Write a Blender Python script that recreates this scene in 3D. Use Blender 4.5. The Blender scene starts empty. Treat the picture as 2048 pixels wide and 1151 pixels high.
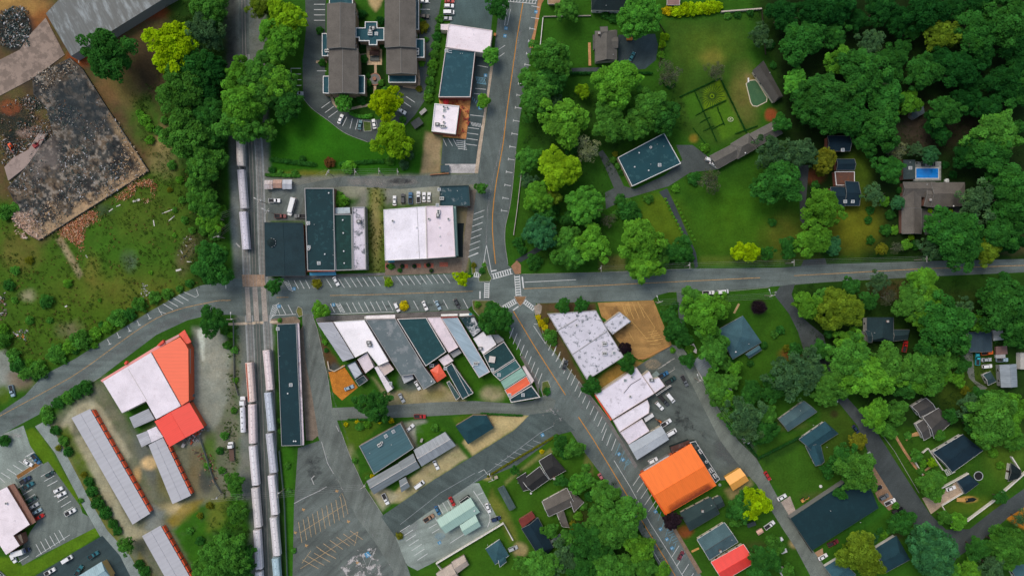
import bpy, bmesh, math, random
import numpy as np
from mathutils import Vector, Matrix
from mathutils.geometry import tessellate_polygon

random.seed(7)
rng = np.random.default_rng(7)
R = math.radians
S = 0.235            # metres per photo pixel on the ground
CX, CY = 1024.0, 575.5
H = 330.0            # flying height of the camera
scene = bpy.context.scene
col = scene.collection

def W(x, y, z=0.0):
 """ground position (m) of what the survey shows at x, y when it stands z metres high"""
 k = (H - z) / H * S
 return ((x - CX) * k, (CY - y) * k)

def srgb(r, g, b):
 f = lambda c: c / 12.92 if c <= 0.04045 else ((c + 0.055) / 1.055) ** 2.4
 return (f(r / 255), f(g / 255), f(b / 255))

# ------------------------------------------------------------------ naming
def tag(o, label=None, cat=None, group=None, kind=None):
 if label: o['label'] = label
 if cat: o['category'] = cat
 if group: o['group'] = group
 if kind: o['kind'] = kind
 return o

def empty(name, loc, rz=0.0):
 o = bpy.data.objects.new(name, None)
 o.empty_display_size = 0.5
 o.location = loc; o.rotation_euler = (0, 0, rz)
 col.objects.link(o)
 return o

def link(name, me, parent=None, loc=(0, 0, 0), rz=0.0, scale=None, color=None):
 o = bpy.data.objects.new(name, me)
 o.location = loc; o.rotation_euler = (0, 0, rz)
 if scale is not None: o.scale = scale
 if color is not None: o.color = (*color, 1)
 if parent is not None: o.parent = parent
 col.objects.link(o)
 return o

class MB:
 """collects faces of one mesh"""
 def __init__(self): self.v = []; self.f = []; self.m = []
 def face(self, pts, mi=0):
  n = len(self.v); self.v += [tuple(p) for p in pts]
  self.f.append(tuple(range(n, n + len(pts)))); self.m.append(mi)
 def box(self, x0, y0, z0, x1, y1, z1, mi=0):
  self.prism([(x0, y0), (x1, y0), (x1, y1), (x0, y1)], z0, z1, mi)
 def prism(self, poly, z0, z1, mi=0, top=True, bottom=True, mtop=None):
  poly = ccw(poly); n = len(poly); b = len(self.v)
  self.v += [(p[0], p[1], z0) for p in poly] + [(p[0], p[1], z1) for p in poly]
  for i in range(n):
   j = (i + 1) % n
   self.f.append((b + i, b + j, b + n + j, b + n + i)); self.m.append(mi)
  tris = tess(poly)
  for t in tris:
   if top: self.f.append(tuple(b + n + k for k in t)); self.m.append(mi if mtop is None else mtop)
   if bottom: self.f.append(tuple(b + k for k in reversed(t))); self.m.append(mi)
 def frustum(self, p0, z0, p1, z1, mi=0, top=True):
  n = len(p0); b = len(self.v)
  self.v += [(p[0], p[1], z0) for p in p0] + [(p[0], p[1], z1) for p in p1]
  for i in range(n):
   j = (i + 1) % n
   self.f.append((b + i, b + j, b + n + j, b + n + i)); self.m.append(mi)
  if top: self.f.append(tuple(range(b + n, b + 2 * n))); self.m.append(mi)
 def ring(self, outer, inner, z0, z1, mi=0):
  n = len(outer); b = len(self.v)
  for pl, z in ((outer, z0), (inner, z0), (outer, z1), (inner, z1)):
   self.v += [(p[0], p[1], z) for p in pl]
  for i in range(n):
   j = (i + 1) % n
   o0, o1, i0, i1 = b + i, b + j, b + n + i, b + n + j
   O0, O1, I0, I1 = o0 + 2 * n, o1 + 2 * n, i0 + 2 * n, i1 + 2 * n
   for q in ((o0, o1, O1, O0), (i1, i0, I0, I1), (O0, O1, I1, I0)):
    self.f.append(q); self.m.append(mi)
 def tube(self, a, b_, r, r2=None, n=8, mi=0, caps=True):
  a = Vector(a); b_ = Vector(b_); r2 = r if r2 is None else r2
  d = (b_ - a).normalized()
  u = d.cross(Vector((0, 0, 1)) if abs(d.z) < .9 else Vector((1, 0, 0))).normalized(); w = d.cross(u)
  k = len(self.v)
  for c, rr in ((a, r), (b_, r2)):
   for i in range(n):
    t = 2 * math.pi * i / n
    self.v.append(tuple(c + u * (math.cos(t) * rr) + w * (math.sin(t) * rr)))
  for i in range(n):
   j = (i + 1) % n
   self.f.append((k + j, k + i, k + n + i, k + n + j)); self.m.append(mi)
  if caps:
   self.f.append(tuple(k + i for i in range(n))); self.m.append(mi)
   self.f.append(tuple(k + n + i for i in reversed(range(n)))); self.m.append(mi)
 def mesh(self, name, mats, smooth=False):
  me = bpy.data.meshes.new(name)
  me.from_pydata(self.v, [], self.f)
  for m in (mats if isinstance(mats, (list, tuple)) else [mats]): me.materials.append(m)
  me.polygons.foreach_set('material_index', self.m)
  if smooth: me.polygons.foreach_set('use_smooth', [True] * len(self.f))
  me.update()
  return me
 def build(self, name, mats, parent=None, loc=(0, 0, 0), rz=0.0, smooth=False):
  return link(name, self.mesh(name, mats, smooth), parent, loc, rz)

def area(p):
 return sum(p[i][0] * p[(i + 1) % len(p)][1] - p[(i + 1) % len(p)][0] * p[i][1] for i in range(len(p))) / 2
def ccw(p):
 p = [tuple(q[:2]) for q in p]
 return p if area(p) > 0 else p[::-1]
def tess(poly):
 out = []
 for t in tessellate_polygon([[Vector((p[0], p[1], 0)) for p in poly]]):
  a, b, c = (poly[k] for k in t)
  s = (b[0] - a[0]) * (c[1] - a[1]) - (b[1] - a[1]) * (c[0] - a[0])
  out.append(tuple(t) if s > 0 else tuple(reversed(t)))
 return out
def inset(poly, d):
 """shrink a ccw polygon by d (miter joints)"""
 n = len(poly); out = []
 for i in range(n):
  p0, p1, p2 = Vector(poly[i - 1]), Vector(poly[i]), Vector(poly[(i + 1) % n])
  e1 = (p1 - p0).normalized(); e2 = (p2 - p1).normalized()
  n1 = Vector((-e1.y, e1.x)); n2 = Vector((-e2.y, e2.x))
  m = n1 + n2
  k = m.length_squared
  if k < 0.3: out.append(tuple(p1 + n1 * d)); continue
  out.append(tuple(p1 + m * (2 * d / k)))
 return out
def smooth_line(pts, n=6):
 """Catmull-Rom through the points"""
 P = [np.array(p, float) for p in pts]
 P = [2 * P[0] - P[1]] + P + [2 * P[-1] - P[-2]]
 out = []
 for i in range(1, len(P) - 2):
  for t in np.linspace(0, 1, n, endpoint=False):
   a, b, c, d = P[i - 1:i + 3]
   out.append(tuple(0.5 * (2 * b + (c - a) * t + (2 * a - 5 * b + 4 * c - d) * t * t + (3 * b - a - 3 * c + d) * t ** 3)))
 out.append(tuple(P[-2]))
 return out

# ------------------------------------------------------------------ materials
_mats = {}
class NT:
 def __init__(self, name):
  self.m = bpy.data.materials.new(name); self.m.use_nodes = True
  self.t = self.m.node_tree
  self.b = self.t.nodes['Principled BSDF']; self.out = self.t.nodes['Material Output']
  self.pos = None
 def n(self, typ, **kw):
  x = self.t.nodes.new(typ)
  for k, v in kw.items():
   if k.startswith('i_'): x.inputs[k[2:].replace('_', ' ')].default_value = v
   else: setattr(x, k, v)
  return x
 def l(self, a, b): self.t.links.new(a, b)
 def P(self):
  if self.pos is None: self.pos = self.n('ShaderNodeNewGeometry').outputs['Position']
  return self.pos
 def noise(self, scale, detail=3, rough=.55, vec=None):
  x = self.n('ShaderNodeTexNoise'); x.inputs['Scale'].default_value = scale
  x.inputs['Detail'].default_value = detail; x.inputs['Roughness'].default_value = rough
  self.l(vec or self.P(), x.inputs['Vector']); return x.outputs['Fac']
 def rot(self, ang, sx=1, sy=1):
  x = self.n('ShaderNodeMapping'); x.inputs['Rotation'].default_value = (0, 0, ang)
  y = self.n('ShaderNodeMapping'); y.inputs['Scale'].default_value = (sx, sy, 1)
  self.l(self.P(), x.inputs['Vector']); self.l(x.outputs[0], y.inputs['Vector']); return y.outputs[0]
 def ramp(self, fac, *stops):
  x = self.n('ShaderNodeValToRGB'); e = x.color_ramp.elements
  while len(e) < len(stops): e.new(0.5)
  for k, (p, c) in enumerate(stops):
   e[k].position = p
   e[k].color = (c, c, c, 1) if not isinstance(c, (tuple, list)) else (*c[:3], 1)
  self.l(fac, x.inputs['Fac']); return x.outputs['Color']
 def mix(self, a, b, fac, mode='MIX'):
  x = self.n('ShaderNodeMix', data_type='RGBA', blend_type=mode)
  for i, v in ((6, a), (7, b)):
   if isinstance(v, (tuple, list)): x.inputs[i].default_value = (*v[:3], 1)
   elif isinstance(v, (int, float)): x.inputs[i].default_value = (v, v, v, 1)
   else: self.l(v, x.inputs[i])
  if isinstance(fac, (int, float)): x.inputs[0].default_value = fac
  else: self.l(fac, x.inputs[0])
  return x.outputs[2]
 def bump(self, h, strength=.3, dist=.1):
  x = self.n('ShaderNodeBump'); x.inputs['Strength'].default_value = strength; x.inputs['Distance'].default_value = dist
  self.l(h, x.inputs['Height']); self.l(x.outputs[0], self.b.inputs['Normal'])
 def fin(self, color, rough=.85, metal=0.0, spec=.3):
  if isinstance(color, (tuple, list)): self.b.inputs['Base Color'].default_value = (*color[:3], 1)
  else: self.l(color, self.b.inputs['Base Color'])
  self.b.inputs['Roughness'].default_value = rough; self.b.inputs['Metallic'].default_value = metal
  self.b.inputs['Specular IOR Level'].default_value = spec
  return self.m

def cached(f):
 def g(*a, **k):
  key = (f.__name__, a, tuple(sorted(k.items())))
  if key not in _mats: _mats[key] = f(*a, **k)
  return _mats[key]
 return g

@cached
def plain(c, rough=.7, metal=0.0, spec=.3):
 t = NT('plain'); v = t.ramp(t.noise(3.0), (.3, .85), (.7, 1.1))
 return t.fin(t.mix(c, v, 1, 'MULTIPLY'), rough, metal, spec)

@cached
def asphalt(c, wear=.5, ang=0.0):
 t = NT('asphalt')
 big = t.ramp(t.noise(.06, 5, .65), (.3, .72), (.7, 1.28))
 st = t.ramp(t.noise(.35, 4, .6, t.rot(ang, .12, 1.0)), (.3, 1 - .35 * wear), (.7, 1 + .35 * wear))
 fine = t.ramp(t.noise(2.2, 4, .75), (.25, .68), (.75, 1.32))
 c = (c[0] * 1.1, c[1] * 1.25, c[2] * 1.13)
 x = t.mix(t.mix(c, big, 1, 'MULTIPLY'), t.mix(st, fine, 1, 'MULTIPLY'), 1, 'MULTIPLY')
 # sealed cracks and pale scuffs
 vor = t.n('ShaderNodeTexVoronoi', feature='DISTANCE_TO_EDGE'); vor.inputs['Scale'].default_value = .11
 wob = t.n('ShaderNodeVectorMath', operation='MULTIPLY_ADD'); wob.inputs[1].default_value = (3, 3, 0)
 nz = t.n('ShaderNodeTexNoise'); nz.inputs['Scale'].default_value = .4; t.l(t.P(), nz.inputs['Vector'])
 t.l(nz.outputs['Color'], wob.inputs[0]); t.l(t.P(), wob.inputs[2]); t.l(wob.outputs[0], vor.inputs['Vector'])
 crack = t.ramp(vor.outputs['Distance'], (0, 1.0), (.02, 0.0))
 x = t.mix(x, tuple(v * .55 for v in c), t.mix(0, crack, .6 * wear))
 pale = t.ramp(t.noise(.16, 6, .7), (.58, 0.0), (.72, 1.0))
 x = t.mix(x, tuple(min(1, v * 2.0 + .015) for v in c), t.mix(0, pale, .45 * wear))
 return t.fin(x, .9)

@cached
def paving(c, sc=.8):
 t = NT('paving')
 a = t.ramp(t.noise(.3, 5, .65), (.3, .7), (.7, 1.25)); f = t.ramp(t.noise(sc * 3, 3, .7), (.3, .75), (.7, 1.25))
 return t.fin(t.mix(c, t.mix(a, f, 1, 'MULTIPLY'), 1, 'MULTIPLY'), .9)

@cached
def membrane(c, stain=(.3, .3, .3), amt=.25, lo=.52, sc=.35):
 """flat roof sheet with ponding stains and seams"""
 t = NT('roof_membrane')
 a = t.ramp(t.noise(.12, 5, .6), (.3, .86), (.7, 1.1)); f = t.ramp(t.noise(2.5, 3, .7), (.3, .88), (.7, 1.12))
 x = t.mix(c, t.mix(a, f, 1, 'MULTIPLY'), 1, 'MULTIPLY')
 s = t.ramp(t.noise(sc, 7, .72), (lo, 0.0), (lo + .08, 1.0))
 return t.fin(t.mix(x, stain, t.mix(0, s, amt)), .75)

@cached
def shingle(c, ang=0.0):
 t = NT('shingle')
 row = t.n('ShaderNodeTexWave', wave_type='BANDS', bands_direction='Y'); row.inputs['Scale'].default_value = .55
 row.inputs['Distortion'].default_value = 1.5; t.l(t.rot(ang), row.inputs['Vector'])
 a = t.ramp(t.noise(.25, 4, .6), (.3, .82), (.7, 1.18)); f = t.ramp(t.noise(3.5, 3, .8), (.3, .72), (.7, 1.28))
 x = t.mix(c, t.mix(a, f, 1, 'MULTIPLY'), 1, 'MULTIPLY')
 x = t.mix(x, t.ramp(row.outputs['Fac'], (0, .86), (.5, 1.05)), 1, 'MULTIPLY')
 return t.fin(x, .9)

@cached
def ribbed(c, ang=0.0, pitch=.9, rust=(.25, .09, .03), amt=.0, dirt=.25, rib=.1):
 """standing seam metal; ribs run along the direction ang"""
 t = NT('ribbed_metal')
 w = t.n('ShaderNodeTexWave', wave_type='BANDS', bands_direction='Y'); w.inputs['Scale'].default_value = .314 / pitch
 t.l(t.rot(-ang), w.inputs['Vector'])
 streak = t.ramp(t.noise(.5, 5, .65, t.rot(-ang, .18, 1.4)), (.3, 1 - dirt), (.7, 1 + dirt * .6))
 ribs = t.ramp(w.outputs['Fac'], (0, 1 - rib), (.25, 1.0), (.8, 1.02))
 x = t.mix(t.mix(c, streak, 1, 'MULTIPLY'), ribs, 1, 'MULTIPLY')
 if amt: 
  s = t.ramp(t.noise(.3, 6, .7, t.rot(-ang, .35, 1.2)), (.5, 0.0), (.68, 1.0)); x = t.mix(x, rust, t.mix(0, s, amt))
 t.bump(w.outputs['Fac'], .12, .05)
 return t.fin(x, .45, 0.0, .4)

@cached
def brick(c):
 t = NT('brick'); a = t.ramp(t.noise(2.0, 5, .7), (.3, .75), (.7, 1.2))
 b = t.n('ShaderNodeTexBrick'); b.inputs['Scale'].default_value = 1.6; b.inputs['Color1'].default_value = (*c, 1)
 b.inputs['Color2'].default_value = (*[v * .75 for v in c],1); b.inputs['Mortar'].default_value = (*[min(1, v * .6 + .12) for v in c],1)
 m = t.n('ShaderNodeMapping'); m.inputs['Rotation'].default_value = (R(90),0, R(30)); t.l(t.P(), m.inputs[0]); t.l(m.outputs[0], b.inputs['Vector'])
 return t.fin(t.mix(b.outputs['Color'], a, 1, 'MULTIPLY'), .9)

@cached
def objpaint(rough=.3, spec=.5):
 t = NT('paint'); oi = t.n('ShaderNodeObjectInfo')
 dust = t.ramp(t.noise(1.5, 4, .6), (.3, .9), (.7, 1.05))
 return t.fin(t.mix(oi.outputs['Color'], dust, 1, 'MULTIPLY'), rough, 0, spec)

@cached
def glass(c=(.012, .016, .02)):
 t = NT('dark_glass'); return t.fin(c, .06, 0, .6)

@cached
def foliage_mat():
 t = NT('foliage'); oi = t.n('ShaderNodeObjectInfo')
 at = t.n('ShaderNodeAttribute', attribute_name='tone')
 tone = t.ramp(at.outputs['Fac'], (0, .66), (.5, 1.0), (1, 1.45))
 big = t.ramp(t.noise(.18, 3, .6), (.3, .78), (.7, 1.22))
 x = t.mix(oi.outputs['Color'], t.mix(tone, big, 1, 'MULTIPLY'), 1, 'MULTIPLY')
 warm = t.mix(x, (1.2, 1.06, .7), 1, 'MULTIPLY')
 x = t.mix(x, warm, t.ramp(t.noise(.33, 4, .6), (.48, 0.0), (.68, .7)))
 d = t.n('ShaderNodeBsdfDiffuse'); t.l(x, d.inputs['Color'])
 tr = t.n('ShaderNodeBsdfTranslucent'); t.l(t.mix(x, (1.1, 1.2, .5), 1, 'MULTIPLY'), tr.inputs['Color'])
 ms = t.n('ShaderNodeMixShader'); ms.inputs[0].default_value = .16
 t.l(d.outputs[0], ms.inputs[1]); t.l(tr.outputs[0], ms.inputs[2]); t.l(ms.outputs[0], t.out.inputs['Surface'])
 t.t.nodes.remove(t.b)
 return t.m

@cached
def bark(c=(.075, .058, .042)):
 t = NT('bark'); return t.fin(t.mix(c, t.ramp(t.noise(4, 4, .7), (.3, .6), (.7, 1.4)), 1, 'MULTIPLY'), .95)

@cached
def attr_mat(name='surface_colour', fine=6.0, amt=.35, mid=.25):
 """colour of the surface from the survey attribute, broken up by grain"""
 t = NT('ground'); at = t.n('ShaderNodeAttribute', attribute_name='surface')
 f = t.ramp(t.noise(1.1, 6, .8), (.25, 1 - amt), (.75, 1 + amt))
 m = t.ramp(t.noise(.13, 5, .65), (.28, 1 - mid), (.72, 1 + mid))
 x = t.mix(at.outputs['Color'], t.mix(f, m, 1, 'MULTIPLY'), 1, 'MULTIPLY')
 y = t.mix(x, (1.13, 1.0, .9), 1, 'MULTIPLY')
 x = t.mix(x, y, t.ramp(t.noise(.07, 6, .7), (.45, 0.0), (.7, .8)))
 t.bump(t.noise(2.5, 4, .7), .6, .15)
 return t.fin(x, .95, 0, .1)

@cached
def veil(c, sc=.5, lo=.42, hi=.6):
 """worn or spilled layer: the coverage attribute times a ragged noise"""
 t = NT('worn_layer'); at = t.n('ShaderNodeAttribute', attribute_name='cover')
 n = t.noise(sc, 7, .72)
 a = t.n('ShaderNodeMath', operation='ADD'); t.l(at.outputs['Fac'], a.inputs[0]); t.l(n, a.inputs[1])
 h = t.n('ShaderNodeMath', operation='MULTIPLY'); t.l(a.outputs[0], h.inputs[0]); h.inputs[1].default_value = .5
 r = t.ramp(h.outputs[0], (lo, 0.0), (hi, 1.0))
 k = t.mix(0, r, at.outputs['Fac'])
 f = t.ramp(t.noise(2.5, 4, .75), (.3, .75), (.7, 1.25))
 m = t.fin(t.mix(c, f, 1, 'MULTIPLY'), .9, 0, .2)
 t.l(k, t.b.inputs['Alpha'])
 return m

ASPH = srgb(78, 82, 84); ASPH_D = srgb(56, 62, 65); ASPH_N = srgb(44, 46, 50)
CONC = srgb(158, 150, 142); WHITE_PAINT = (.66, .67, .66); YELLOW = srgb(206, 140, 45)
# ------------------------------------------------------------------ flat surfaces (the setting)
_z = {}
def layer(cls, base, step=.003):
 _z[cls] = _z.get(cls, -1) + 1
 return base + _z[cls] * step
def sheet(name, px, mat, z, label=None, cat='ground surface', grow=0):
 poly = [W(*p) for p in px]
 me = MB(); poly = ccw(poly)
 me.v = [(p[0], p[1], z) for p in poly]
 for t in tess(poly): me.f.append(t); me.m.append(0)
 o = me.build(name, mat)
 return tag(o, label, cat, kind='structure')
def slab(name, px, mat, h, label=None, cat='paving', z0=0.0):
 me = MB(); me.prism([W(*p) for p in px], z0, h, bottom=False)
 return tag(me.build(name, mat), label, cat, kind='structure')
def ribbon(pts, w):
 """polygon of a band w pixels wide along a smooth line"""
 L = []; Rr = []
 for i in range(len(pts)):
  a = np.array(pts[max(0, i - 1)], float); b = np.array(pts[min(len(pts) - 1, i + 1)], float)
  d = (b - a) / (np.hypot(*(b - a)) + 1e-9); n = np.array([-d[1], d[0]])
  ww = w if not isinstance(w, (list, tuple)) else w[0] + (w[1] - w[0]) * i / (len(pts) - 1)
  L.append(tuple(np.array(pts[i]) + n * ww / 2)); Rr.append(tuple(np.array(pts[i]) - n * ww / 2))
 return L + Rr[::-1]

class Lines:
 """painted markings of one place, in one sheet"""
 def __init__(self, name, label, c=WHITE_PAINT, fade=.3, z=.062):
  self.mb = MB(); self.name = name; self.label = label; self.c = c; self.fade = fade; self.z = z
 def seg(self, x0, y0, x1, y1, w=.25):
  a = np.array(W(x0, y0)); b = np.array(W(x1, y1)); d = (b - a) / np.hypot(*(b - a)); n = np.array([-d[1], d[0]]) * w / 2
  z = self.z + (len(self.mb.f) % 17) * .0004
  self.mb.face([(*(a - n), z), (*(b - n), z), (*(b + n), z), (*(a + n), z)])
  return self
 def row(self, x0, y0, x1, y1, n, dx, dy, w=.25):
  for i in range(n):
   t = i / max(1, n - 1); x = x0 + (x1 - x0) * t; y = y0 + (y1 - y0) * t
   self.seg(x, y, x + dx, y + dy, w)
  return self
 def path(self, pts, w=.2):
  P = np.array([W(*p) for p in pts]); z = self.z
  for i in range(len(P)):
   pass
  L = []; Q = []
  for i in range(len(P)):
   d = P[min(i + 1, len(P) - 1)] - P[max(0, i - 1)]; d = d / np.hypot(*d); n = np.array([-d[1], d[0]]) * w / 2
   L.append(P[i] + n); Q.append(P[i] - n)
  for i in range(len(P) - 1):
   self.mb.face([(*Q[i], z), (*Q[i + 1], z), (*L[i + 1], z), (*L[i], z)])
  return self
 def done(self):
  return tag(self.mb.build(self.name, paintmark(self.c, self.fade)), self.label, 'road marking', kind='structure')
@cached
def paintmark(c, fade):
 t = NT('road_paint'); a = t.ramp(t.noise(1.2, 6, .75), (.34, 1 - fade), (.56, 1.0))
 m = t.fin(c, .8, 0, .2); t.l(a, t.b.inputs['Alpha']); return m

# ------------------------------------------------------------------ soft areas
def cover(X, Y, shape, soft):
 """1 inside, 0 outside, soft edge; shape = polygon or (cx, cy, rx, ry)"""
 if not isinstance(shape[0], (tuple, list)):
  cx, cy, rx, ry = shape
  d = (1 - np.hypot((X - cx) / rx, (Y - cy) / ry)) * min(rx, ry)
 else:
  d2 = np.full(X.shape, 1e12); ins = np.zeros(X.shape, bool); n = len(shape)
  for i in range(n):
   (x0, y0), (x1, y1) = shape[i], shape[(i + 1) % n]
   ex, ey = x1 - x0, y1 - y0; L = ex * ex + ey * ey + 1e-9
   t = np.clip(((X - x0) * ex + (Y - y0) * ey) / L, 0, 1)
   d2 = np.minimum(d2, (X - x0 - t * ex) ** 2 + (Y - y0 - t * ey) ** 2)
   if y0 != y1:
    ins ^= ((y0 > Y) != (y1 > Y)) & (X < (x1 - x0) * (Y - y0) / (y1 - y0) + x0)
  d = np.where(ins, 1, -1) * np.sqrt(d2)
 t = np.clip(d / soft * .5 + .5, 0, 1)
 return t * t * (3 - 2 * t)
def bbox(shape, m):
 if not isinstance(shape[0], (tuple, list)):
  cx, cy, rx, ry = shape; return cx - rx - m, cy - ry - m, cx + rx + m, cy + ry + m
 xs = [p[0] for p in shape]; ys = [p[1] for p in shape]
 return min(xs) - m, min(ys) - m, max(xs) + m, max(ys) + m
def fbm(X, Y, sc, seed, octs=4):
 """value noise on the pixel grid, 0..1"""
 out = 0; amp = 1; tot = 0
 r = np.random.default_rng(seed)
 for o in range(octs):
  T = r.random((64, 64)); x = X / sc * 2 ** o; y = Y / sc * 2 ** o
  xi = np.floor(x).astype(int); yi = np.floor(y).astype(int); fx = x - xi; fy = y - yi
  fx = fx * fx * (3 - 2 * fx); fy = fy * fy * (3 - 2 * fy)
  g = lambda i, j: T[(xi + i) % 64, (yi + j) % 64]
  out = out + amp * ((g(0, 0) * (1 - fx) + g(1, 0) * fx) * (1 - fy) + (g(0, 1) * (1 - fx) + g(1, 1) * fx) * fy)
  tot += amp; amp *= .55
 return out / tot
_veil_i = [0]
def worn(name, shape, c, soft=10, amt=1.0, sc=.5, lo=.5, hi=.58, z=None, label=None, cell=3.0):
 """a ragged worn layer on a paved surface"""
 if lo < .61: lo, hi = (.57,.84) if lo < .5 else (.625,.70) if name != 'worn_asphalt' else (.69,.76)      # how much of the noise shows through at full cover
 x0, y0, x1, y1 = bbox(shape, soft)
 nx = int((x1 - x0) / cell) + 2; ny = int((y1 - y0) / cell) + 2
 X, Y = np.meshgrid(np.linspace(x0, x1, nx), np.linspace(y0, y1, ny))
 c_ = cover(X, Y, shape, soft) * amt
 if z is None: z = .044 + (_veil_i[0] % 14) * .001; _veil_i[0] += 1
 v = np.stack([(X - CX) * S, (CY - Y) * S, np.full(X.shape, z)], -1).reshape(-1, 3)
 q = (np.arange(nx * (ny - 1)).reshape(ny - 1, nx)[:, :-1]).ravel()
 f = np.stack([q, q + nx, q + nx + 1, q + 1], -1)
 keep = c_.ravel()[f].max(1) > 0
 f = f[keep]
 me = bpy.data.meshes.new(name); me.from_pydata(v.tolist(), [], f.tolist())
 a = me.attributes.new('cover', 'FLOAT', 'POINT'); a.data.foreach_set('value', c_.ravel().astype(np.float32))
 me.materials.append(veil(c, sc, lo, hi))
 return tag(link(name, me), label or 'worn patch of surface', 'ground surface', kind='structure')

# ------------------------------------------------------------------ foliage
def leaf_mesh(name, centres, radii, per, leaf, seed, tones=None, up=.85, core=None, flat=1.0):
 """many small folded leaf clumps spread round the given puff centres"""
 r = np.random.default_rng(seed)
 P = []; N = []; T = []
 for k, (c, rad) in enumerate(zip(centres, radii)):
  n = max(6, int(per * (rad / np.mean(radii)) ** 2))
  d = r.normal(size=(n, 3)); d /= np.linalg.norm(d, axis=1)[:, None]
  d[:, 2] = np.where(d[:, 2] < -.35, -d[:, 2], d[:, 2])
  rr = rad * (0.72 + .36 * r.random(n))
  P.append(np.array(c) + d * rr[:, None] * np.array([1, 1, flat])); N.append(d)
  T.append(np.clip((tones[k] if tones is not None else .5) + r.normal(size=n) * .17, 0, 1))
 P = np.concatenate(P); N = np.concatenate(N); T = np.concatenate(T); n = len(P)
 nrm = N * .8 + np.array([0, 0, up]) + r.normal(size=(n, 3)) * .38
 nrm /= np.linalg.norm(nrm, axis=1)[:, None]
 a = np.cross(nrm, r.normal(size=(n, 3))); a /= np.linalg.norm(a, axis=1)[:, None]
 b = np.cross(nrm, a); s = leaf * (.6 + .8 * r.random(n))[:, None]
 asp = (.55 + .5 * r.random(n))[:, None]
 q = np.stack([P - a * s, P - b * s * asp + nrm * s * .25, P + a * s, P + b * s * asp + nrm * s * .25],1).reshape(-1,3)
 f = np.arange(4 * n).reshape(n, 4)
 tone = np.repeat(T, 4)
 verts = q.tolist(); faces = f.tolist()
 if core:
  for c, rad in core:
   base = len(verts); bm = bmesh.new(); bmesh.ops.create_icosphere(bm, subdivisions=2, radius=1)
   for v in bm.verts:
    h = 1 + .22 * math.sin(v.co.x * 5 + seed) * math.cos(v.co.y * 6 - seed)
    verts.append((c[0] + v.co.x * rad * h, c[1] + v.co.y * rad * h, c[2] + v.co.z * rad * .8 * h))
   bm.verts.index_update()
   for fc in bm.faces: faces.append([base + v.index for v in fc.verts])
   bm.free()
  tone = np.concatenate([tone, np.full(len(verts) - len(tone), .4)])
 me = bpy.data.meshes.new(name); me.from_pydata(verts, [], faces)
 at = me.attributes.new('tone', 'FLOAT', 'POINT'); at.data.foreach_set('value', tone.astype(np.float32))
 me.materials.append(foliage_mat())
 return me

def crown_points(seed, n, rmin, rmax, lob=.22, lower=-.25):
 """puff centres over an uneven dome of radius 1"""
 r = np.random.default_rng(seed)
 ph = r.random(6) * 6.28; C = []; Rr = []; T = []
 k = 0; ga = math.pi * (3 - math.sqrt(5))
 for i in range(n):
  z = 1 - (i + .5) / n * (1 - lower); th = i * ga + r.normal() * .25
  rad = math.sqrt(max(0, 1 - z * z))
  out = 1 + lob * (math.sin(2 * th + ph[0]) * .5 + math.sin(3 * th + ph[1]) * .6 + math.sin(5 * th + ph[2]) * .45) * (rad ** .7) + r.normal() * .07
  pr = (rmin + (rmax - rmin) * r.random()) * .95
  k = out * .96 - pr * .7
  C.append((rad * math.cos(th) * k, rad * math.sin(th) * k, (z * .78) * (k + .05 * r.normal())))
  Rr.append(pr); T.append(np.clip(.5 + r.normal() * .24, 0, 1))
 for i in range(n // 4):                       # inner puffs fill the gaps
  th = r.random() * 6.28; q = r.random() ** .5 * .6
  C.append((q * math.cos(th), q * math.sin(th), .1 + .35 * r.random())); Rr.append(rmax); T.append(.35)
 return C, Rr, T

CROWN = {}
for i in range(7):
 c, rr, t = crown_points(100 + i, 74 + 6 * i, .11, .25, .3)
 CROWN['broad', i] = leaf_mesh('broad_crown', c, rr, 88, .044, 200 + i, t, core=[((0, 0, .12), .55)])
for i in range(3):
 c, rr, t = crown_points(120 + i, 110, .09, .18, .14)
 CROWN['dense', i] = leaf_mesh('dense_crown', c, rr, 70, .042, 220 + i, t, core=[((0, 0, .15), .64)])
for i in range(3):
 c, rr, t = crown_points(140 + i, 52, .1, .25, .42)
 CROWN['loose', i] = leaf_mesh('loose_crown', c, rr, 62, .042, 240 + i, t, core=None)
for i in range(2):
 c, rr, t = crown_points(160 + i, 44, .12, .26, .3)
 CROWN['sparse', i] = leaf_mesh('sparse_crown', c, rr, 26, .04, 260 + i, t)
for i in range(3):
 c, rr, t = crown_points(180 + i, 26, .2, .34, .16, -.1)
 CROWN['shrub', i] = leaf_mesh('shrub_foliage', c, rr, 46, .075, 280 + i, t, core=[((0, 0, .1), .62)])

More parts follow.
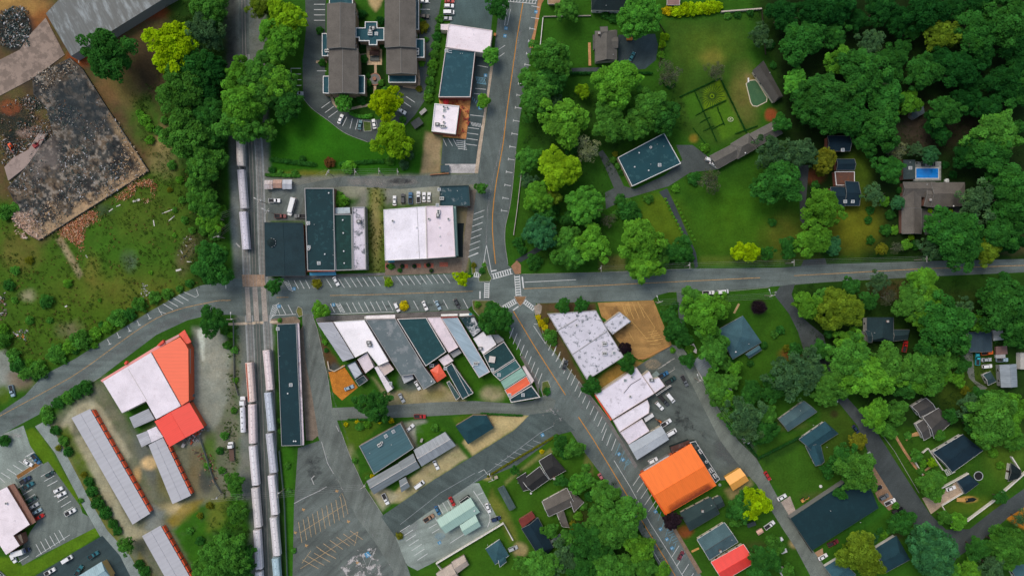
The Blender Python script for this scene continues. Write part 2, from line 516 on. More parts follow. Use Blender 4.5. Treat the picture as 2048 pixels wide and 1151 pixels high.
def trunk_mesh(seed, limbs, bare=False):
 """unit tree: crown radius 1, crown centre at z = 1.6; taper and limbs"""
 r = random.Random(seed); m = MB()
 p = Vector((0, 0, 0)); pts = [p]
 for k in range(4):
  p = p + Vector((r.uniform(-.05, .05), r.uniform(-.05, .05), .38)); pts.append(p)
 rad = [.085, .07, .06, .05, .035]
 for k in range(4): m.tube(pts[k], pts[k + 1], rad[k], rad[k + 1], 7, caps=False)
 for k in range(limbs):
  a = k * 2.4 + r.random(); b = pts[2 + k % 3]; L = r.uniform(.45, .85)
  mid = b + Vector((math.cos(a) * L * .5, math.sin(a) * L * .5, r.uniform(.15, .35)))
  end = mid + Vector((math.cos(a + .3) * L * .5, math.sin(a + .3) * L * .5, r.uniform(.1, .35)))
  m.tube(b, mid, .032, .022, 5, caps=False); m.tube(mid, end, .022, .006, 5)
  for j in range(6 if bare else 2):
   s = mid.lerp(end, r.random()); aa = a + r.uniform(-1.2, 1.2); q = r.uniform(.15, .38)
   m.tube(s, s + Vector((math.cos(aa) * q, math.sin(aa) * q, r.uniform(.02, .22))), .012, .004, 4)
 return m.mesh('trunk', bark((.22, .2, .17) if bare else (.075, .058, .042)), True)
TRUNK = [trunk_mesh(k, 6) for k in range(3)]; TRUNK_BARE = trunk_mesh(9, 16, True)
TRUNK_STUB = trunk_mesh(11, 3)

#   code: albedo, word for the label, crown kinds
FOL = {
 'y': ((.270, .440, .006), 'bright yellow-green', 'broad'), 'Y': ((.46, .40, .008), 'yellow flowering', 'loose'),
 'l': ((.092, .265, .024), 'light green', 'broad'), 'v': ((.080, .290, .034), 'vivid green', 'dense'),
 'm': ((.064,.205,.028), 'mid green', 'broad'), 'd': ((.030,.128,.021), 'dark green', 'broad'), 'f': ((.034,.150,.024), 'forest green', 'broad'),
 'n': ((.014, .078, .015), 'deep green', 'broad'), 'b': ((.036, .140, .050), 'bluish green', 'dense'),
 'g': ((.054, .128, .050), 'grey-green', 'loose'), 'w': ((.18, .22, .11), 'pale bare-branched', 'sparse'),
 'o': ((.130, .150, .014), 'olive', 'dense'), 'p': ((.022, .014, .020), 'dark purple', 'dense'),
 'r': ((.110, .055, .020), 'rusty', 'shrub'), 'u': ((.165, .330, .012), 'lime green', 'broad'),
 't': ((.110, .190, .016), 'olive-green', 'broad'),
 's': ((.075, .095, .050), 'brownish', 'sparse'),
}
PLANTS = []
def plant(x, y, rpx, code, shrub=False):
 r = rpx * S; i = len(PLANTS)
 q = random.Random(i * 7 + 1)
 alb, word, kind = FOL[code]
 if shrub: kind = 'shrub'
 keys = [k for k in CROWN if k[0] == kind]
 me = CROWN[keys[q.randrange(len(keys))]]
 jit = q.uniform(.86, 1.14); hue = q.uniform(-.06, .06)
 c = (alb[0] * jit * (1 + hue), alb[1] * jit, alb[2] * jit)
 if shrub:
  zc = r * .25; sz = r * q.uniform(.75, .95); h = r
 else:
  sz = r * q.uniform(.8, 1.0); zc = min(13, 2.2 + r * q.uniform(.95, 1.2)); h = zc + sz * .8
 X, Y = W(x, y, zc)
 name = 'shrub' if shrub else 'tree'
 root = empty(name, (X, Y, 0), q.uniform(0, 6.28))
 link('foliage' if shrub else 'crown', me, root, (0, 0, zc), 0, (r, r, sz), c)
 if not shrub:
  tm = TRUNK_BARE if kind == 'sparse' else TRUNK[i % 3]
  link('trunk', tm, root, (0, 0, 0), 0, (r * .9, r * .9, zc / 1.6))
 else:
  link('stem', TRUNK_STUB, root, (0, 0, 0), 0, (r * .4, r * .4, r * .35))
 PLANTS.append(dict(o=root, x=x, y=y, r=rpx, word=word, shrub=shrub, h=h))
 return root

# ------------------------------------------------------------------ labels that single things out
LAND = []          # (name, x, y)
def compass(dx, dy):
 a = math.degrees(math.atan2(-dy, dx)) % 360
 return ['east', 'north-east', 'north', 'north-west', 'west', 'south-west', 'south', 'south-east'][int((a + 22.5) // 45) % 8]
ORD = ['nearest', 'second nearest', 'third nearest', 'fourth nearest', 'fifth nearest', 'sixth nearest', 'seventh nearest', 'eighth nearest', 'ninth nearest', 'tenth nearest', 'eleventh nearest', 'twelfth nearest']
def single_out(items, nouns, groups):
 """items: dicts with o, x, y, look; write labels from the look and the landmark beside it"""
 buckets = {}
 for it in items:
  n, lx, ly = min(LAND, key=lambda L: (L[1] - it['x']) ** 2 + (L[2] - it['y']) ** 2)
  d = math.hypot(it['x'] - lx, it['y'] - ly); it['d'] = d
  key = '%s %s of %s' % (it['look'], compass(it['x'] - lx, it['y'] - ly), n) if d > 9 else '%s beside %s' % (it['look'], n)
  buckets.setdefault(key, []).append(it)
 for k, v in buckets.items():
  v.sort(key=lambda i: i['d'])
  for j, it in enumerate(v):
   it['o']['label'] = k if len(v) == 1 else '%s, %s to it' % (k, ORD[min(j, len(ORD) - 1)])
# ------------------------------------------------------------------ buildings
TRIM = plain((.74, .73, .71), .6); TRIM_D = plain((.06, .065, .07), .6); TRIM_M = plain((.2, .2, .19), .7)
def window_mesh():
 m = MB()
 m.box(-.6, -.02, -.75, .6, .05, .75, 0)
 m.box(-.52, .05, -.67, -.03, .065, .67, 1); m.box(.03, .05, -.67, .52, .065, .67, 1)
 return m.mesh('window', [TRIM, glass()])
def door_mesh():
 m = MB()
 m.box(-.58, -.02, 0, .58, .05, 2.15, 0); m.box(-.48, .05, .05, .48, .07, 2.05, 1)
 m.tube((.38, .07, 1.0), (.38, .13, 1.0), .03, n=6, mi=0)
 return m.mesh('door', [TRIM, plain((.10, .06, .04), .5)])
def shopfront_mesh():
 m = MB()
 m.box(-1.6, -.02, .1, 1.6, .06, 2.7, 0)
 for k in range(3): m.box(-1.5 + k * 1.02, .06, .25 if k != 1 else .12, -.54 + k * 1.02, .08, 2.55, 1)
 return m.mesh('shop_window', [TRIM_D, glass()])
WINDOW, DOOR, SHOP = window_mesh(), door_mesh(), shopfront_mesh()

def openings(root, poly, h, shops=(), most=12, gap=4.2, skip=()):
 """doors and windows on the walls (poly: local, ccw)"""
 n = len(poly); k = 0; door = True
 order = sorted(range(n), key=lambda i: -math.dist(poly[i], poly[(i + 1) % n]))
 for i in order:
  if i in skip: continue
  a, b = Vector(poly[i]), Vector(poly[(i + 1) % n]); L = (b - a).length
  if L < 3.2: continue
  d = (b - a).normalized(); ang = math.atan2(d.y, d.x) + math.pi
  nn = Vector((d.y, -d.x))
  cnt = max(1, int(L / gap))
  for j in range(cnt):
   if k >= most: return
   p = a + d * (L * (j + .5) / cnt) + nn * .02
   if i in shops:
    link('shop_window', SHOP, root, (p.x, p.y, .0), ang); k += 1; continue
   if door and j == cnt // 2:
    link('door', DOOR, root, (p.x, p.y, .05), ang); door = False
   else:
    z = 1.5
    while z < h - .7:
     link('window', WINDOW, root, (p.x, p.y, z), ang); z += 3.0; k += 1
   k += 1

@cached
def vent_mesh(kind):
 m = MB()
 if kind == 'vent':
  m.tube((0, 0, 0), (0, 0, .45), .2, n=10); m.tube((0, 0, .45), (0, 0, .62), .38, .3, n=10)
  return m.mesh('roof_vent', plain((.7, .7, .7), .5))
 if kind == 'fan':
  m.tube((0,0,0),(0,0,.3),.55, n=14); m.tube((0,0,.3),(0,0,.75),.5,.62, n=14); m.tube((0,0,.75),(0,0,.8),.35, n=12, mi=1)
  return m.mesh('roof_fan', [plain((.55, .55, .55), .5), TRIM_D])
 if kind == 'ac':
  m.box(-1.0, -.7, .12, 1.0, .7, 1.1); m.box(-1.05, -.75, .05, 1.05, .75, .14, 1)
  m.tube((-.45, 0, 1.1), (-.45, 0, 1.16), .42, n=14, mi=1); m.tube((.45, 0, 1.1), (.45, 0, 1.16), .42, n=14, mi=1)
  return m.mesh('air_conditioner', [plain((.62, .62, .6), .5), TRIM_D])
 if kind == 'acd':
  m.box(-1.0, -.7, .12, 1.0, .7, 1.1); m.box(-1.05, -.75, .05, 1.05, .75, .14, 1)
  m.tube((0, 0, 1.1), (0, 0, 1.18), .5, n=14, mi=1)
  return m.mesh('air_conditioner', [plain((.12, .12, .12), .5), plain((.5, .5, .5), .5)])
 if kind == 'hatch':
  m.prism([(-.75,-.75),(.75,-.75),(.75,.75),(-.75,.75)],0,.4); m.prism([(-.6,-.6),(.6,-.6),(.6,.6),(-.6,.6)],.4,.46,1)
  return m.mesh('roof_hatch', [plain((.75, .75, .74), .5), plain((.25, .28, .3), .3)])
 if kind == 'pipe':
  m.tube((0, 0, 0), (0, 0, .7), .09, n=8); m.tube((0, 0, .7), (0, 0, .78), .14, n=8)
  return m.mesh('vent_pipe', plain((.6, .6, .6), .5))
 if kind == 'chimney':
  m.box(-.45,-.45,-1.2,.45,.45,1.2); m.box(-.52,-.52,1.2,.52,.52,1.3,1); m.tube((0,0,1.3),(0,0,1.6),.16, n=8, mi=1)
  return m.mesh('chimney', [brick((.28, .1, .06)), plain((.4, .38, .36))])
VN = {'vent': 'roof_vent', 'fan': 'roof_fan', 'ac': 'air_conditioner', 'acd': 'air_conditioner', 'hatch': 'roof_hatch', 'pipe': 'vent_pipe', 'chimney': 'chimney'}
def fit(root, items, h, ang=0.0):
 for kind, x, y in items:
  X, Y = W(x, y, h)
  link(VN[kind], vent_mesh(kind), root, (X - root.location.x, Y - root.location.y, h + .02), ang)

def local(px, h, root=None):
 P = ccw([W(x, y, h) for x, y in px])
 c = np.mean(P, 0) if root is None else np.array([root.location.x, root.location.y])
 return P, c
def start(name, label, cat, px, h, group=None):
 P, c = local(px, h)
 root = empty(name, (c[0], c[1], 0)); tag(root, label, cat, group)
 return root, [(p[0] - c[0], p[1] - c[1]) for p in P]

def flat(name, label, px, h, roof, wall, cope=TRIM, cw=.35, ch=.45, items=(), cat='building', shops=(), most=8, root=None, part='roof', gapin=.06, skip=(), open_=True, itang=0.0):
 """flat-roofed block: wall, roof sheet, coping round the edge"""
 if root is None: root, P = start(name, label, cat, px, h)
 else: P = [(p[0] - root.location.x, p[1] - root.location.y) for p in local(px, h)[0]]
 P = inset(P, gapin)
 m = MB(); m.prism(P, 0, h - .05, top=False); m.build('wall', wall, root)
 m = MB(); m.prism(inset(P, .05), h - .12, h, bottom=False); m.build(part, roof, root)
 if cope is not None:
  m = MB(); m.ring(inset(P, -.03), inset(P, cw), h - .3, h + ch); m.build('parapet', cope, root)
 fit(root, items, h, itang)
 if open_: openings(root, inset(P, -.0), h, shops, most, skip=skip)
 return root

def gable_roof(a, b, c, d, h, rise, hip0=0.0, hip1=0.0, t=.18):
 """corners a,b,c,d (local, ccw) with a-b and c-d the eaves; ridge along a->b; hips as share of half width"""
 a, b, c, d = (Vector((*p, h)) for p in (a, b, c, d))
 w = (d - a).length / 2; L = (b - a).length
 u = (b - a).normalized()
 r0 = (a + d) / 2 + u * (hip0 * w) + Vector((0, 0, rise)); r1 = (b + c) / 2 - u * (hip1 * w) + Vector((0, 0, rise))
 m = MB()
 m.face([a, b, r1, r0]); m.face([c, d, r0, r1])
 if hip0 > 0: m.face([d, a, r0])
 if hip1 > 0: m.face([b, c, r1])
 dn = Vector((0, 0, -t))
 m.face([a + dn, d + dn, c + dn, b + dn])
 for p, q in ((a, b), (c, d), (b, c), (d, a)):
  m.face([p + dn, q + dn, q, p])
 gables = []
 if hip0 == 0: gables.append((d, a, r0))
 if hip1 == 0: gables.append((b, c, r1))
 for g in gables: m.face([g[0], g[1], g[2]])
 return m, r0, r1

def house(name, label, wings, h, roof, wall, trim=TRIM_M, cat='house', items=(), most=10, rake=None, group=None, over=.45, metal=None):
 """pitched building of one or more wings; wing = (p0, p1, p2, p3, rise, hip0, hip1[, eave height]); ridge runs along p0->p1"""
 root = None
 for k, wg in enumerate(wings):
  px = wg[:4]; rise, h0, h1 = wg[4:7]; hh = (wg[7] if len(wg) > 7 else h) + k * .017
  Q = [W(x, y, hh) for x, y in px]
  rev = area(Q) < 0
  if rev: Q = [Q[1], Q[0], Q[3], Q[2]]; h0, h1 = h1, h0
  if root is None:
   cc = np.mean([p for p in Q], 0); root = empty(name, (cc[0], cc[1], 0)); tag(root, label, cat, group)
  Q = [(p[0] - root.location.x, p[1] - root.location.y) for p in Q]
  P = inset(Q, over)
  m = MB(); m.prism(P, 0, hh - .19, top=False); m.build('wall', wall, root)
  ang = math.atan2(Q[1][1] - Q[0][1], Q[1][0] - Q[0][0])
  rm = roof(round(ang, 2)) if callable(roof) else roof
  g, r0, r1 = gable_roof(*Q, hh, rise, h0, h1)
  ro = g.build('roof', rm, root)
  u = (r1 - r0).normalized()
  cap = MB(); cap.tube(r0 + Vector((0,0,.01)), r1 + Vector((0,0,.01)),.13, n=6); cap.build('ridge_cap', rm if rake is None else rake, ro)
  if trim is not None:
   f = MB()
   a, b, c, d = (Vector((*p, hh)) for p in Q)
   for p, q in ((a, b), (c, d)):
    e = (q - p).normalized(); nn = Vector((e.y, -e.x, 0)) * .06
    f.tube(p + nn + Vector((0, 0, -.05)), q + nn + Vector((0, 0, -.05)), .08, n=4)
   if h0 == 0:
    for p in (d, a): f.tube(p + Vector((0, 0, .02)) - u * .05, r0 + Vector((0, 0, .02)) - u * .05, .1, n=4)
   if h1 == 0:
    for p in (b, c): f.tube(p + Vector((0, 0, .02)) + u * .05, r1 + Vector((0, 0, .02)) + u * .05, .1, n=4)
   f.build('fascia', trim, root)
  if k < 2: openings(root, P, hh, (), most if k == 0 else 4)
 for kind, x, y in items:
  z = h + (wings[0][4] * .5); X, Y = W(x, y, z)
  link(VN[kind], vent_mesh(kind), root, (X - root.location.x, Y - root.location.y, z))
 return root

def awning(root, px, h, mat, t=.12, drop=.5, name='awning'):
 """sloping canopy: first two points on the wall, last two at the outer edge"""
 P = [W(x, y, h) for x, y in px]; L = [(p[0] - root.location.x, p[1] - root.location.y) for p in P]
 zz = [h, h, h - drop, h - drop]
 m = MB(); top = [(*p, z) for p, z in zip(L, zz)]; bot = [(*p, z - t) for p, z in zip(L, zz)]
 m.face(top); m.face(bot[::-1])
 for i in range(4): j = (i + 1) % 4; m.face([bot[i], bot[j], top[j], top[i]])
 me = m.mesh(name, mat); bm = bmesh.new(); bm.from_mesh(me); bmesh.ops.recalc_face_normals(bm, faces=bm.faces); bm.to_mesh(me); bm.free()
 return link(name, me, root)

# ------------------------------------------------------------------ vehicles (metres, +x is the front)
BLACK = plain((.012,.012,.013),.8); RIM = plain((.4,.4,.42),.3); LAMP = plain((.75,.75,.7),.15); TAIL = plain((.35,.012,.01),.3)
def rrect(x0, x1, w, r=.3, taper=.12, n=4):
 """plan outline with rounded corners, narrower at the nose"""
 pts = []
 for cx, cy, a0 in ((x1 - r, w - r - taper * .5,0),(x0 + r, w - r, 90),(x0 + r, -w + r, 180),(x1 - r, -w + r + taper * .5,270)):
  for k in range(n + 1):
   a = R(a0 + 90 * k / n); pts.append((cx + r * math.cos(a), cy + r * math.sin(a)))
 return pts
def wheel_mesh(r=.33, w=.22):
 m = MB(); m.tube((0,-w / 2,0),(0, w / 2,0), r, n=16); m.tube((0,-w / 2 - .01,0),(0, w / 2 + .01,0), r * .62, n=12, mi=1)
 return m.mesh('wheel', [BLACK, RIM])
WHEEL = wheel_mesh(); WHEEL_L = wheel_mesh(.5, .3)
PAINT = objpaint(); PAINT_M = objpaint(.6, .3)
def cabin(m, x0, x1, w, z0, z1, f=.55, b=.35, s=.2):
 p0 = [(x0,-w),(x1,-w),(x1, w),(x0, w)]; p1 = [(x0 + b, -w + s),(x1 - f, -w + s),(x1 - f, w - s),(x0 + b, w - s)]
 m.frustum(p0, z0, p1, z1)
 A = [Vector((*p, z0)) for p in p0]; B = [Vector((*p, z1)) for p in p1]
 def pane(a, b_, c, d, k=.86):
  ce = (a + b_ + c + d) / 4; nn = (b_ - a).cross(d - a).normalized() * .012
  return [ce + (p - ce) * k + nn for p in (a, b_, c, d)]
 return dict(windshield=[pane(A[1], A[2], B[2], B[1])], rear_window=[pane(A[3], A[0], B[0], B[3])], side_window=[pane(A[0], A[1], B[1], B[0]), pane(A[2], A[3], B[3], B[2])])
def vehicle_parts(kind):
 """list of (name, mesh, location)"""
 m = MB(); out = []; L2, w, wb, wr = 2.35, .9, 1.38, .33
 if kind == 'sedan':
  m.frustum(rrect(-2.3,2.35,.88,.35),.22, rrect(-2.32,2.37,.91,.4),.62); m.frustum(rrect(-2.32,2.37,.91,.4),.62, rrect(-2.2,2.25,.82,.4),.9)
  gl = cabin(m, -1.75, .95, .8, .88, 1.42, .75, .55, .2)
 elif kind == 'suv':
  m.frustum(rrect(-2.3,2.35,.92,.3),.25, rrect(-2.33,2.37,.95,.35),.75); m.frustum(rrect(-2.33,2.37,.95,.35),.75, rrect(-2.25,2.25,.88,.35),1.05)
  gl = cabin(m, -2.22, 1.05, .86, 1.03, 1.72, .7, .25, .18)
 elif kind == 'pickup':
  wb = 1.7; L2 = 2.75
  m.frustum(rrect(-2.75, 2.75, .95, .25), .3, rrect(-2.77, 2.77, .97, .28), .85)
  m.frustum(rrect(.1, 2.77, .97, .28), .85, rrect(.2, 2.65, .9, .3), 1.12)
  m.box(-2.75,-.97,.85,-.1,-.87,1.15); m.box(-2.75,.87,.85,-.1,.97,1.15); m.box(-2.77,-.87,.85,-2.67,.87,1.15)
  m.box(-.12, -.95, .85, .2, .95, 1.1)
  gl = cabin(m, -.12, 1.45, .88, 1.08, 1.78, .65, .12, .17)
 elif kind == 'van':
  m.frustum(rrect(-2.6,2.5,.98,.2),.28, rrect(-2.62,2.52,1.0,.22),1.0); m.frustum(rrect(-2.62,2.52,1.0,.22),1.0, rrect(-2.58,2.3,.95,.25),1.15)
  gl = cabin(m, -2.58, 1.9, .94, 1.13, 2.05, .8, .1, .12); L2 = 2.5; wb = 1.6
 elif kind == 'box_truck':
  m.frustum(rrect(1.6, 3.6, 1.0, .25), .4, rrect(1.6, 3.62, 1.02, .28), 1.25)
  m.box(-3.6, -.5, .5, 1.7, .5, .8)
  gl = cabin(m, 1.65, 3.1, .98, 1.24, 2.3, .5, .05, .1); L2 = 3.6; wb = 2.5; wr = .42
 elif kind == 'bus':
  m.frustum(rrect(-4.1,3.0,1.15,.15),.4, rrect(-4.1,3.0,1.18,.2),2.7); m.frustum(rrect(-4.1,3.0,1.18,.2),2.7, rrect(-4.0,2.9,1.0,.3),2.85)
  m.frustum(rrect(2.9, 4.3, .95, .3), .4, rrect(2.9, 4.3, .98, .3), 1.35)
  gl = dict(windshield=[[(3.02,-.95,1.5),(3.02,.95,1.5),(2.97,.9,2.5),(2.97,-.9,2.5)]], rear_window=[[(-4.12,.8,1.5),(-4.12,-.8,1.5),(-4.12,-.8,2.3),(-4.12,.8,2.3)]],
                  side_window=[[(-3.9,-1.195,1.5),(2.7,-1.195,1.5),(2.7,-1.195,2.3),(-3.9,-1.195,2.3)],[(2.7,1.195,1.5),(-3.9,1.195,1.5),(-3.9,1.195,2.3),(2.7,1.195,2.3)]]); L2 = 4.3; wb = 3.1; wr = .45
 out.append(('body', m.mesh(kind + '_body', PAINT), (0, 0, 0)))
 for nm, quads in gl.items():
  for q in quads:
   g = MB(); g.face(q); out.append((nm, g.mesh(nm, glass()), (0, 0, 0)))
 for sx in (1, -1):
  for sy in (1, -1):
   out.append(('wheel', WHEEL, (sx * wb, sy * (w - .1), wr)))
 for sy in (1, -1):
  hm = MB(); hm.box(L2 - .12, sy * .62 - .18,.62, L2 + .025, sy * .62 + .18,.78); out.append(('headlight', hm.mesh('headlight', LAMP),(0,0,0)))
  tm = MB(); tm.box(-L2 - .03, sy * .68 - .14,.62,-L2 + .1, sy * .68 + .14,.8); out.append(('taillight', tm.mesh('taillight', TAIL),(0,0,0)))
 if kind == 'pickup':
  b = MB(); b.box(-2.66,-.86,.855,-.13,.86,.875); out.append(('load_bed', b.mesh('load_bed', plain((.03,.03,.032),.8)),(0,0,0)))
 if kind == 'box_truck':
  b = MB(); b.box(-3.9,-1.2,.85,1.5,1.2,3.2); b.box(-3.85,-1.15,3.2,1.45,1.15,3.24); out.append(('cargo_box', b.mesh('cargo_box', plain((.8,.8,.8),.5)),(0,0,0)))
 return out
VPARTS = {}
VNAME = dict(sedan='sedan_car', suv='suv_car', pickup='pickup_truck', van='van', box_truck='box_truck', bus='bus')
VCAT = dict(sedan='car', suv='car', pickup='pickup truck', van='van', box_truck='truck', bus='bus')
PAINTS = {'white': (.80,.80,.80), 'black': (.012,.012,.014), 'silver': (.42,.44,.46), 'grey': (.13,.14,.15), 'dark grey': (.045,.05,.055), 'red': (.42,.02,.018), 'dark red': (.16,.018,.018),
          'blue': (.03,.13,.26), 'dark blue': (.015,.03,.08), 'teal': (.02,.14,.17), 'dark green': (.015,.05,.045), 'cyan': (.03,.42,.50), 'orange': (.75,.13,.012), 'tan': (.34,.2,.12), 'maroon': (.16,.03,.04), 'pale blue': (.3,.42,.5), 'brown': (.2,.1,.05), 'pink': (.48,.16,.18)}
CARS = []
def car(x, y, ang, kind, colour, label=None, group='parked vehicles'):
 X, Y = W(x, y, .8)
 if kind not in VPARTS:
  VPARTS[kind] = vehicle_parts(kind)
 zb = .03
 root = empty(VNAME[kind], (X, Y, zb), R(ang)); tag(root, label, VCAT[kind], group)
 for nm, me, loc in VPARTS[kind]:
  link(nm, me, root, loc, 0, None, PAINTS[colour])
 CARS.append(dict(o=root, x=x, y=y, look='%s %s' % (colour, dict(sedan='sedan', suv='SUV', pickup='pickup truck', van='van', box_truck='box truck', bus='bus')[kind]), fixed=label is not None))
 return root
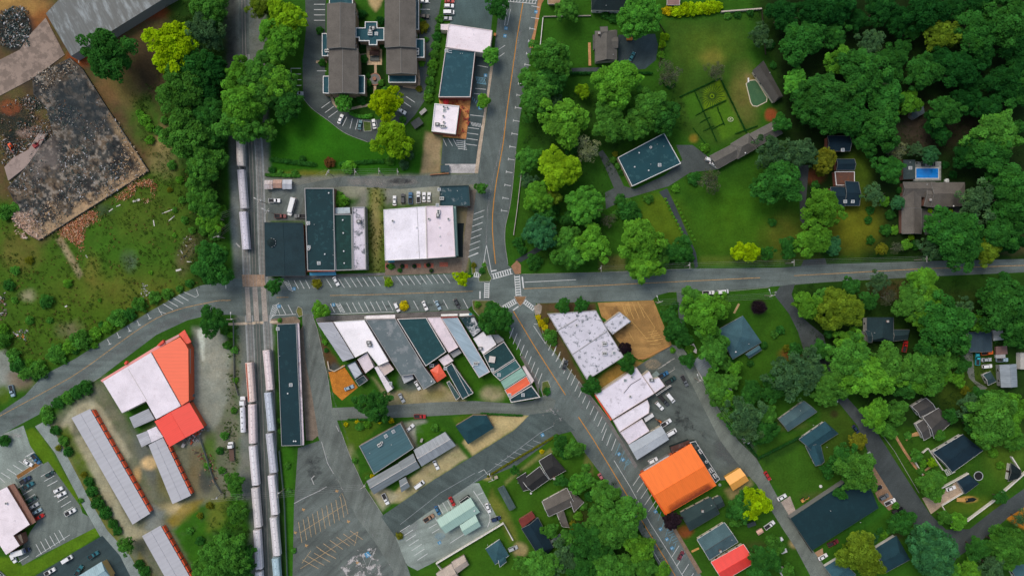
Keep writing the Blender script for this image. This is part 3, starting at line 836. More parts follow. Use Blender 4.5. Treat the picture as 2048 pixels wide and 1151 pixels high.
# ------------------------------------------------------------------ the ground
GR = srgb(56,88,30); GR_D = srgb(40,70,27); GR_O = srgb(88,100,40); GR_Y = srgb(112,116,38); GR_B = srgb(62,98,28)
DIRT = srgb(122,104,82); DIRT_R = srgb(140,88,58); DIRT_D = srgb(58,50,40); RUST = srgb(120,58,34); WOODS = srgb(30,42,22); WOODS_B = srgb(48,42,32)
GRAV = srgb(150, 145, 135); TAN = srgb(176, 148, 108); SAND = srgb(178, 128, 84)
AREAS = [   # (shape in survey pixels, colour, softness, strength, raggedness)
 # north-east woods and the gardens before them
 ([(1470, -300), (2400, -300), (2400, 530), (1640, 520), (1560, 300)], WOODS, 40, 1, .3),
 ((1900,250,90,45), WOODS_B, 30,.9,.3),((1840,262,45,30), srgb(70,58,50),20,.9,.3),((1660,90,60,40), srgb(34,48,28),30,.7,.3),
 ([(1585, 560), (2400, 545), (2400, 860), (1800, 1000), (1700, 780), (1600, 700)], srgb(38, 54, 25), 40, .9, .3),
 ([(1080, 0), (1180, 0), (1185, 135), (1090, 138), (1080, 60)], GR, 8, 1, .15),
 ([(1332,40),(1490,38),(1500,120),(1490,200),(1530,270),(1430,290),(1370,270),(1340,160)], srgb(66,86,36),14,1,.2),
 ((1415, 95, 50, 36), srgb(92, 100, 42), 30, .75, .5), ((1425, 115, 22, 16), srgb(128, 116, 52), 12, .6, .5),
 ((1490,190,26,50), srgb(118,104,58),18,.65,.5),([(1490,150),(1512,150),(1520,190),(1512,214),(1498,180)], srgb(140,112,76),6,.6,.4),
 ((1541, 230, 12, 12), srgb(140, 66, 40), 4, .95, .3), ((1388, 277, 8, 8), srgb(140, 112, 40), 5, .9, .3),
 ([(1408, 180), (1440, 158), (1453, 200), (1408, 223)], srgb(120, 132, 30), 5, .9, .25),
 ([(1362,195),(1390,180),(1408,222),(1380,240)], srgb(70,100,34),5,.9,.2),([(1415,220),(1456,200),(1488,262),(1445,280)], srgb(84,108,34),5,.9,.2),
 ([(1345,345),(1420,335),(1500,310),(1600,350),(1605,500),(1560,525),(1400,527),(1380,470)], srgb(57,86,28),16,1,.15),
 ((1470,430,60,50), srgb(74,104,28),40,.7,.3),((1450,480,90,40), srgb(76,98,30),30,.5,.4),((1570,470,40,40), srgb(96,92,34),26,.6,.4),((1440,330,60,22), srgb(44,74,26),16,.7,.3),
 ((1320,440,42,42), srgb(100,108,30),28,.85,.3),([(1290,395),(1330,385),(1375,490),(1310,490),(1285,440)], srgb(92,100,32),14,.7,.2),
 ((1708,450,52,50), srgb(104,104,26),26,.9,.25),((1715,345,28,50), srgb(86,96,34),16,.8,.3),((1630,352,20,14), srgb(118,66,44),8,.9,.3),
 ([(1155, 330), (1225, 330), (1225, 385), (1210, 400), (1190, 395)], srgb(48, 78, 28), 8, .9, .2),
 ([(1085,140),(1200,140),(1200,175),(1110,200)], srgb(48,80,28),10,.9,.2),([(1040,200),(1200,200),(1260,330),(1160,330),(1060,300)], srgb(44,68,28),20,.8,.3),
 ([(1030,400),(1080,400),(1060,470),(1025,500)], srgb(58,86,30),8,.9,.2),([(1080,490),(1130,480),(1130,530),(1060,530)], srgb(56,82,30),10,.9,.2),
 ([(1200, 512), (1250, 512), (1250, 540), (1200, 542)], srgb(110, 104, 56), 6, .8, .3),
 ([(1400, 512), (1640, 505), (1650, 524), (1400, 530)], srgb(92, 96, 46), 6, .8, .4),
 ((1850,592,120,12), srgb(58,66,32),10,.7,.4),((1790,580,50,22), srgb(84,66,44),14,.7,.4),((2030,490,40,20), srgb(92,84,54),10,.7,.4),
 # condominium grounds
 ([(535,240),(600,205),(640,235),(690,275),(760,285),(840,300),(840,345),(535,352)], srgb(50,92,24),8,1,.15),
 ((640, 270, 60, 40), srgb(58, 104, 26), 30, .7, .25), ((620, 348, 60, 7), srgb(120, 112, 44), 6, .7, .5),
 ([(512, 0), (530, 0), (525, 120), (508, 120)], srgb(78, 92, 38), 6, .9, .2),
 ([(715,100),(770,100),(775,190),(730,200),(716,180)], srgb(34,50,26),8,1,.2),([(700,180),(775,190),(770,230),(715,232)], srgb(46,74,26),8,1,.2),
 ([(735, -10), (770, -10), (760, 12), (752, 22), (740, 10)], srgb(186, 152, 116), 4, .9, .2),
 ([(850,262),(885,272),(880,348),(842,348)], srgb(158,132,104),5,.95,.3),([(820,200),(862,190),(855,262),(820,340),(800,340)], srgb(50,74,30),10,.8,.3),
 # downtown back lots
 ([(528,355),(975,345),(975,375),(880,415),(760,420),(735,412),(612,440),(530,440)], srgb(124,120,114),5,1,.35),
 ((605,405,70,35), srgb(96,96,96),18,.9,.3),([(735,375),(770,375),(770,545),(735,545)], srgb(92,96,48),6,1,.4),((752,450,10,70), srgb(142,126,84),8,.9,.5),
 ((692,395,24,22), srgb(52,82,30),8,.9,.3),((705,380,26,14), srgb(150,142,128),6,.9,.4),((820,415,55,8), srgb(74,92,42),5,.9,.5),((840,380,60,18), srgb(150,146,138),10,.8,.4),
 ([(905, 410), (950, 410), (945, 450), (935, 545), (905, 520)], srgb(128, 112, 90), 5, 1, .3), 
 # railway corridor
 ([(452, -20), (530, -20), (560, 1180), (470, 1180), (470, 600), (462, 400)], srgb(112, 112, 110), 6, 1, .3),
 ([(440,-20),(475,-20),(470,180),(450,180)], srgb(58,58,60),10,.9,.3),((470,430,8,80), srgb(132,134,136),5,.9,.3),
 ([(556,700),(566,700),(572,1160),(560,1160)], srgb(46,66,34),3,.9,.3),([(564,895),(585,895),(592,1160),(572,1160)], srgb(60,98,30),3,1,.3),
 ([(463,640),(475,650),(478,900),(468,1000),(435,1000),(440,900),(455,760)], srgb(66,100,32),8,.95,.3),
 # north-west clearance site and field
 ([(-300,-300),(330,-300),(345,60),(330,250),(340,350),(300,400),(190,520),(-300,520)], srgb(94,72,52),20,.9,.5),
 ([(255,20),(330,0),(345,30),(290,40),(250,60)], srgb(134,62,38),8,.9,.4),((160,115,26,16), srgb(136,66,36),8,.9,.4),((300,130,30,60), srgb(62,50,38),16,.9,.4),((235,175,40,30), srgb(112,84,56),14,.8,.5),
 ((75,45,25,45), srgb(136,80,46),10,.9,.5),((30,10,60,20), srgb(172,128,76),10,.8,.5),((30,60,40,45), srgb(44,44,46),10,.95,.4),((85,150,50,40), srgb(60,52,46),12,.7,.5),
 ([(210,150),(260,150),(330,290),(310,350),(280,260)], srgb(110,96,56),10,.8,.5),((290,240,34,50), srgb(70,92,38),14,.8,.5),((330,280,18,30), srgb(160,132,92),8,.8,.5),
 ([(-300,380),(20,400),(80,490),(290,345),(400,330),(440,560),(330,600),(60,760),(-300,800)], srgb(76,94,36),14,1,.35),
 ((250,470,110,60), srgb(70,98,36),40,.8,.5),((300,430,80,50), srgb(88,92,42),30,.7,.6),((40,500,40,40), srgb(104,96,46),22,.8,.5),((250,590,120,40), srgb(98,100,38),30,.8,.5),((160,640,90,50), srgb(80,96,32),30,.7,.5),
 ((140,660,24,14), srgb(120,108,84),12,.7,.6),((392,490,22,22), srgb(132,112,88),10,.8,.6),((368,520,14,30), srgb(96,80,60),10,.7,.6),((205,420,18,12), srgb(64,66,62),8,.6,.6),((330,320,30,30), srgb(128,118,76),20,.7,.6),
 ((260,520,14,18), srgb(92,104,92),10,.5,.6),((55,590,14,10), srgb(160,144,120),8,.8,.5),((185,540,16,30), srgb(122,110,52),10,.6,.6),
 ([(150,470),(168,460),(200,390),(180,400),(165,450)], srgb(60,60,50),6,.5,.5),([(112,478),(125,472),(165,548),(158,556)], srgb(158,136,112),4,.9,.4),
 ([(-20,700),(10,700),(25,720),(55,760),(-20,800)], srgb(138,136,134),6,.95,.3),((40,760,24,20), srgb(124,106,92),10,.9,.4),((6,788,14,18), srgb(92,104,38),5,.95,.3),
 ([(330, 0), (450, 0), (440, 600), (385, 560), (380, 420), (345, 280)], srgb(40, 58, 26), 20, .85, .4),
 # south-west: storage yard and clinic lots
 ([(85,860),(180,770),(205,755),(275,880),(480,690),(475,1000),(440,1160),(290,1160)], srgb(112,108,92),14,1,.5),
 ([(385,655),(440,655),(462,700),(455,800),(430,860),(400,850),(385,800)], srgb(140,137,130),8,1,.4),((420,720,22,60), srgb(158,154,148),16,.6,.6),([(395,660),(409,655),(409,720),(404,720)], srgb(214,212,206),3,.8,.3),
 ([(120,850),(150,812),(180,800),(205,815),(262,910),(255,920),(185,830),(150,835),(140,870)], srgb(168,156,136),6,.9,.4),
 ([(140,880),(165,870),(262,1050),(300,1060),(300,1075),(255,1080)], srgb(166,154,132),5,.9,.4),([(112,862),(135,850),(160,900),(190,960),(225,1040),(250,1075),(235,1070),(150,940)], srgb(92,98,44),6,.9,.5),
 ([(100, 880), (110, 870), (260, 1110), (300, 1160), (270, 1160)], srgb(110, 106, 50), 6, .8, .5),
 ([(262,850),(300,900),(315,960),(340,1010),(320,1010),(270,900)], srgb(98,98,94),8,.9,.4),((300,925,16,14), srgb(206,168,126),6,.9,.5),((275,948,8,14), srgb(196,156,110),5,.9,.5),((350,1015,30,12), srgb(196,170,132),8,.8,.5),
 ((330,950,16,60), srgb(108,100,62),12,.8,.5),([(300,1010),(330,1020),(320,1070),(290,1060)], srgb(128,128,128),8,.9,.3),((395,940,18,50), srgb(112,98,74),10,.8,.5),((412,960,14,28), srgb(66,68,70),5,.8,.3),
 ([(335,1040),(365,1005),(405,998),(398,1030),(370,1050),(345,1055)], srgb(136,114,44),6,.85,.5),([(345,1060),(400,1010),(470,990),(500,1000),(500,1160),(395,1160)], srgb(60,96,30),8,1,.3),([(415,1000),(460,990),(450,1040),(415,1060)], srgb(120,116,48),12,.6,.5),
 ([(280,1100),(300,1140),(310,1160),(265,1160)], srgb(120,108,48),6,.8,.5),((420,905,16,40), srgb(84,100,44),8,.8,.4),((385,875,22,14), srgb(128,122,112),6,.9,.5),
 ((12,884,16,16), srgb(88,108,32),3,1,.2),([(47,862),(66,855),(85,872),(105,905),(165,1005),(162,1018),(140,1010),(125,985),(95,940),(70,905),(50,888)], srgb(96,112,32),3,1,.2),
 ([(-20,1110),(20,1115),(40,1130),(80,1115),(180,1055),(200,1052),(204,1065),(160,1095),(60,1155),(-20,1170)], srgb(96,114,32),3,1,.2),
 # south block yards
 ([(633,665),(690,740),(668,742),(655,745),(645,700)], srgb(90,64,44),4,.95,.4),((668,738,14,14), srgb(70,72,72),5,.9,.4),
 ([(690,790),(725,765),(745,775),(775,800),(765,812),(700,808)], srgb(62,92,32),5,.95,.3),([(745,755),(775,785),(850,775),(880,765),(930,800),(940,812),(780,815),(775,800)], srgb(150,132,104),5,.95,.5),((820,760,24,22), srgb(92,92,92),6,.8,.3),((870,790,24,10), srgb(124,110,64),6,.6,.5),
 ([(908,722),(925,708),(952,760),(985,750),(1018,800),(950,812),(945,780)], srgb(62,94,28),5,1,.3),((985,787,22,16), srgb(154,140,112),8,.9,.5),
 ([(685,842),(740,838),(760,850),(718,890),(705,905),(690,890)], srgb(82,98,34),5,1,.4),((700,930,14,34), srgb(150,136,108),6,.9,.5),((708,925,8,22), srgb(70,100,34),4,.9,.3),((738,952,12,10), srgb(72,88,30),4,.9,.4),
 ([(800,845),(850,838),(860,850),(830,895),(812,870)], srgb(152,146,138),5,.9,.4),([(832,852),(860,842),(890,858),(862,880),(832,890)], srgb(66,98,30),4,1,.3),
 ([(903,835),(945,828),(920,846),(908,845)], srgb(84,100,36),3,.9,.3),([(965,830),(1060,830),(1030,858),(945,910),(925,885)], srgb(186,160,120),4,1,.35),
 ([(800,975),(845,935),(912,890),(935,915),(880,950),(840,978),(800,1005),(770,1005)], srgb(172,152,118),5,1,.5),([(745,965),(800,990),(765,1020),(742,985)], srgb(166,152,130),6,.95,.4),
 # yards south of the side street
 ([(935,975),(1115,868),(1165,870),(1300,1000),(1300,1200),(820,1200),(840,1140),(905,1110),(1000,1040),(965,985)], srgb(66,94,31),5,1,.25),
 ([(985,980),(1000,1000),(1020,1030),(1035,1080),(1020,1085),(1000,1040),(975,1010)], srgb(112,112,50),8,.85,.5),((1040,1098,14,14), srgb(176,150,112),6,.9,.4),([(1010,960),(1060,920),(1100,895),(1108,900),(1050,935),(1012,968)], srgb(138,128,82),4,.7,.5),((973,952,12,8), srgb(182,150,108),4,.8,.4),
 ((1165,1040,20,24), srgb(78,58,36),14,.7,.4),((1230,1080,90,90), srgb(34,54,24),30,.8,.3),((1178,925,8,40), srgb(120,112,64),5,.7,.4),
 # east of the diagonal street
 ([(1075,605),(1190,605),(1190,625),(1095,625),(1170,765),(1160,770),(1075,660)], srgb(88,70,50),5,1,.4),((1240,655,40,50), srgb(84,66,46),10,.8,.4),
 ([(1190, 762), (1250, 715), (1290, 725), (1200, 790)], srgb(150, 116, 62), 5, .95, .4),
 ([(1310,595),(1345,582),(1352,600),(1360,690),(1440,830),(1480,900),(1530,900),(1590,720),(1600,700),(1575,630),(1545,590),(1360,590)], srgb(57,87,29),5,1,.25),
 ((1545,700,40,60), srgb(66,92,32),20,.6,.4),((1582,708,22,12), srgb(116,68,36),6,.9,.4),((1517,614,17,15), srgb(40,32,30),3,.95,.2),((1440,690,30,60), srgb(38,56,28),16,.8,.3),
 ([(1470,890),(1620,860),(1690,960),(1580,1030),(1560,980)], srgb(64,90,32),6,1,.25),([(1520,912),(1600,870),(1610,885),(1530,930)], srgb(34,56,26),6,.6,.3),((1570,850,40,10), srgb(110,104,60),6,.5,.5),((1650,990,40,8), srgb(96,84,56),6,.4,.5),
 ([(1640,780),(1680,800),(1720,870),(1740,930),(1690,960),(1640,900)], srgb(70,84,34),8,.95,.3),((1668,827,8,8), srgb(54,40,28),4,.8,.3),
 ([(1350,1050),(1380,1020),(1450,960),(1545,1010),(1600,1100),(1620,1180),(1410,1180)], srgb(58,86,30),6,1,.3),((1370,1062,16,12), srgb(126,66,36),5,.9,.4),([(1448,978),(1500,955),(1505,968),(1460,1000)], srgb(138,122,86),5,.9,.4),((1510,1095,30,12), srgb(86,82,50),8,.5,.5),((1590,1085,12,10), srgb(160,132,96),4,.8,.4),
 ([(1750,870),(1785,850),(1850,930),(1850,975),(1880,1030),(1850,1040),(1800,940)], srgb(62,86,30),5,1,.25),([(1780,850),(1960,860),(2048,900),(2048,970),(1930,1055),(1900,1060),(1850,980)], srgb(60,86,30),6,1,.25),((1950,1010,70,16), srgb(92,98,36),10,.7,.4),
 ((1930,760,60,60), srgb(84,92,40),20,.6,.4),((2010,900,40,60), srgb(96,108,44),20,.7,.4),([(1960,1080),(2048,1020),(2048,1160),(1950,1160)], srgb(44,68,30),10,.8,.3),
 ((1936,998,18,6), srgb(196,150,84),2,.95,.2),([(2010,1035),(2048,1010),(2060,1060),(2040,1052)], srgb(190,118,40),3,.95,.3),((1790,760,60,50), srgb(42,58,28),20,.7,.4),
 ([(1780,1070),(1830,1020),(1840,1040),(1800,1080)], srgb(70,56,42),8,.6,.4),([(1690,1030),(1770,990),(1790,1010),(1700,1080)], srgb(52,92,36),8,.8,.3),
]
def tint(c):
 g = c[1] > c[0] * 1.08 and c[1] > c[2] * 1.5        # grass reads greener than bare earth
 return (c[0] * .70, c[1] * 1.02, c[2] * .56) if g else (c[0] * .92, c[1] * 1.03, c[2] * .95)
def build_ground():
 st = 3.0
 xs = np.arange(-300, 2349, st); ys = np.arange(-300, 1452, st)
 X, Y = np.meshgrid(xs, ys); ny, nx = X.shape
 C = np.empty((ny, nx, 3)); C[:] = tint(GR)
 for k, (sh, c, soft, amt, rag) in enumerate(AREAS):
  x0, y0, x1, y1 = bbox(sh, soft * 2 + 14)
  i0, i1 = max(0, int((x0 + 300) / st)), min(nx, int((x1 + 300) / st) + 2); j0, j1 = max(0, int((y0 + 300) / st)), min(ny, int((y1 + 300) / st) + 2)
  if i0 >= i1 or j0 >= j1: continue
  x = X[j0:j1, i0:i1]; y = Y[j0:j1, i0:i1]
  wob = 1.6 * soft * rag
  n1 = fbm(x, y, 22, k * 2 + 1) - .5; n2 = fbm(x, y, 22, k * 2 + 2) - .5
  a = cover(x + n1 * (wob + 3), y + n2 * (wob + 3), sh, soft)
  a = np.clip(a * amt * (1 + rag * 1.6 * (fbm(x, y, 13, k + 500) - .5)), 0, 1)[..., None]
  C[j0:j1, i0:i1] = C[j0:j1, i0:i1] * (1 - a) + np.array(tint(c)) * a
 v = np.stack([(X - CX) * S, (CY - Y) * S, np.zeros(X.shape)], -1)
 edge = np.zeros(X.shape, bool); edge[0] = edge[-1] = True; edge[:, 0] = edge[:, -1] = True
 v[edge, :2] *= 9.0
 q = (np.arange(nx * (ny - 1)).reshape(ny - 1, nx)[:, :-1]).ravel()
 f = np.stack([q, q + nx, q + nx + 1, q + 1], -1).astype(np.int32)
 me = bpy.data.meshes.new('ground')
 me.vertices.add(nx * ny); me.vertices.foreach_set('co', v.reshape(-1).astype(np.float32))
 me.loops.add(f.size); me.loops.foreach_set('vertex_index', f[:, ::-1].ravel())
 me.polygons.add(len(f)); me.polygons.foreach_set('loop_start', np.arange(0, f.size, 4, dtype=np.int32))
 me.update(calc_edges=True)
 at = me.attributes.new('surface', 'FLOAT_COLOR', 'POINT')
 at.data.foreach_set('color', np.concatenate([C, np.ones((ny, nx, 1))], -1).reshape(-1).astype(np.float32))
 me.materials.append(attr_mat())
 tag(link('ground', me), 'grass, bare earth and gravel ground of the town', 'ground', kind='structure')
build_ground()

# ------------------------------------------------------------------ roads, lots, paths
Z_LOT, Z_ROAD, Z_MARK = .012, .03, .062
main = [(-40,848),(0,824),(50,790),(86,750),(150,717),(220,672),(300,622),(360,588),(400,571),(470,557),(560,557),(568,549),(740,553),(905,547),(940,556),
  (956,548),(985,545),(1043,549),(1200,545),(1390,537),(1560,535),(1650,528),(1850,522),(2120,516),(2120,541),(1850,553),(1650,564),(1590,569),(1540,573),(1450,581),(1345,582),(1315,590),(1304,600),(1200,603),(1072,606),
  (1068,632),(1035,622),(1010,622),(985,604),(942,612),(936,618),(800,625),(663,629),(624,632),(607,632),(600,618),(595,640),(536,640),(470,629),(420,629),(375,640),(313,669),(203,752),(104,814),(0,870),(-40,890)]
sheet('main_street', main, asphalt(srgb(94,98,100),.6,.0), Z_ROAD, 'grey asphalt main street with angled parking bays', 'street')
north = [(1000,-40),(1000,0),(995,40),(988,110),(975,150),(978,200),(962,300),(956,347),(958,372),(951,389),(937,511),(950,545),(985,549),(1043,552),(1016,530),(1010,485),(1011,452),(1022,400),(1032,303),(1040,235),(1050,180),(1062,100),(1077,0),(1082,-40)]
sheet('north_street', north, asphalt(srgb(88,91,93),.6, R(80)), Z_ROAD + .004, 'grey asphalt street running north from the crossing', 'street')
diag = [(1012,618),(1068,628),(1089,684),(1157,762),(1186,796),(1220,841),(1238,875),(1273,929),(1312,1020),(1346,1057),(1403,1151),(1440,1215),(1380,1215),(1330,1151),(1245,1000),(1214,963),(1165,898),(1139,858),(1090,840),(1062,832),(1085,790),(1076,768),(1040,700),(1019,666)]
sheet('diagonal_street', diag, asphalt(srgb(92,95,97),.6, R(-58)), Z_ROAD + .008, 'grey asphalt street running south-east from the crossing', 'street')
s1 = [(604,628),(624,627),(635,658),(657,762),(664,812),(682,862),(700,911),(726,968),(765,1028),(791,1073),(817,1138),(840,1210),(790,1210),(786,1140),(752,1086),(713,1033),(666,942),(635,870),(620,778),(609,710)]
sheet('side_street', s1, asphalt(srgb(98,98,98),.7, R(-75)), Z_ROAD + .012, 'worn grey side street beside the long flat building', 'street')
sheet('back_alley',[(660,815),(760,811),(860,804),(950,801),(1020,806),(1065,800),(1092,790),(1112,800),(1100,836),(1060,830),(960,826),(830,833),(668,840)], asphalt(srgb(98,98,97),.6), Z_ROAD + .016, 'narrow grey alley behind the shop row', 'alley')
sheet('lower_street',[(1060,828),(1110,822),(1150,860),(1115,869),(1035,929),(941,968),(886,1004),(847,1030),(790,1072),(762,1032),(800,1006),(870,957),(943,913),(1028,860)], asphalt(srgb(74,80,82),.6, R(30)), Z_ROAD + .020, 'dark asphalt street below the clinic parking', 'street')
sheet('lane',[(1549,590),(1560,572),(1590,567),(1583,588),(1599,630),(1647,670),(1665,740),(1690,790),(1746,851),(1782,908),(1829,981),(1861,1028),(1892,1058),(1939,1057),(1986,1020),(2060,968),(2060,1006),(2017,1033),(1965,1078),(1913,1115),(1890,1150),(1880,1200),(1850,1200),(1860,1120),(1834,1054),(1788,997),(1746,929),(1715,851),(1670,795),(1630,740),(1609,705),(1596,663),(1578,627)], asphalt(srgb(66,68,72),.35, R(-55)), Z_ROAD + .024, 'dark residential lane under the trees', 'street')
sheet('rear_lane',[(1344,690),(1362,690),(1377,712),(1409,765),(1435,812),(1476,880),(1513,916),(1552,987),(1588,1046),(1617,1088),(1668,1155),(1690,1200),(1660,1200),(1622,1153),(1591,1095),(1565,1056),(1536,1009),(1513,968),(1470,920),(1440,880)], asphalt(srgb(104,104,102),.5, R(-58)), Z_ROAD + .028, 'grey rear lane behind the white roofed shops', 'lane')
lots = [
 ('car_park',[(605,118),(650,118),(650,190),(690,215),(720,238),(750,240),(790,232),(800,150),(850,150),(860,185),(830,230),(800,262),(760,284),(735,284),(690,266),(655,240),(625,218),(606,196)], srgb(72,75,77),.5, 'curved car park below the condominium blocks'),
 ('driveway',[(610,-20),(652,-20),(650,120),(606,120),(612,60)], srgb(70,74,76),.4, 'asphalt drive west of the condominium blocks'),
 ('driveway',[(848,-20),(886,-20),(872,60),(858,150),(850,190),(835,190),(838,60)], srgb(76,80,81),.4, 'asphalt drive east of the condominium blocks'),
 ('car_park',[(905,-20),(990,-20),(982,60),(900,48)], srgb(70,82,86),.4, 'dark car park behind the large white shop roof'),
 ('car_park',[(951,104),(985,110),(981,155),(950,348),(882,328),(886,276),(932,278),(943,195)], srgb(66,74,78),.5, 'car park beside the orange terrace'),
 ('alley',[(545,380),(690,352),(830,352),(960,348),(960,368),(880,372),(800,378),(700,372),(610,378),(600,440),(535,440)], srgb(96,97,98),.7, 'grey back alley north of the downtown shops'),
 ('car_park',[(596,895),(640,880),(668,945),(718,1035),(768,1088),(806,1160),(585,1160),(588,1010)], srgb(88,89,90),.8, 'large worn car park south of the long flat building'),
 ('car_park',[(780,1070),(847,1030),(935,965),(958,965),(1000,1045),(905,1105),(835,1140),(815,1130)], srgb(126,128,128),.6, 'grey car park round the mint green clinic'),
 ('car_park',[(1195,605),(1307,600),(1344,690),(1300,715),(1285,720),(1262,708),(1235,680),(1205,640)], srgb(154,112,69),.6, 'orange-brown gravel car park with faded bays'),
 ('car_park',[(1270,735),(1300,716),(1345,688),(1420,800),(1470,905),(1513,945),(1490,955),(1440,960),(1385,885),(1280,945),(1262,920),(1228,845),(1290,785)], srgb(84,86,86),.6, 'asphalt yard behind the white roofed shops'),
 ('driveway',[(1210,385),(1228,376),(1215,345),(1196,305),(1205,300),(1232,338),(1248,372),(1270,378),(1330,350),(1365,320),(1352,290),(1385,290),(1412,310),(1440,338),(1380,345),(1338,372),(1300,383),(1250,398),(1212,418)], srgb(72,74,76),.4, 'dark drive round the flat teal roofed house'),
 ('driveway',[(1318,384),(1334,376),(1350,410),(1376,470),(1392,505),(1396,533),(1390,537),(1384,505),(1360,455),(1338,410)], srgb(56,60,66),.3, 'narrow dark drive across the lawn to the street'),
 ('driveway',[(1090,138),(1220,134),(1220,146),(1090,147)], srgb(62,66,70),.3, 'narrow drive below the grey gabled house'),
 ('driveway',[(1236,70),(1310,68),(1316,90),(1312,120),(1290,138),(1260,140),(1236,136)], srgb(54,64,70),.5, 'dark turning court beside the grey gabled house'),
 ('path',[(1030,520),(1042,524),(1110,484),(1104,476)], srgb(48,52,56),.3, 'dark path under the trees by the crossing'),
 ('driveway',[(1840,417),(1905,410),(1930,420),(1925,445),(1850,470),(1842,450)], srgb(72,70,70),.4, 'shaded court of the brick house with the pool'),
 ('driveway',[(1353,583),(1373,581),(1372,600),(1366,650),(1358,640)], srgb(92,98,98),.4, 'short drive beside the round green tree'),
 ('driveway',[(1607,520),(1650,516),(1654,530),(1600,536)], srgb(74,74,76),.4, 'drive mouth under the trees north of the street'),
 ('driveway',[(1598,330),(1618,330),(1612,400),(1608,450),(1600,440)], srgb(60,60,62),.4, 'dark drive beside the rust-brown court'),
 ('car_park',[(-20,880),(10,865),(47,850),(60,890),(95,940),(60,960),(25,980),(-20,1000)], srgb(124,126,126),.5, 'grey car park west of the storage yard'),
 ('car_park',[(30,958),(96,922),(160,1010),(165,1025),(200,1045),(195,1052),(85,1108),(45,1130),(35,1112),(62,1060),(75,1042)], srgb(98,100,100),.6, 'asphalt car park beside the white clinic roof'),
 ('driveway',[(70,852),(92,840),(110,865),(160,960),(180,1000),(215,1060),(260,1110),(300,1180),(255,1180),(205,1080),(165,1010),(110,905)], srgb(124,126,128),.5, 'grey drive along the row of clipped trees'),
 ('car_park',[(55,1160),(150,1102),(205,1070),(240,1110),(275,1180),(55,1180)], srgb(50,62,68),.4, 'dark car park beside the pale blue roof'),
 ('driveway',[(1915,695),(1945,705),(1950,760),(1975,775),(1965,782),(1938,755),(1925,715)], srgb(104,102,98),.4, 'curved gravel drive to the grey barn'),
]
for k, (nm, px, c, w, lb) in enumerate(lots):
 sheet(nm, px, asphalt(c, w, .4 * k), layer('lot', Z_LOT, .0007), lb, 'car park' if nm == 'car_park' else nm)
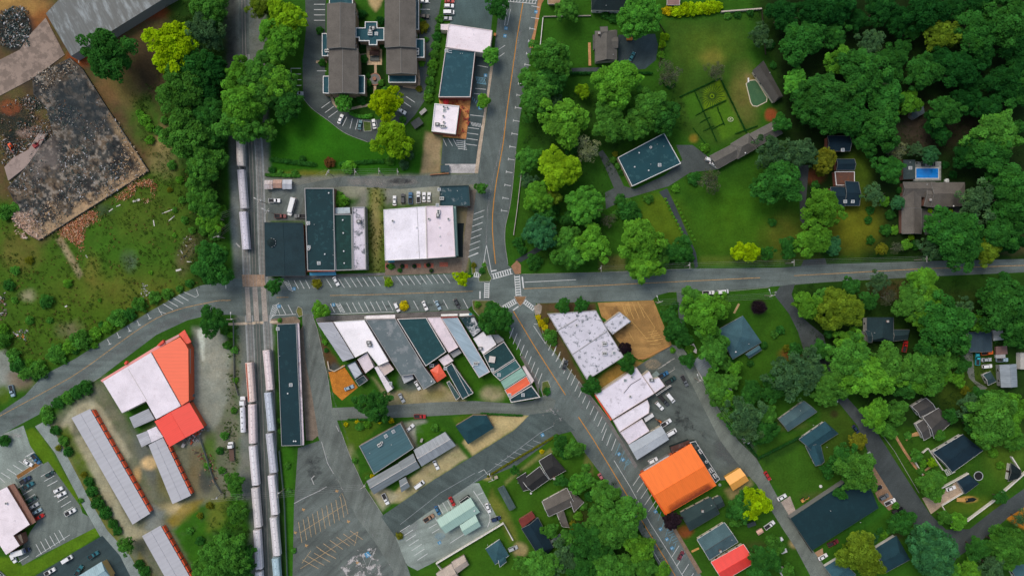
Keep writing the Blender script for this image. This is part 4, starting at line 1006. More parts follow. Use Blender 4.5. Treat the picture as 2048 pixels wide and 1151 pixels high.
conc = [
 ('concrete_apron',[(890,328),(953,328),(952,346),(890,346)], srgb(176,172,170), 'pale concrete apron at the end of the car park'),
 ('concrete_yard',[(1554,1008),(1580,991),(1592,1022),(1572,1034)], srgb(168,154,142), 'pale concrete pad beside the rear lane'),
 ('concrete_yard',[(1844,995),(1862,990),(1885,985),(1912,962),(1928,982),(1885,1010),(1862,1027)], srgb(172,152,130), 'pale concrete drive between white walls'),
 ('concrete_yard',[(1736,955),(1748,933),(1797,1010),(1778,1020),(1757,1000)], srgb(140,112,88), 'brown gravel parking strip by the lane'),
 ('concrete_yard',[(1622,1108),(1645,1095),(1648,1112),(1632,1128)], srgb(168,134,104), 'tan gravel pad by the rear lane'),
 ('pavement',[(1066,96),(1083,8),(1088,0),(1090,-20),(1078,-20),(1076,0),(1068,60),(1058,96)], srgb(172,124,84), 'tan brick pavement along the north street'),
 ('pavement',[(983,120),(988,122),(964,288),(956,346),(949,346),(957,288),(972,200)], srgb(178,160,140), 'pale pavement strip beside the car park'),
 ('pavement',[(940,380),(952,380),(938,511),(930,546),(916,546),(925,500)], srgb(120,110,98), 'brown pavement beside the parking bays'),
 ('pavement',[(612,550),(735,546),(905,541),(905,546),(740,552),(570,556),(570,552)], srgb(110,108,104), 'pavement in front of the downtown shops'),
 ('plaza',[(770,522),(915,515),(925,520),(922,545),(770,550)], srgb(120,104,90), 'brown paved plaza south of the white roofs'),
 ('pavement',[(540,638),(590,632),(600,640),(600,648),(545,648)], srgb(128,112,96), 'small brown forecourt north of the long building'),
 ('pavement',[(632,636),(663,630),(790,626),(936,619),(950,632),(790,637),(632,643)], srgb(104,102,100), 'pavement in front of the shop row'),
 ('pavement',[(606,650),(611,720),(624,790),(637,870),(625,880),(612,880),(604,760),(600,660)], srgb(126,112,98), 'worn brown strip beside the long flat building'),
 ('pavement',[(1040,712),(1046,710),(1078,762),(1078,790),(1070,766)], srgb(112,110,106), 'pavement beside the orange striped roof'),
 ('pavement',[(1160,764),(1186,798),(1222,844),(1275,930),(1270,936),(1218,850),(1155,768)], srgb(112,110,108), 'pavement beside the white roofed shops'),
 ('pavement',[(1340,1048),(1347,1048),(1404,1143),(1396,1147)], srgb(128,108,90), 'brown pavement above the diagonal street bays'),
 ('pavement',[(1022,532),(1034,520),(1042,530),(1042,547),(1030,548)], srgb(150,112,84), 'brick corner pavement north of the crossing'),
 ('pavement',[(1068,612),(1078,606),(1084,612),(1082,626),(1070,630)], srgb(150,138,124), 'pale corner pavement south of the crossing'),
 ('footpath',[(733,91),(764,95),(764,130),(734,130)], srgb(196,170,136), 'tan paved court in the condominium garden'),
 ('footpath', ribbon([(751,130),(751,150),(750,175),(748,200)],5), srgb(190,160,130), 'tan garden path in the condominium court'),
 ('footpath', ribbon([(720,158),(742,159),(760,159)],4), srgb(180,132,106), 'short cross path in the condominium court'),
 ('footpath', ribbon(smooth_line([(662,192),(672,212),(695,218),(722,213),(742,208),(752,198)]),5), srgb(176,156,130), 'curved tan path below the condominium block'),
 ('footpath', ribbon(smooth_line([(806,172),(832,175),(838,165),(836,140)]),5), srgb(176,150,122), 'curved tan path by the condominium porch'),
 ('footpath', ribbon([(1790,870),(1808,900),(1828,930),(1847,950)],5), srgb(176,132,92), 'orange-brown footpath beside the lane'),
 ('footpath', ribbon([(1850, 940), (1870, 926)], 4), srgb(176, 140, 96), 'short brown path to the navy roofed house'),
 ('footpath', ribbon([(1812,880),(1822,870),(1838,866)],[3,9]), srgb(188,146,96), 'tan path flaring at the dark grey house'),
 ('footpath', ribbon([(1468, 626), (1478, 607)], 4), srgb(176, 150, 106), 'short tan path to the blue-grey house'),
 ('footpath', ribbon([(1383, 1102), (1398, 1095)], 4), srgb(190, 140, 80), 'short tan path to the grey gabled house'),
 ('footpath', ribbon([(457, 648), (500, 646), (555, 643)], 5), srgb(196, 176, 152), 'pale footway across the rails'),
 ('footpath', ribbon([(715,159),(715,110),(733,108)],3), srgb(150,140,120), 'narrow path beside the condominium wall'),
 ('footpath', ribbon([(632, 124), (654, 124)], 5), srgb(176, 152, 124), 'short tan path to the condominium side door'),
 ('dirt_yard',[(657,743),(670,742),(686,729),(716,774),(684,800),(666,783)], srgb(184,116,40), 'bright orange dirt yard behind the corrugated shop roof'),
 ('pool_deck',[(1831,323),(1882,323),(1882,361),(1826,362)], srgb(140,142,138), 'grey paved deck round the blue pool'),
]
for nm, px, c, lb in conc:
 slab(nm, px, paving(c), .05 + layer('conc', 0, .0011), lb, nm.replace('_', ' '))
# level crossing
for k, px in enumerate([[(484, 549), (529, 549), (532, 573), (486, 573)]]):
 slab('crossing_deck', px, paving(srgb(160,134,112)),.262, 'brown brick deck where the rails cross the street', 'crossing')
slab('crossing_deck',[(483,573),(535,573),(540,630),(487,630)], asphalt(srgb(98,98,98),.7),.245, 'worn asphalt apron where the rails cross the street', 'crossing')
for k, (x0, x1) in enumerate([(490, 499), (505, 515), (522, 532)]):
 slab('crossing_deck',[(x0,574),(x1,574),(x1 + 4,642),(x0 + 4,642)], paving(srgb(158,148,138)),.27 + .003 * k, 'pale timber deck panel between the rails', 'crossing')
for x0, y0, x1, y1 in [(771,527,783,537),(800,528,816,536),(825,527,842,535),(848,526,867,535),(879,524,896,533)]:
 slab('plaza',[(x0, y0),(x1, y0),(x1, y1),(x0, y1)], paving(srgb(168,92,74)),.09, 'red brick panel in the plaza paving', 'paving')
# garden beds and islands with kerbs
isl = [('kerb_island',[(970,518),(978,545),(984,556),(980,563),(958,563),(957,556),(964,545)], srgb(70,92,36), 'planted traffic island at the crossing'),
       ('kerb_island',[(943,530),(947,522),(952,530),(951,545),(944,548)], srgb(104,110,46), 'small grass island beside the white crossing'),
       ('kerb_island',[(1028,592),(1053,592),(1046,606),(1040,612),(1034,604)], srgb(136,104,72), 'brown paved triangle island at the crossing'),
       ('kerb_island',[(944,600),(985,600),(1003,612),(1008,640),(985,650),(965,640),(946,618)], srgb(92,96,50), 'grass corner under the round green tree'),
       ('kerb_island',[(1084,763),(1096,760),(1101,772),(1098,788),(1086,792),(1083,780)], srgb(88,100,46), 'planted corner island beside the striped roof'),
       ('kerb_island',[(596,612),(604,616),(606,630),(598,634),(592,622)], srgb(104,104,50), 'small grass island by the forecourt'),
       ('kerb_island',[(624,560),(640,556),(646,570),(640,577),(626,575)], srgb(88,100,46), 'grass island among the northern bays'),
       ('kerb_island',[(766,552),(782,552),(788,566),(780,570),(770,564)], srgb(98,112,44), 'grass island beside the plaza'),
       ('kerb_island',[(726,242),(742,244),(743,262),(728,263)], srgb(72,92,36), 'grass island among the curved bays'),
       ('kerb_island',[(32,950),(70,925),(82,922),(80,930),(36,958)], srgb(134,96,52), 'mulched strip between two car parks')]
for nm, px, c, lb in isl:
 P = [W(*p) for p in px]; P = ccw(P)
 m = MB(); m.prism(inset(P, .15), 0, .12, 0, bottom=False); m.ring(P, inset(P, .15), 0, .15, 1)
 tag(m.build(nm, [paving(c), paving(srgb(178, 174, 168))]), lb, 'traffic island', kind='structure')
# kerbs along the streets
def kerb(pts, lb, w=.18, c=srgb(150, 148, 144)):
 L = ribbon(pts, w / S)
 slab('kerb', L, paving(c), .13, lb, 'kerb')
kerb([(1075, 606), (1089, 682), (1157, 761), (1221, 841)], 'kerb along the white roofed block')
kerb(smooth_line([(1032, 303), (1022, 400), (1011, 452), (1010, 485), (1016, 528)]), 'kerb below the roadside trees')
kerb([(1043, 548), (1200, 544.5), (1384, 537)], 'kerb on the north side of the street')
kerb(smooth_line([(1336, 583), (1450, 582), (1540, 574)]), 'kerb by the roadside lawn')
kerb([(624, 628), (635, 658), (657, 762), (664, 812)], 'kerb along the angled shop row')
kerb([(682, 862), (700, 911), (726, 968), (765, 1028)], 'kerb beside the teal roofed building')
kerb([(1838, 985), (1788, 900), (1752, 852)], 'kerb along the residential lane')
kerb([(203, 752), (104, 814)], 'kerb beside the clipped trees')
kerb(smooth_line([(606,196),(625,218),(655,240),(690,266),(735,284)]), 'curved kerb of the condominium car park')

# worn, bleached and spilled surfaces
worn('worn_asphalt',[(640,1175),(668,1115),(700,1085),(745,1062),(780,1110),(800,1175)], srgb(178,174,172),30,1,.3,.752,.785, label='bleached patch at the south end of the large car park')
worn('worn_asphalt', ribbon([(652,905),(668,950),(692,990),(735,1050),(775,1120),(800,1170)],9), srgb(160,158,156),5,1,.45,.74,.80, label='western bleached wheel path of the side street')
worn('worn_asphalt', ribbon([(672,920),(700,975),(745,1035),(790,1110),(815,1170)],7), srgb(152,150,148),5,.95,.45,.75,.81, label='eastern bleached wheel path of the side street')
worn('worn_asphalt', ribbon([(672,970),(695,1010),(725,1060),(755,1105)],5), srgb(172,168,164),4,1,.5,.74,.79, label='pale seam beside the large car park')
worn('worn_asphalt',[(640,1100),(700,1070),(720,1100),(660,1140)], srgb(156,154,152),24,.9,.4,.765,.79, label='ragged pale crazing among the car park bays')
worn('worn_asphalt',[(590,900),(660,890),(670,960),(600,1000)], srgb(70,74,74),30,.8,.2,.62,.74, label='darker sealed asphalt at the north of the large car park')
worn('worn_asphalt', ribbon([(612,640),(622,720),(640,800),(652,870)],5), srgb(140,138,136),3,.9,.5,.63,.72, label='pale wheel track beside the long narrow warehouse')
worn('worn_asphalt', ribbon([(820,1045),(900,985),(990,930),(1080,868)],8), srgb(112,118,118),4,.8,.4,.62,.74, label='pale wheel track on the lower street')
worn('worn_asphalt', ribbon([(1380,760),(1440,840),(1500,940),(1560,1030),(1630,1130)],5), srgb(132,132,130),3,.8,.4,.62,.74, label='pale wheel track of the rear lane')
worn('worn_asphalt',[(1350,780),(1420,860),(1440,920),(1390,880),(1330,860)], srgb(62,66,66),20,.8,.25,.64,.72, label='oil-darkened patch of the asphalt yard')
worn('worn_asphalt', ribbon([(1000,40),(985,150),(970,290),(962,345)],7), srgb(70,76,78),4,.8,.4,.62,.72, label='dark resurfaced strip at the west edge of the north street')
worn('worn_asphalt', ribbon([(568,562),(740,565),(940,560)],14), srgb(66,70,72),6,.75,.3,.62,.74, label='oil-stained northern bays')
worn('worn_asphalt', ribbon([(660,615),(790,612),(936,606)],14), srgb(66,70,72),6,.75,.3,.62,.74, label='oil-stained southern bays')
worn('worn_asphalt',[(1070,820),(1110,790),(1152,845),(1110,864),(1080,845)], srgb(158,156,154),16,.95,.5,.75,.785, label='crazed patch where the alley meets the street')
worn('worn_asphalt', ribbon([(1040,625),(1075,690),(1130,770),(1190,850),(1260,960)],7), srgb(136,136,136),5,.9,.3,.44,.6, label='pale wheel track on the diagonal street')
worn('worn_asphalt', ribbon([(1040,60),(1020,180),(1002,290),(985,360),(975,420),(972,500)],5), srgb(160,160,160),3,1,.3,.42,.6, label='pale scraped line beside the yellow line')
worn('worn_asphalt', ribbon([(1052,10),(1038,80),(1030,140)],6), srgb(140,142,142),4,.9,.3,.44,.6, label='pale wheel track at the top of the street')
worn('worn_asphalt',[(985,570),(1020,568),(1030,600),(990,605)], srgb(78,84,86),12,.7,.3,.52,.62, label='dark patched asphalt in the crossing')
worn('worn_asphalt',[(1075,820),(1105,830),(1070,870),(1010,880)], srgb(56,64,68),8,.8,.3,.46,.6, label='dark damp patch on the lower street')
worn('worn_asphalt', ribbon([(20,850),(110,790),(208,720),(313,655),(420,610)],22), srgb(116,118,118),6,.8,.25,.42,.62, label='pale travelled lane of the main street')
worn('worn_asphalt',[(440,570),(480,565),(482,590),(440,600)], srgb(150,152,152),6,.8,.35,.5,.58, label='pale scarred asphalt west of the rails')
worn('worn_asphalt', ribbon([(1070,560),(1200,556),(1400,549),(1700,540),(2040,530)],6), srgb(112,120,124),5,.8,.2,.42,.62, label='pale north lane of the street')
worn('worn_asphalt', ribbon([(1070,590),(1300,586),(1500,568),(1800,545),(2040,536)],6), srgb(112,120,124),5,.7,.2,.42,.62, label='pale south lane of the street')
worn('worn_asphalt',[(690,352),(830,350),(850,370),(760,380),(690,372)], srgb(150,146,140),8,.9,.25,.48,.6, label='pale gravel washed over the back alley')
worn('worn_asphalt', (800, 362, 34, 8), srgb(62, 64, 66), 5, .9, .3, .44, .6, label='dark tar patch on the back alley')
worn('worn_asphalt', ribbon([(636,640),(650,720),(668,800),(700,890)],8), srgb(138,138,138),5,.8,.25,.45,.6, label='pale wheel path on the side street')
worn('worn_asphalt',(1470,900,60,40), srgb(104,106,106),20,.8,.2,.46,.62, label='dusty patch in the asphalt yard')
worn('worn_asphalt',(1305,728,22,14), srgb(160,146,122),6,.9,.3,.45,.6, label='gravel spilled at the corner of the yard')
worn('worn_asphalt',[(1240,606),(1310,602),(1335,690),(1290,705)], srgb(172,134,82),10,.8,.25,.47,.6, label='lighter orange gravel in the brown car park')
worn('worn_asphalt',[(1200,606),(1240,606),(1260,660),(1250,700),(1220,650)], srgb(96,78,60),10,.8,.3,.48,.6, label='dark damp gravel in the brown car park')
worn('worn_asphalt',(30,870,40,10), srgb(170,170,168),6,.9,.3,.5,.6, label='bleached asphalt at the car park mouth')
worn('worn_asphalt',(820,1060,30,26), srgb(156,158,158),14,.8,.25,.46,.62, label='pale tyre-polished asphalt by the clinic')
worn('worn_asphalt', (1552, 585, 14, 8), srgb(170, 172, 172), 5, .9, .4, .5, .6, label='pale scrapes at the lane mouth')
worn('worn_asphalt',(1915,1100,20,14), srgb(112,110,108),8,.8,.3,.46,.62, label='pale scuffed bend of the residential lane')
worn('worn_asphalt',(640,160,30,14), srgb(112,116,116),8,.8,.3,.46,.6, label='scuffed asphalt on the condominium drive')
worn('worn_asphalt', (1255, 110, 22, 16), srgb(84, 94, 98), 8, .8, .3, .46, .62, label='tyre-polished turning court')

# ------------------------------------------------------------------ painted markings
m = Lines('road_markings', 'yellow centre line of the north street', YELLOW, .25)
m.path(smooth_line([(1046,6),(1035,70),(1029,112),(1014,222),(1006,288),(992,368),(986,420),(985,459),(988,498),(991,527)]),.34).done()
m = Lines('road_markings', 'faded yellow centre line of the main street', srgb(176, 142, 96), .6)
m.path(smooth_line([(-20,842),(109,772),(169,736),(313,636),(420,604),(462,600)]),.3).path([(553,594.5),(577,594)],.35).path([(660,590.5),(740,589),(900,583.5),(946,582)],.3).done()
m = Lines('road_markings', 'faded yellow centre line of the east street', srgb(186, 148, 96), .5)
m.path([(1048,577),(1200,570.5),(1290,566),(1520,555)],.3).path([(1588,551),(1700,545),(1850,537),(2060,530)],.3).done()
m = Lines('road_markings', 'yellow centre line of the diagonal street', YELLOW, .25)
m.path([(1027,622),(1061,679),(1097,736),(1131,789)],.34).path([(1157,833),(1186,877),(1200,900),(1257,994),(1286,1044),(1351,1151),(1375,1190)],.34).done()
m = Lines('road_markings', 'white edge line of the diagonal street')
m.path([(1228,920),(1260,972),(1300,1045),(1335,1100),(1366,1151),(1385,1185)],.2).path([(1301,1092),(1318,1120),(1330,1140)],.2).path([(1068,647),(1075,648)]).path([(1067,651),(1091,687)]).path([(1091,687),(1094,679)]).done()
m = Lines('road_markings', 'white angled bays north of the main street')
m.row(588,560,611,560,3,9,17).row(653,558,653,558,1,11,17).row(677,557,749,553,7,12,18).row(793,552,887,547.5,9,13,18)
m.path([(567, 561), (578, 579), (585, 579), (576, 560)]); m.row(570, 563, 577, 577, 4, 9, 5).done()
m = Lines('road_markings', 'white angled bays south of the main street')
m.row(661,607,661,607,1,9,18).row(693,605,776,601,8,10,19).row(827,601,926,597.5,6,10,18.5).path([(671,606),(682,625)]).path([(679,605),(690,624)]).row(672,607,680,621,5,9,3)
m.path([(662,628),(788,623)]).path([(538,638),(546,610),(552,609),(560,629),(545,630),(541,640)]).row(540,636,546,614,6,12,-8).row(562,610,576,609,2,10,19).path([(548,630),(592,628)]).done()
m = Lines('road_markings', 'white bays beside the north street', fade=.35)
for x, y in [(1060,57),(1057,82),(1053,107),(1050,129)]: m.seg(x, y, x + 11, y + 2).seg(x, y - 2.5, x - .7, y + 2.5)
for x, y in [(1037,167),(1034,190),(1031,215),(1027,241),(1024,267),(1020,293),(1017,318),(1013,343.5),(1010,369.5),(1006,395.5),(1003,420.5)]: m.seg(x, y, x + 12, y + 2).seg(x, y - 2.5, x - .7, y + 2.5)
m.row(969,420,957,506,8,-21,8).seg(956,505,937,513).path([(973,490),(964,545)],.25).path([(973,490),(983,545)],.25)
m.seg(995,101,1010,91).seg(994,117,1009,106).path([(1009,35),(1013,18),(1021,19),(1015,50),(1009,51),(1013,26)]).done()
m = Lines('road_markings', 'white zebra crossing at the top of the north street', fade=.35)
m.seg(1016, 3, 1072, 8).seg(1017, -3, 1074, 1).row(1020, 4, 1070, 8, 9, 3, -8).row(1063, 12, 1062, 35, 2, 16, 3).done()
m = Lines('road_markings', 'white ladder crossings round the junction', fade=.2)
def ladder(a, b, w, n):
 a, b = np.array(a, float), np.array(b, float); d = (b - a) / np.hypot(*(b - a)); nn = np.array([-d[1], d[0]]) * w / 2
 m.seg(*(a + nn), *(b + nn), .28); m.seg(*(a - nn), *(b - nn), .28)
 for t in np.linspace(.08, .92, n):
  p = a + (b - a) * t; m.seg(*(p + nn), *(p - nn), .5)
ladder((948,548),(962,551),9,4); ladder((984,553),(1024,542),10,8); ladder((974,565),(973,596),9,7); ladder((1034,550),(1037,592),10,8); ladder((1006,616),(1032,601),9,7); ladder((1048,602),(1069,618),8,6)
m.seg(960,582,960,597,.6).seg(1044.5,553,1047,576,.6).seg(1026,620,1037,612,.55).seg(982,542,993,540,.55).seg(1049,564,1152,559,.25).done()
m = Lines('road_markings', 'white angled bays of the diagonal street, north part')
m.row(1027, 655, 1084, 746, 9, -8, 21)
m.row(1102, 688, 1129, 717, 4, -5, 12).row(1113, 691, 1212, 844, 14, -9, 20).done()
m = Lines('road_markings', 'white angled bays of the diagonal street, south part', fade=.4)
m.row(1213,856,1232,876,3,-9,24).row(1281,948,1312,1000,5,-15,22).row(1318,1006,1318,1006,1,-10,18).row(1358,1090,1387,1145,4,-14,22).done()
m = Lines('road_markings', 'faded blue bays of the diagonal street', srgb(110, 150, 165), .55)
m.row(1240,886,1258,914,3,-10,24).row(1250,922,1259,916,5,3,9).row(1322,1022,1352,1085,5,-6,18).row(1328,1050,1346,1085,8,10,-5).done()
m = Lines('road_markings', 'white bays of the car park by the orange terrace', fade=.4)
m.seg(955,131,976,135).seg(950,177,972,179).seg(948,187,968,190).seg(940,230,968,233).row(936,255,932,288,4,22,3).path([(886,277),(893,292)]).path([(896,277),(905,292)]).path([(906,277),(914,292)])
m.row(912, 281, 916, 297, 5, 18, 2).seg(930, 280, 929, 300).row(942, 244, 960, 247, 7, 3, 8).done()
m = Lines('road_markings', 'pale blue hatch in the car park by the orange terrace', srgb(120, 170, 190), .4)
m.row(952,155,968,158,6,4,11).row(944,200,955,210,4,2,-6).seg(951,154,972,157).seg(953,166,972,169).done()
m = Lines('road_markings', 'white bays of the curved condominium car park')
m.row(628,9,628,41,4,22,0).row(634,142,634,142,1,19,0).row(582,137,583,171,4,20,0).path([(582,137),(584,182)],.15)
m.row(661,203,675,222,3,-18,13).row(685,231,694,234,2,-9,18).row(705,237,716,239,2,-5,20).seg(752,240,755,258).row(804,202,812,193,2,18,12).row(840,6,840,19,2,20,0).done()
m = Lines('road_markings', 'tan bays of the large worn car park', srgb(190, 162, 122), .5)
m.row(597,1043,681,993,10,7,41).path([(601,1064),(692,1007)]).path([(678,994),(684,985),(690,1000),(696,1027)]).row(633,1092,700,1060,6,26,18).row(605,1118,640,1098,4,32,18).path([(601,1136),(716,1062)]).path([(622,1100),(604,1125)]).path([(716,1062),(709,1090),(695,1078)]).done()
m = Lines('road_markings', 'tan arrows in the large worn car park', srgb(190, 150, 100), .4)
for x, y in [(607,1018),(591,1064),(674,981),(697,1042),(613,1090),(715,1124)]: m.seg(x - 3, y + 1, x + 3, y - 1,.5).seg(x - 2, y - 3, x + 1, y + 3,.4)
m.done()
m = Lines('road_markings', 'white lines in the large worn car park', srgb(176, 176, 174), .5)
m.path([(588,1006),(606,996),(640,980),(653,972)],.35).path([(629,950),(623,956),(628,968)],.4).path([(643,882),(655,925),(667,946)],.3).path([(725,1112),(740,1105),(752,1095),(735,1135),(725,1112)],.25).path([(678,862),(672,850)],.3).done()
m = Lines('road_markings', 'white bays of the clinic car park')
m.row(820,1049,855,1106,7,-20,13).seg(874,1046,858,1055).seg(879,1056,864,1065).seg(866,1026,874,1041).path([(848,1045),(866,1026)]).row(876,1008,895,1000,3,10,18).path([(947,981),(980,1030),(980,1040),(975,1053)],.3).seg(955,989,966,984).seg(930,1066,900,1085).seg(977,1008,981,1007).seg(985,1035,995,1031).path([(957,944),(968,938),(976,949)]).done()
m = Lines('road_markings', 'white bays of the lower street', srgb(150, 156, 158), .45)
m.row(1001,918,1066,880,6,20,7).seg(990,926,1008,932).path([(898,1000),(1000,925),(1080,865),(1108,850)],.2).path([(800,1048),(880,985),(950,945)],.2).done()
m = Lines('road_markings', 'faded tan bays in the brown gravel car park', srgb(206, 166, 100), .4)
m.row(1243,606,1275,603,4,14,32).row(1246,616,1256,604,4,6,16).path([(1276,603),(1310,655),(1302,670)]).path([(1262,640),(1296,680)]).row(1296,664,1308,680,5,18,-3).row(1287,676,1300,688,3,22,-2).path([(1258,665),(1268,682)]).done()
m = Lines('road_markings', 'pale bays in the asphalt yard', srgb(176, 172, 164), .4)
m.row(1316,737,1333,725,3,16,-9).row(1334,745,1349,734,2,-2,1).seg(1345,893,1364,882).seg(1336,746,1350,737).done()
m = Lines('road_markings', 'white bays on the west end of the main street')
m.path([(367,583),(391,594),(397,590),(393,578)]).row(357,589,326,607,4,20,12).path([(316,615),(325,631),(333,627),(318,622)]); 
for x, y in [(297,630),(276,643),(257,655),(236,668),(217,681)]: m.seg(x - 2, y - 3, x + 3, y + 7).seg(x, y + 7.5, x + 6, y + 5.5)
m.path([(451, 560), (452, 577)], .3).done()
m = Lines('road_markings', 'white bays of the western car parks')
m.row(2, 944, 38, 921, 4, 19, 12)
m.seg(-5,950,10,964).path([(50,913),(65,904),(78,920),(70,925)]).row(54,912,62,922,3,14,-9).row(82,952,95,971,3,20,-11).row(109,993,122,1013,3,20,-12).seg(95,971,112,962).seg(108,992,122,984).seg(128,1023,146,1013)
m.row(45,989,71,1040,6,20,-12).seg(36,975,50,966).row(72,1087,118,1059,6,11,20).path([(72,1112),(140,1068)],.18).seg(37,1123,58,1110).done()
# accessible bay symbols: blue square, white figure
def iso(x, y, ang, label, s=1.5):
 X, Y = W(x, y); ca, sa = math.cos(R(ang)), math.sin(R(ang))
 T = lambda u, v: (X + (u * ca - v * sa) * s, Y + (u * sa + v * ca) * s)
 m = MB(); z = Z_MARK + .006
 m.face([(*T(u, v), z) for u, v in ((-.5, -.5), (.5, -.5), (.5, .5), (-.5, .5))])
 z += .004
 for k in range(10):
  a0, a1 = R(-200 + k * 24), R(-200 + k * 24 + 24)
  m.face([(*T(.22 * math.cos(a) * q - .02,.22 * math.sin(a) * q - .13), z) for a, q in ((a0,1),(a1,1),(a1,.68),(a0,.68))],1)
 m.face([(*T(u, v), z + .001) for u, v in ((-.07, -.1), (.03, -.1), (.03, .22), (-.07, .22))], 1)
 m.face([(*T(u, v), z + .002) for u, v in ((-.07, -.12), (.2, -.12), (.2, -.03), (-.07, -.03))], 1)
 m.face([(*T(u, v), z + .003) for u, v in ((.12, -.1), (.2, -.1), (.3, -.36), (.22, -.38))], 1)
 m.face([(*T(.08 * math.cos(R(45 * q)) - .02, .08 * math.sin(R(45 * q)) + .32), z) for q in range(8)], 1)
 tag(m.build('bay_symbol',[paintmark(srgb(70,140,180),.3), paintmark(WHITE_PAINT, .15)]), label, 'road marking', kind='structure')
for x, y, a, lb in [(1012,57,80, 'blue wheelchair symbol beside the top of the north street'),(1010,72,80, 'lower blue wheelchair symbol beside the north street'),(1072,24,80, 'blue wheelchair symbol by the tan pavement'),(971,151,0, 'blue wheelchair symbol in the terrace car park'),(960,216,0, 'blue wheelchair symbol by the lime tree'),
      (588,577,0, 'blue wheelchair symbol in the northern bays'),(667,609,0, 'blue wheelchair symbol in the southern bays'),(558,612,0, 'blue wheelchair symbol by the forecourt'),(1238,907,-55, 'blue wheelchair symbol by the grey roof'),(1246,918,-55, 'lower blue wheelchair symbol by the grey roof'),
      (1311,1022,-55, 'blue wheelchair symbol below the orange roof'),(1321,1057,-55, 'upper blue wheelchair symbol beside the dark purple tree'),(1334,1077,-55, 'middle blue wheelchair symbol beside the dark purple tree'),(1344,1095,-55, 'lower blue wheelchair symbol beside the maroon car'),(1085,869,30, 'blue wheelchair symbol on the lower street'),(879,1084,30, 'blue wheelchair symbol by the clinic'),(735,1108,30, 'large blue wheelchair symbol in the worn car park'),(50,957,30, 'blue wheelchair symbol by the mulched strip')]:
 iso(x, y, a, lb, 2.4 if 'large' in lb else 1.5)
worn('worn_asphalt',(880,1071,14,10), srgb(120,165,190),4,.8,.5,.4,.6, z=.06, label='pale blue painted hatch by the clinic')
# ------------------------------------------------------------------ wall and roof finishes
def c8(r, g, b):
 t = max(0, (135 - max(r, g, b)) / 135) if r < max(g, b) + 8 else 0
 return srgb(r * (1 - .5 * t), g, b * (1 - .05 * t))
TEAL = srgb(13,50,56); TEAL2 = srgb(14,54,50); NAVY = c8(22,44,58); CHAR = c8(38,42,46); WHITE_R = c8(236,230,238); PINK_R = c8(228,214,222)
w_brick = brick((.24,.10,.065)); w_tan = brick((.32,.22,.14)); w_white = plain(c8(214,210,206),.7); w_grey = plain(c8(130,128,126),.8); w_red = brick((.30,.085,.05))
w_cream = plain(c8(206,196,178),.8); w_dark = plain(c8(52,52,54),.8); w_mint = plain(c8(150,178,166),.7); w_metal = plain(c8(150,152,154),.5); w_orange = plain(c8(200,92,60),.7)
COPE_G = plain(c8(150,150,150),.6); COPE_D = plain(c8(44,58,62),.6); COPE_R = plain(c8(170,80,66),.6); COPE_P = plain(c8(214,200,200),.6)
sh_brown = lambda a: shingle(srgb(98,93,87), a); sh_char = lambda a: shingle(c8(60,62,64), a); sh_teal = lambda a: shingle(c8(58,84,94), a); sh_blue = lambda a: shingle(c8(70,94,104), a)
sh_navy = lambda a: shingle(c8(26,42,56), a); sh_grey = lambda a: shingle(srgb(98,95,90), a); sh_slate = lambda a: shingle(c8(82,98,104), a); sh_dark = lambda a: shingle(c8(40,52,60), a)

# --- downtown north side
r = house('depot_building', 'black low-gabled building beside the rails with a round rooftop cupola',[((611,551),(606,446),(529,445),(531,552),1.1,0,0)],4.6, lambda a: shingle(srgb(33,54,60), a), w_brick, trim=TRIM_D, cat='building')
m = MB(); X, Y = W(543, 485, 5.4); lx, ly = X - r.location.x, Y - r.location.y
m.tube((lx, ly, 4.7), (lx, ly, 6.0), 2.0, 1.9, 20, 0); m.tube((lx, ly, 6.0), (lx, ly, 6.9), 1.9, .15, 20, 1)
cu = m.build('cupola', [TRIM_D, shingle(c8(36, 40, 44), 0)], r)
for k in range(6):
 a = R(-80 + 34 * k); q = MB(); q.box(-.3,0,-.45,.3,.06,.45); q.build('cupola_window', TRIM, cu, (lx + 2.0 * math.cos(a), ly + 2.0 * math.sin(a),5.4), a - R(90))
r = flat('shop_building', 'long dark teal flat roof with white coping and blue street awning',[(609,376),(668,376),(671,541),(615,541)],6.2, membrane(TEAL, c8(52,84,90),.5,.54), w_brick, COPE_G,
     items=[('vent',658,386),('hatch',617,446),('pipe',616,450),('pipe',629,449),('hatch',618,494),('fan',618,498),('vent',650,508),('hatch',638,526),('pipe',667,460),('pipe',667,510)], shops=(0,))
awning(r, [(619, 545), (671, 543), (672, 550), (619, 551)], 3.4, plain(c8(70, 140, 170), .6))
m = MB(); a, b = W(615,541.5,6.4), W(671,541.5,6.4); m.box(a[0] - r.location.x, a[1] - r.location.y - .25,5.6, b[0] - r.location.x, a[1] - r.location.y, 6.9); m.build('cornice', COPE_R, r)
r = flat('shop_building', 'dark green teal flat roof with three white dome vents',[(667,428),(704,428),(706,540),(671.5,541)],5.6, membrane(TEAL2, c8(40,80,76),.4), w_brick, COPE_G,
     items=[('vent',686,440),('vent',687,466),('vent',688,502),('hatch',668.5,511),('vent',689,526)], shops=(0,))
flat('lean_to', 'small pale grey flat roof behind the dark teal shops',[(666,415),(700,414),(701,427),(667,428)],4.4, membrane(c8(176,190,196), c8(120,130,134),.4), w_grey, None, cat='shed')
r = flat('shop_building', 'narrow white flat roof with dark ponding stains',[(704,414),(730,413),(733,539),(706.5,540)],5.8, membrane(c8(206,198,208), c8(88,84,90),.85,.50,.22), w_grey, COPE_G, items=[('acd',718,443),('pipe',712,420)], shops=(0,))
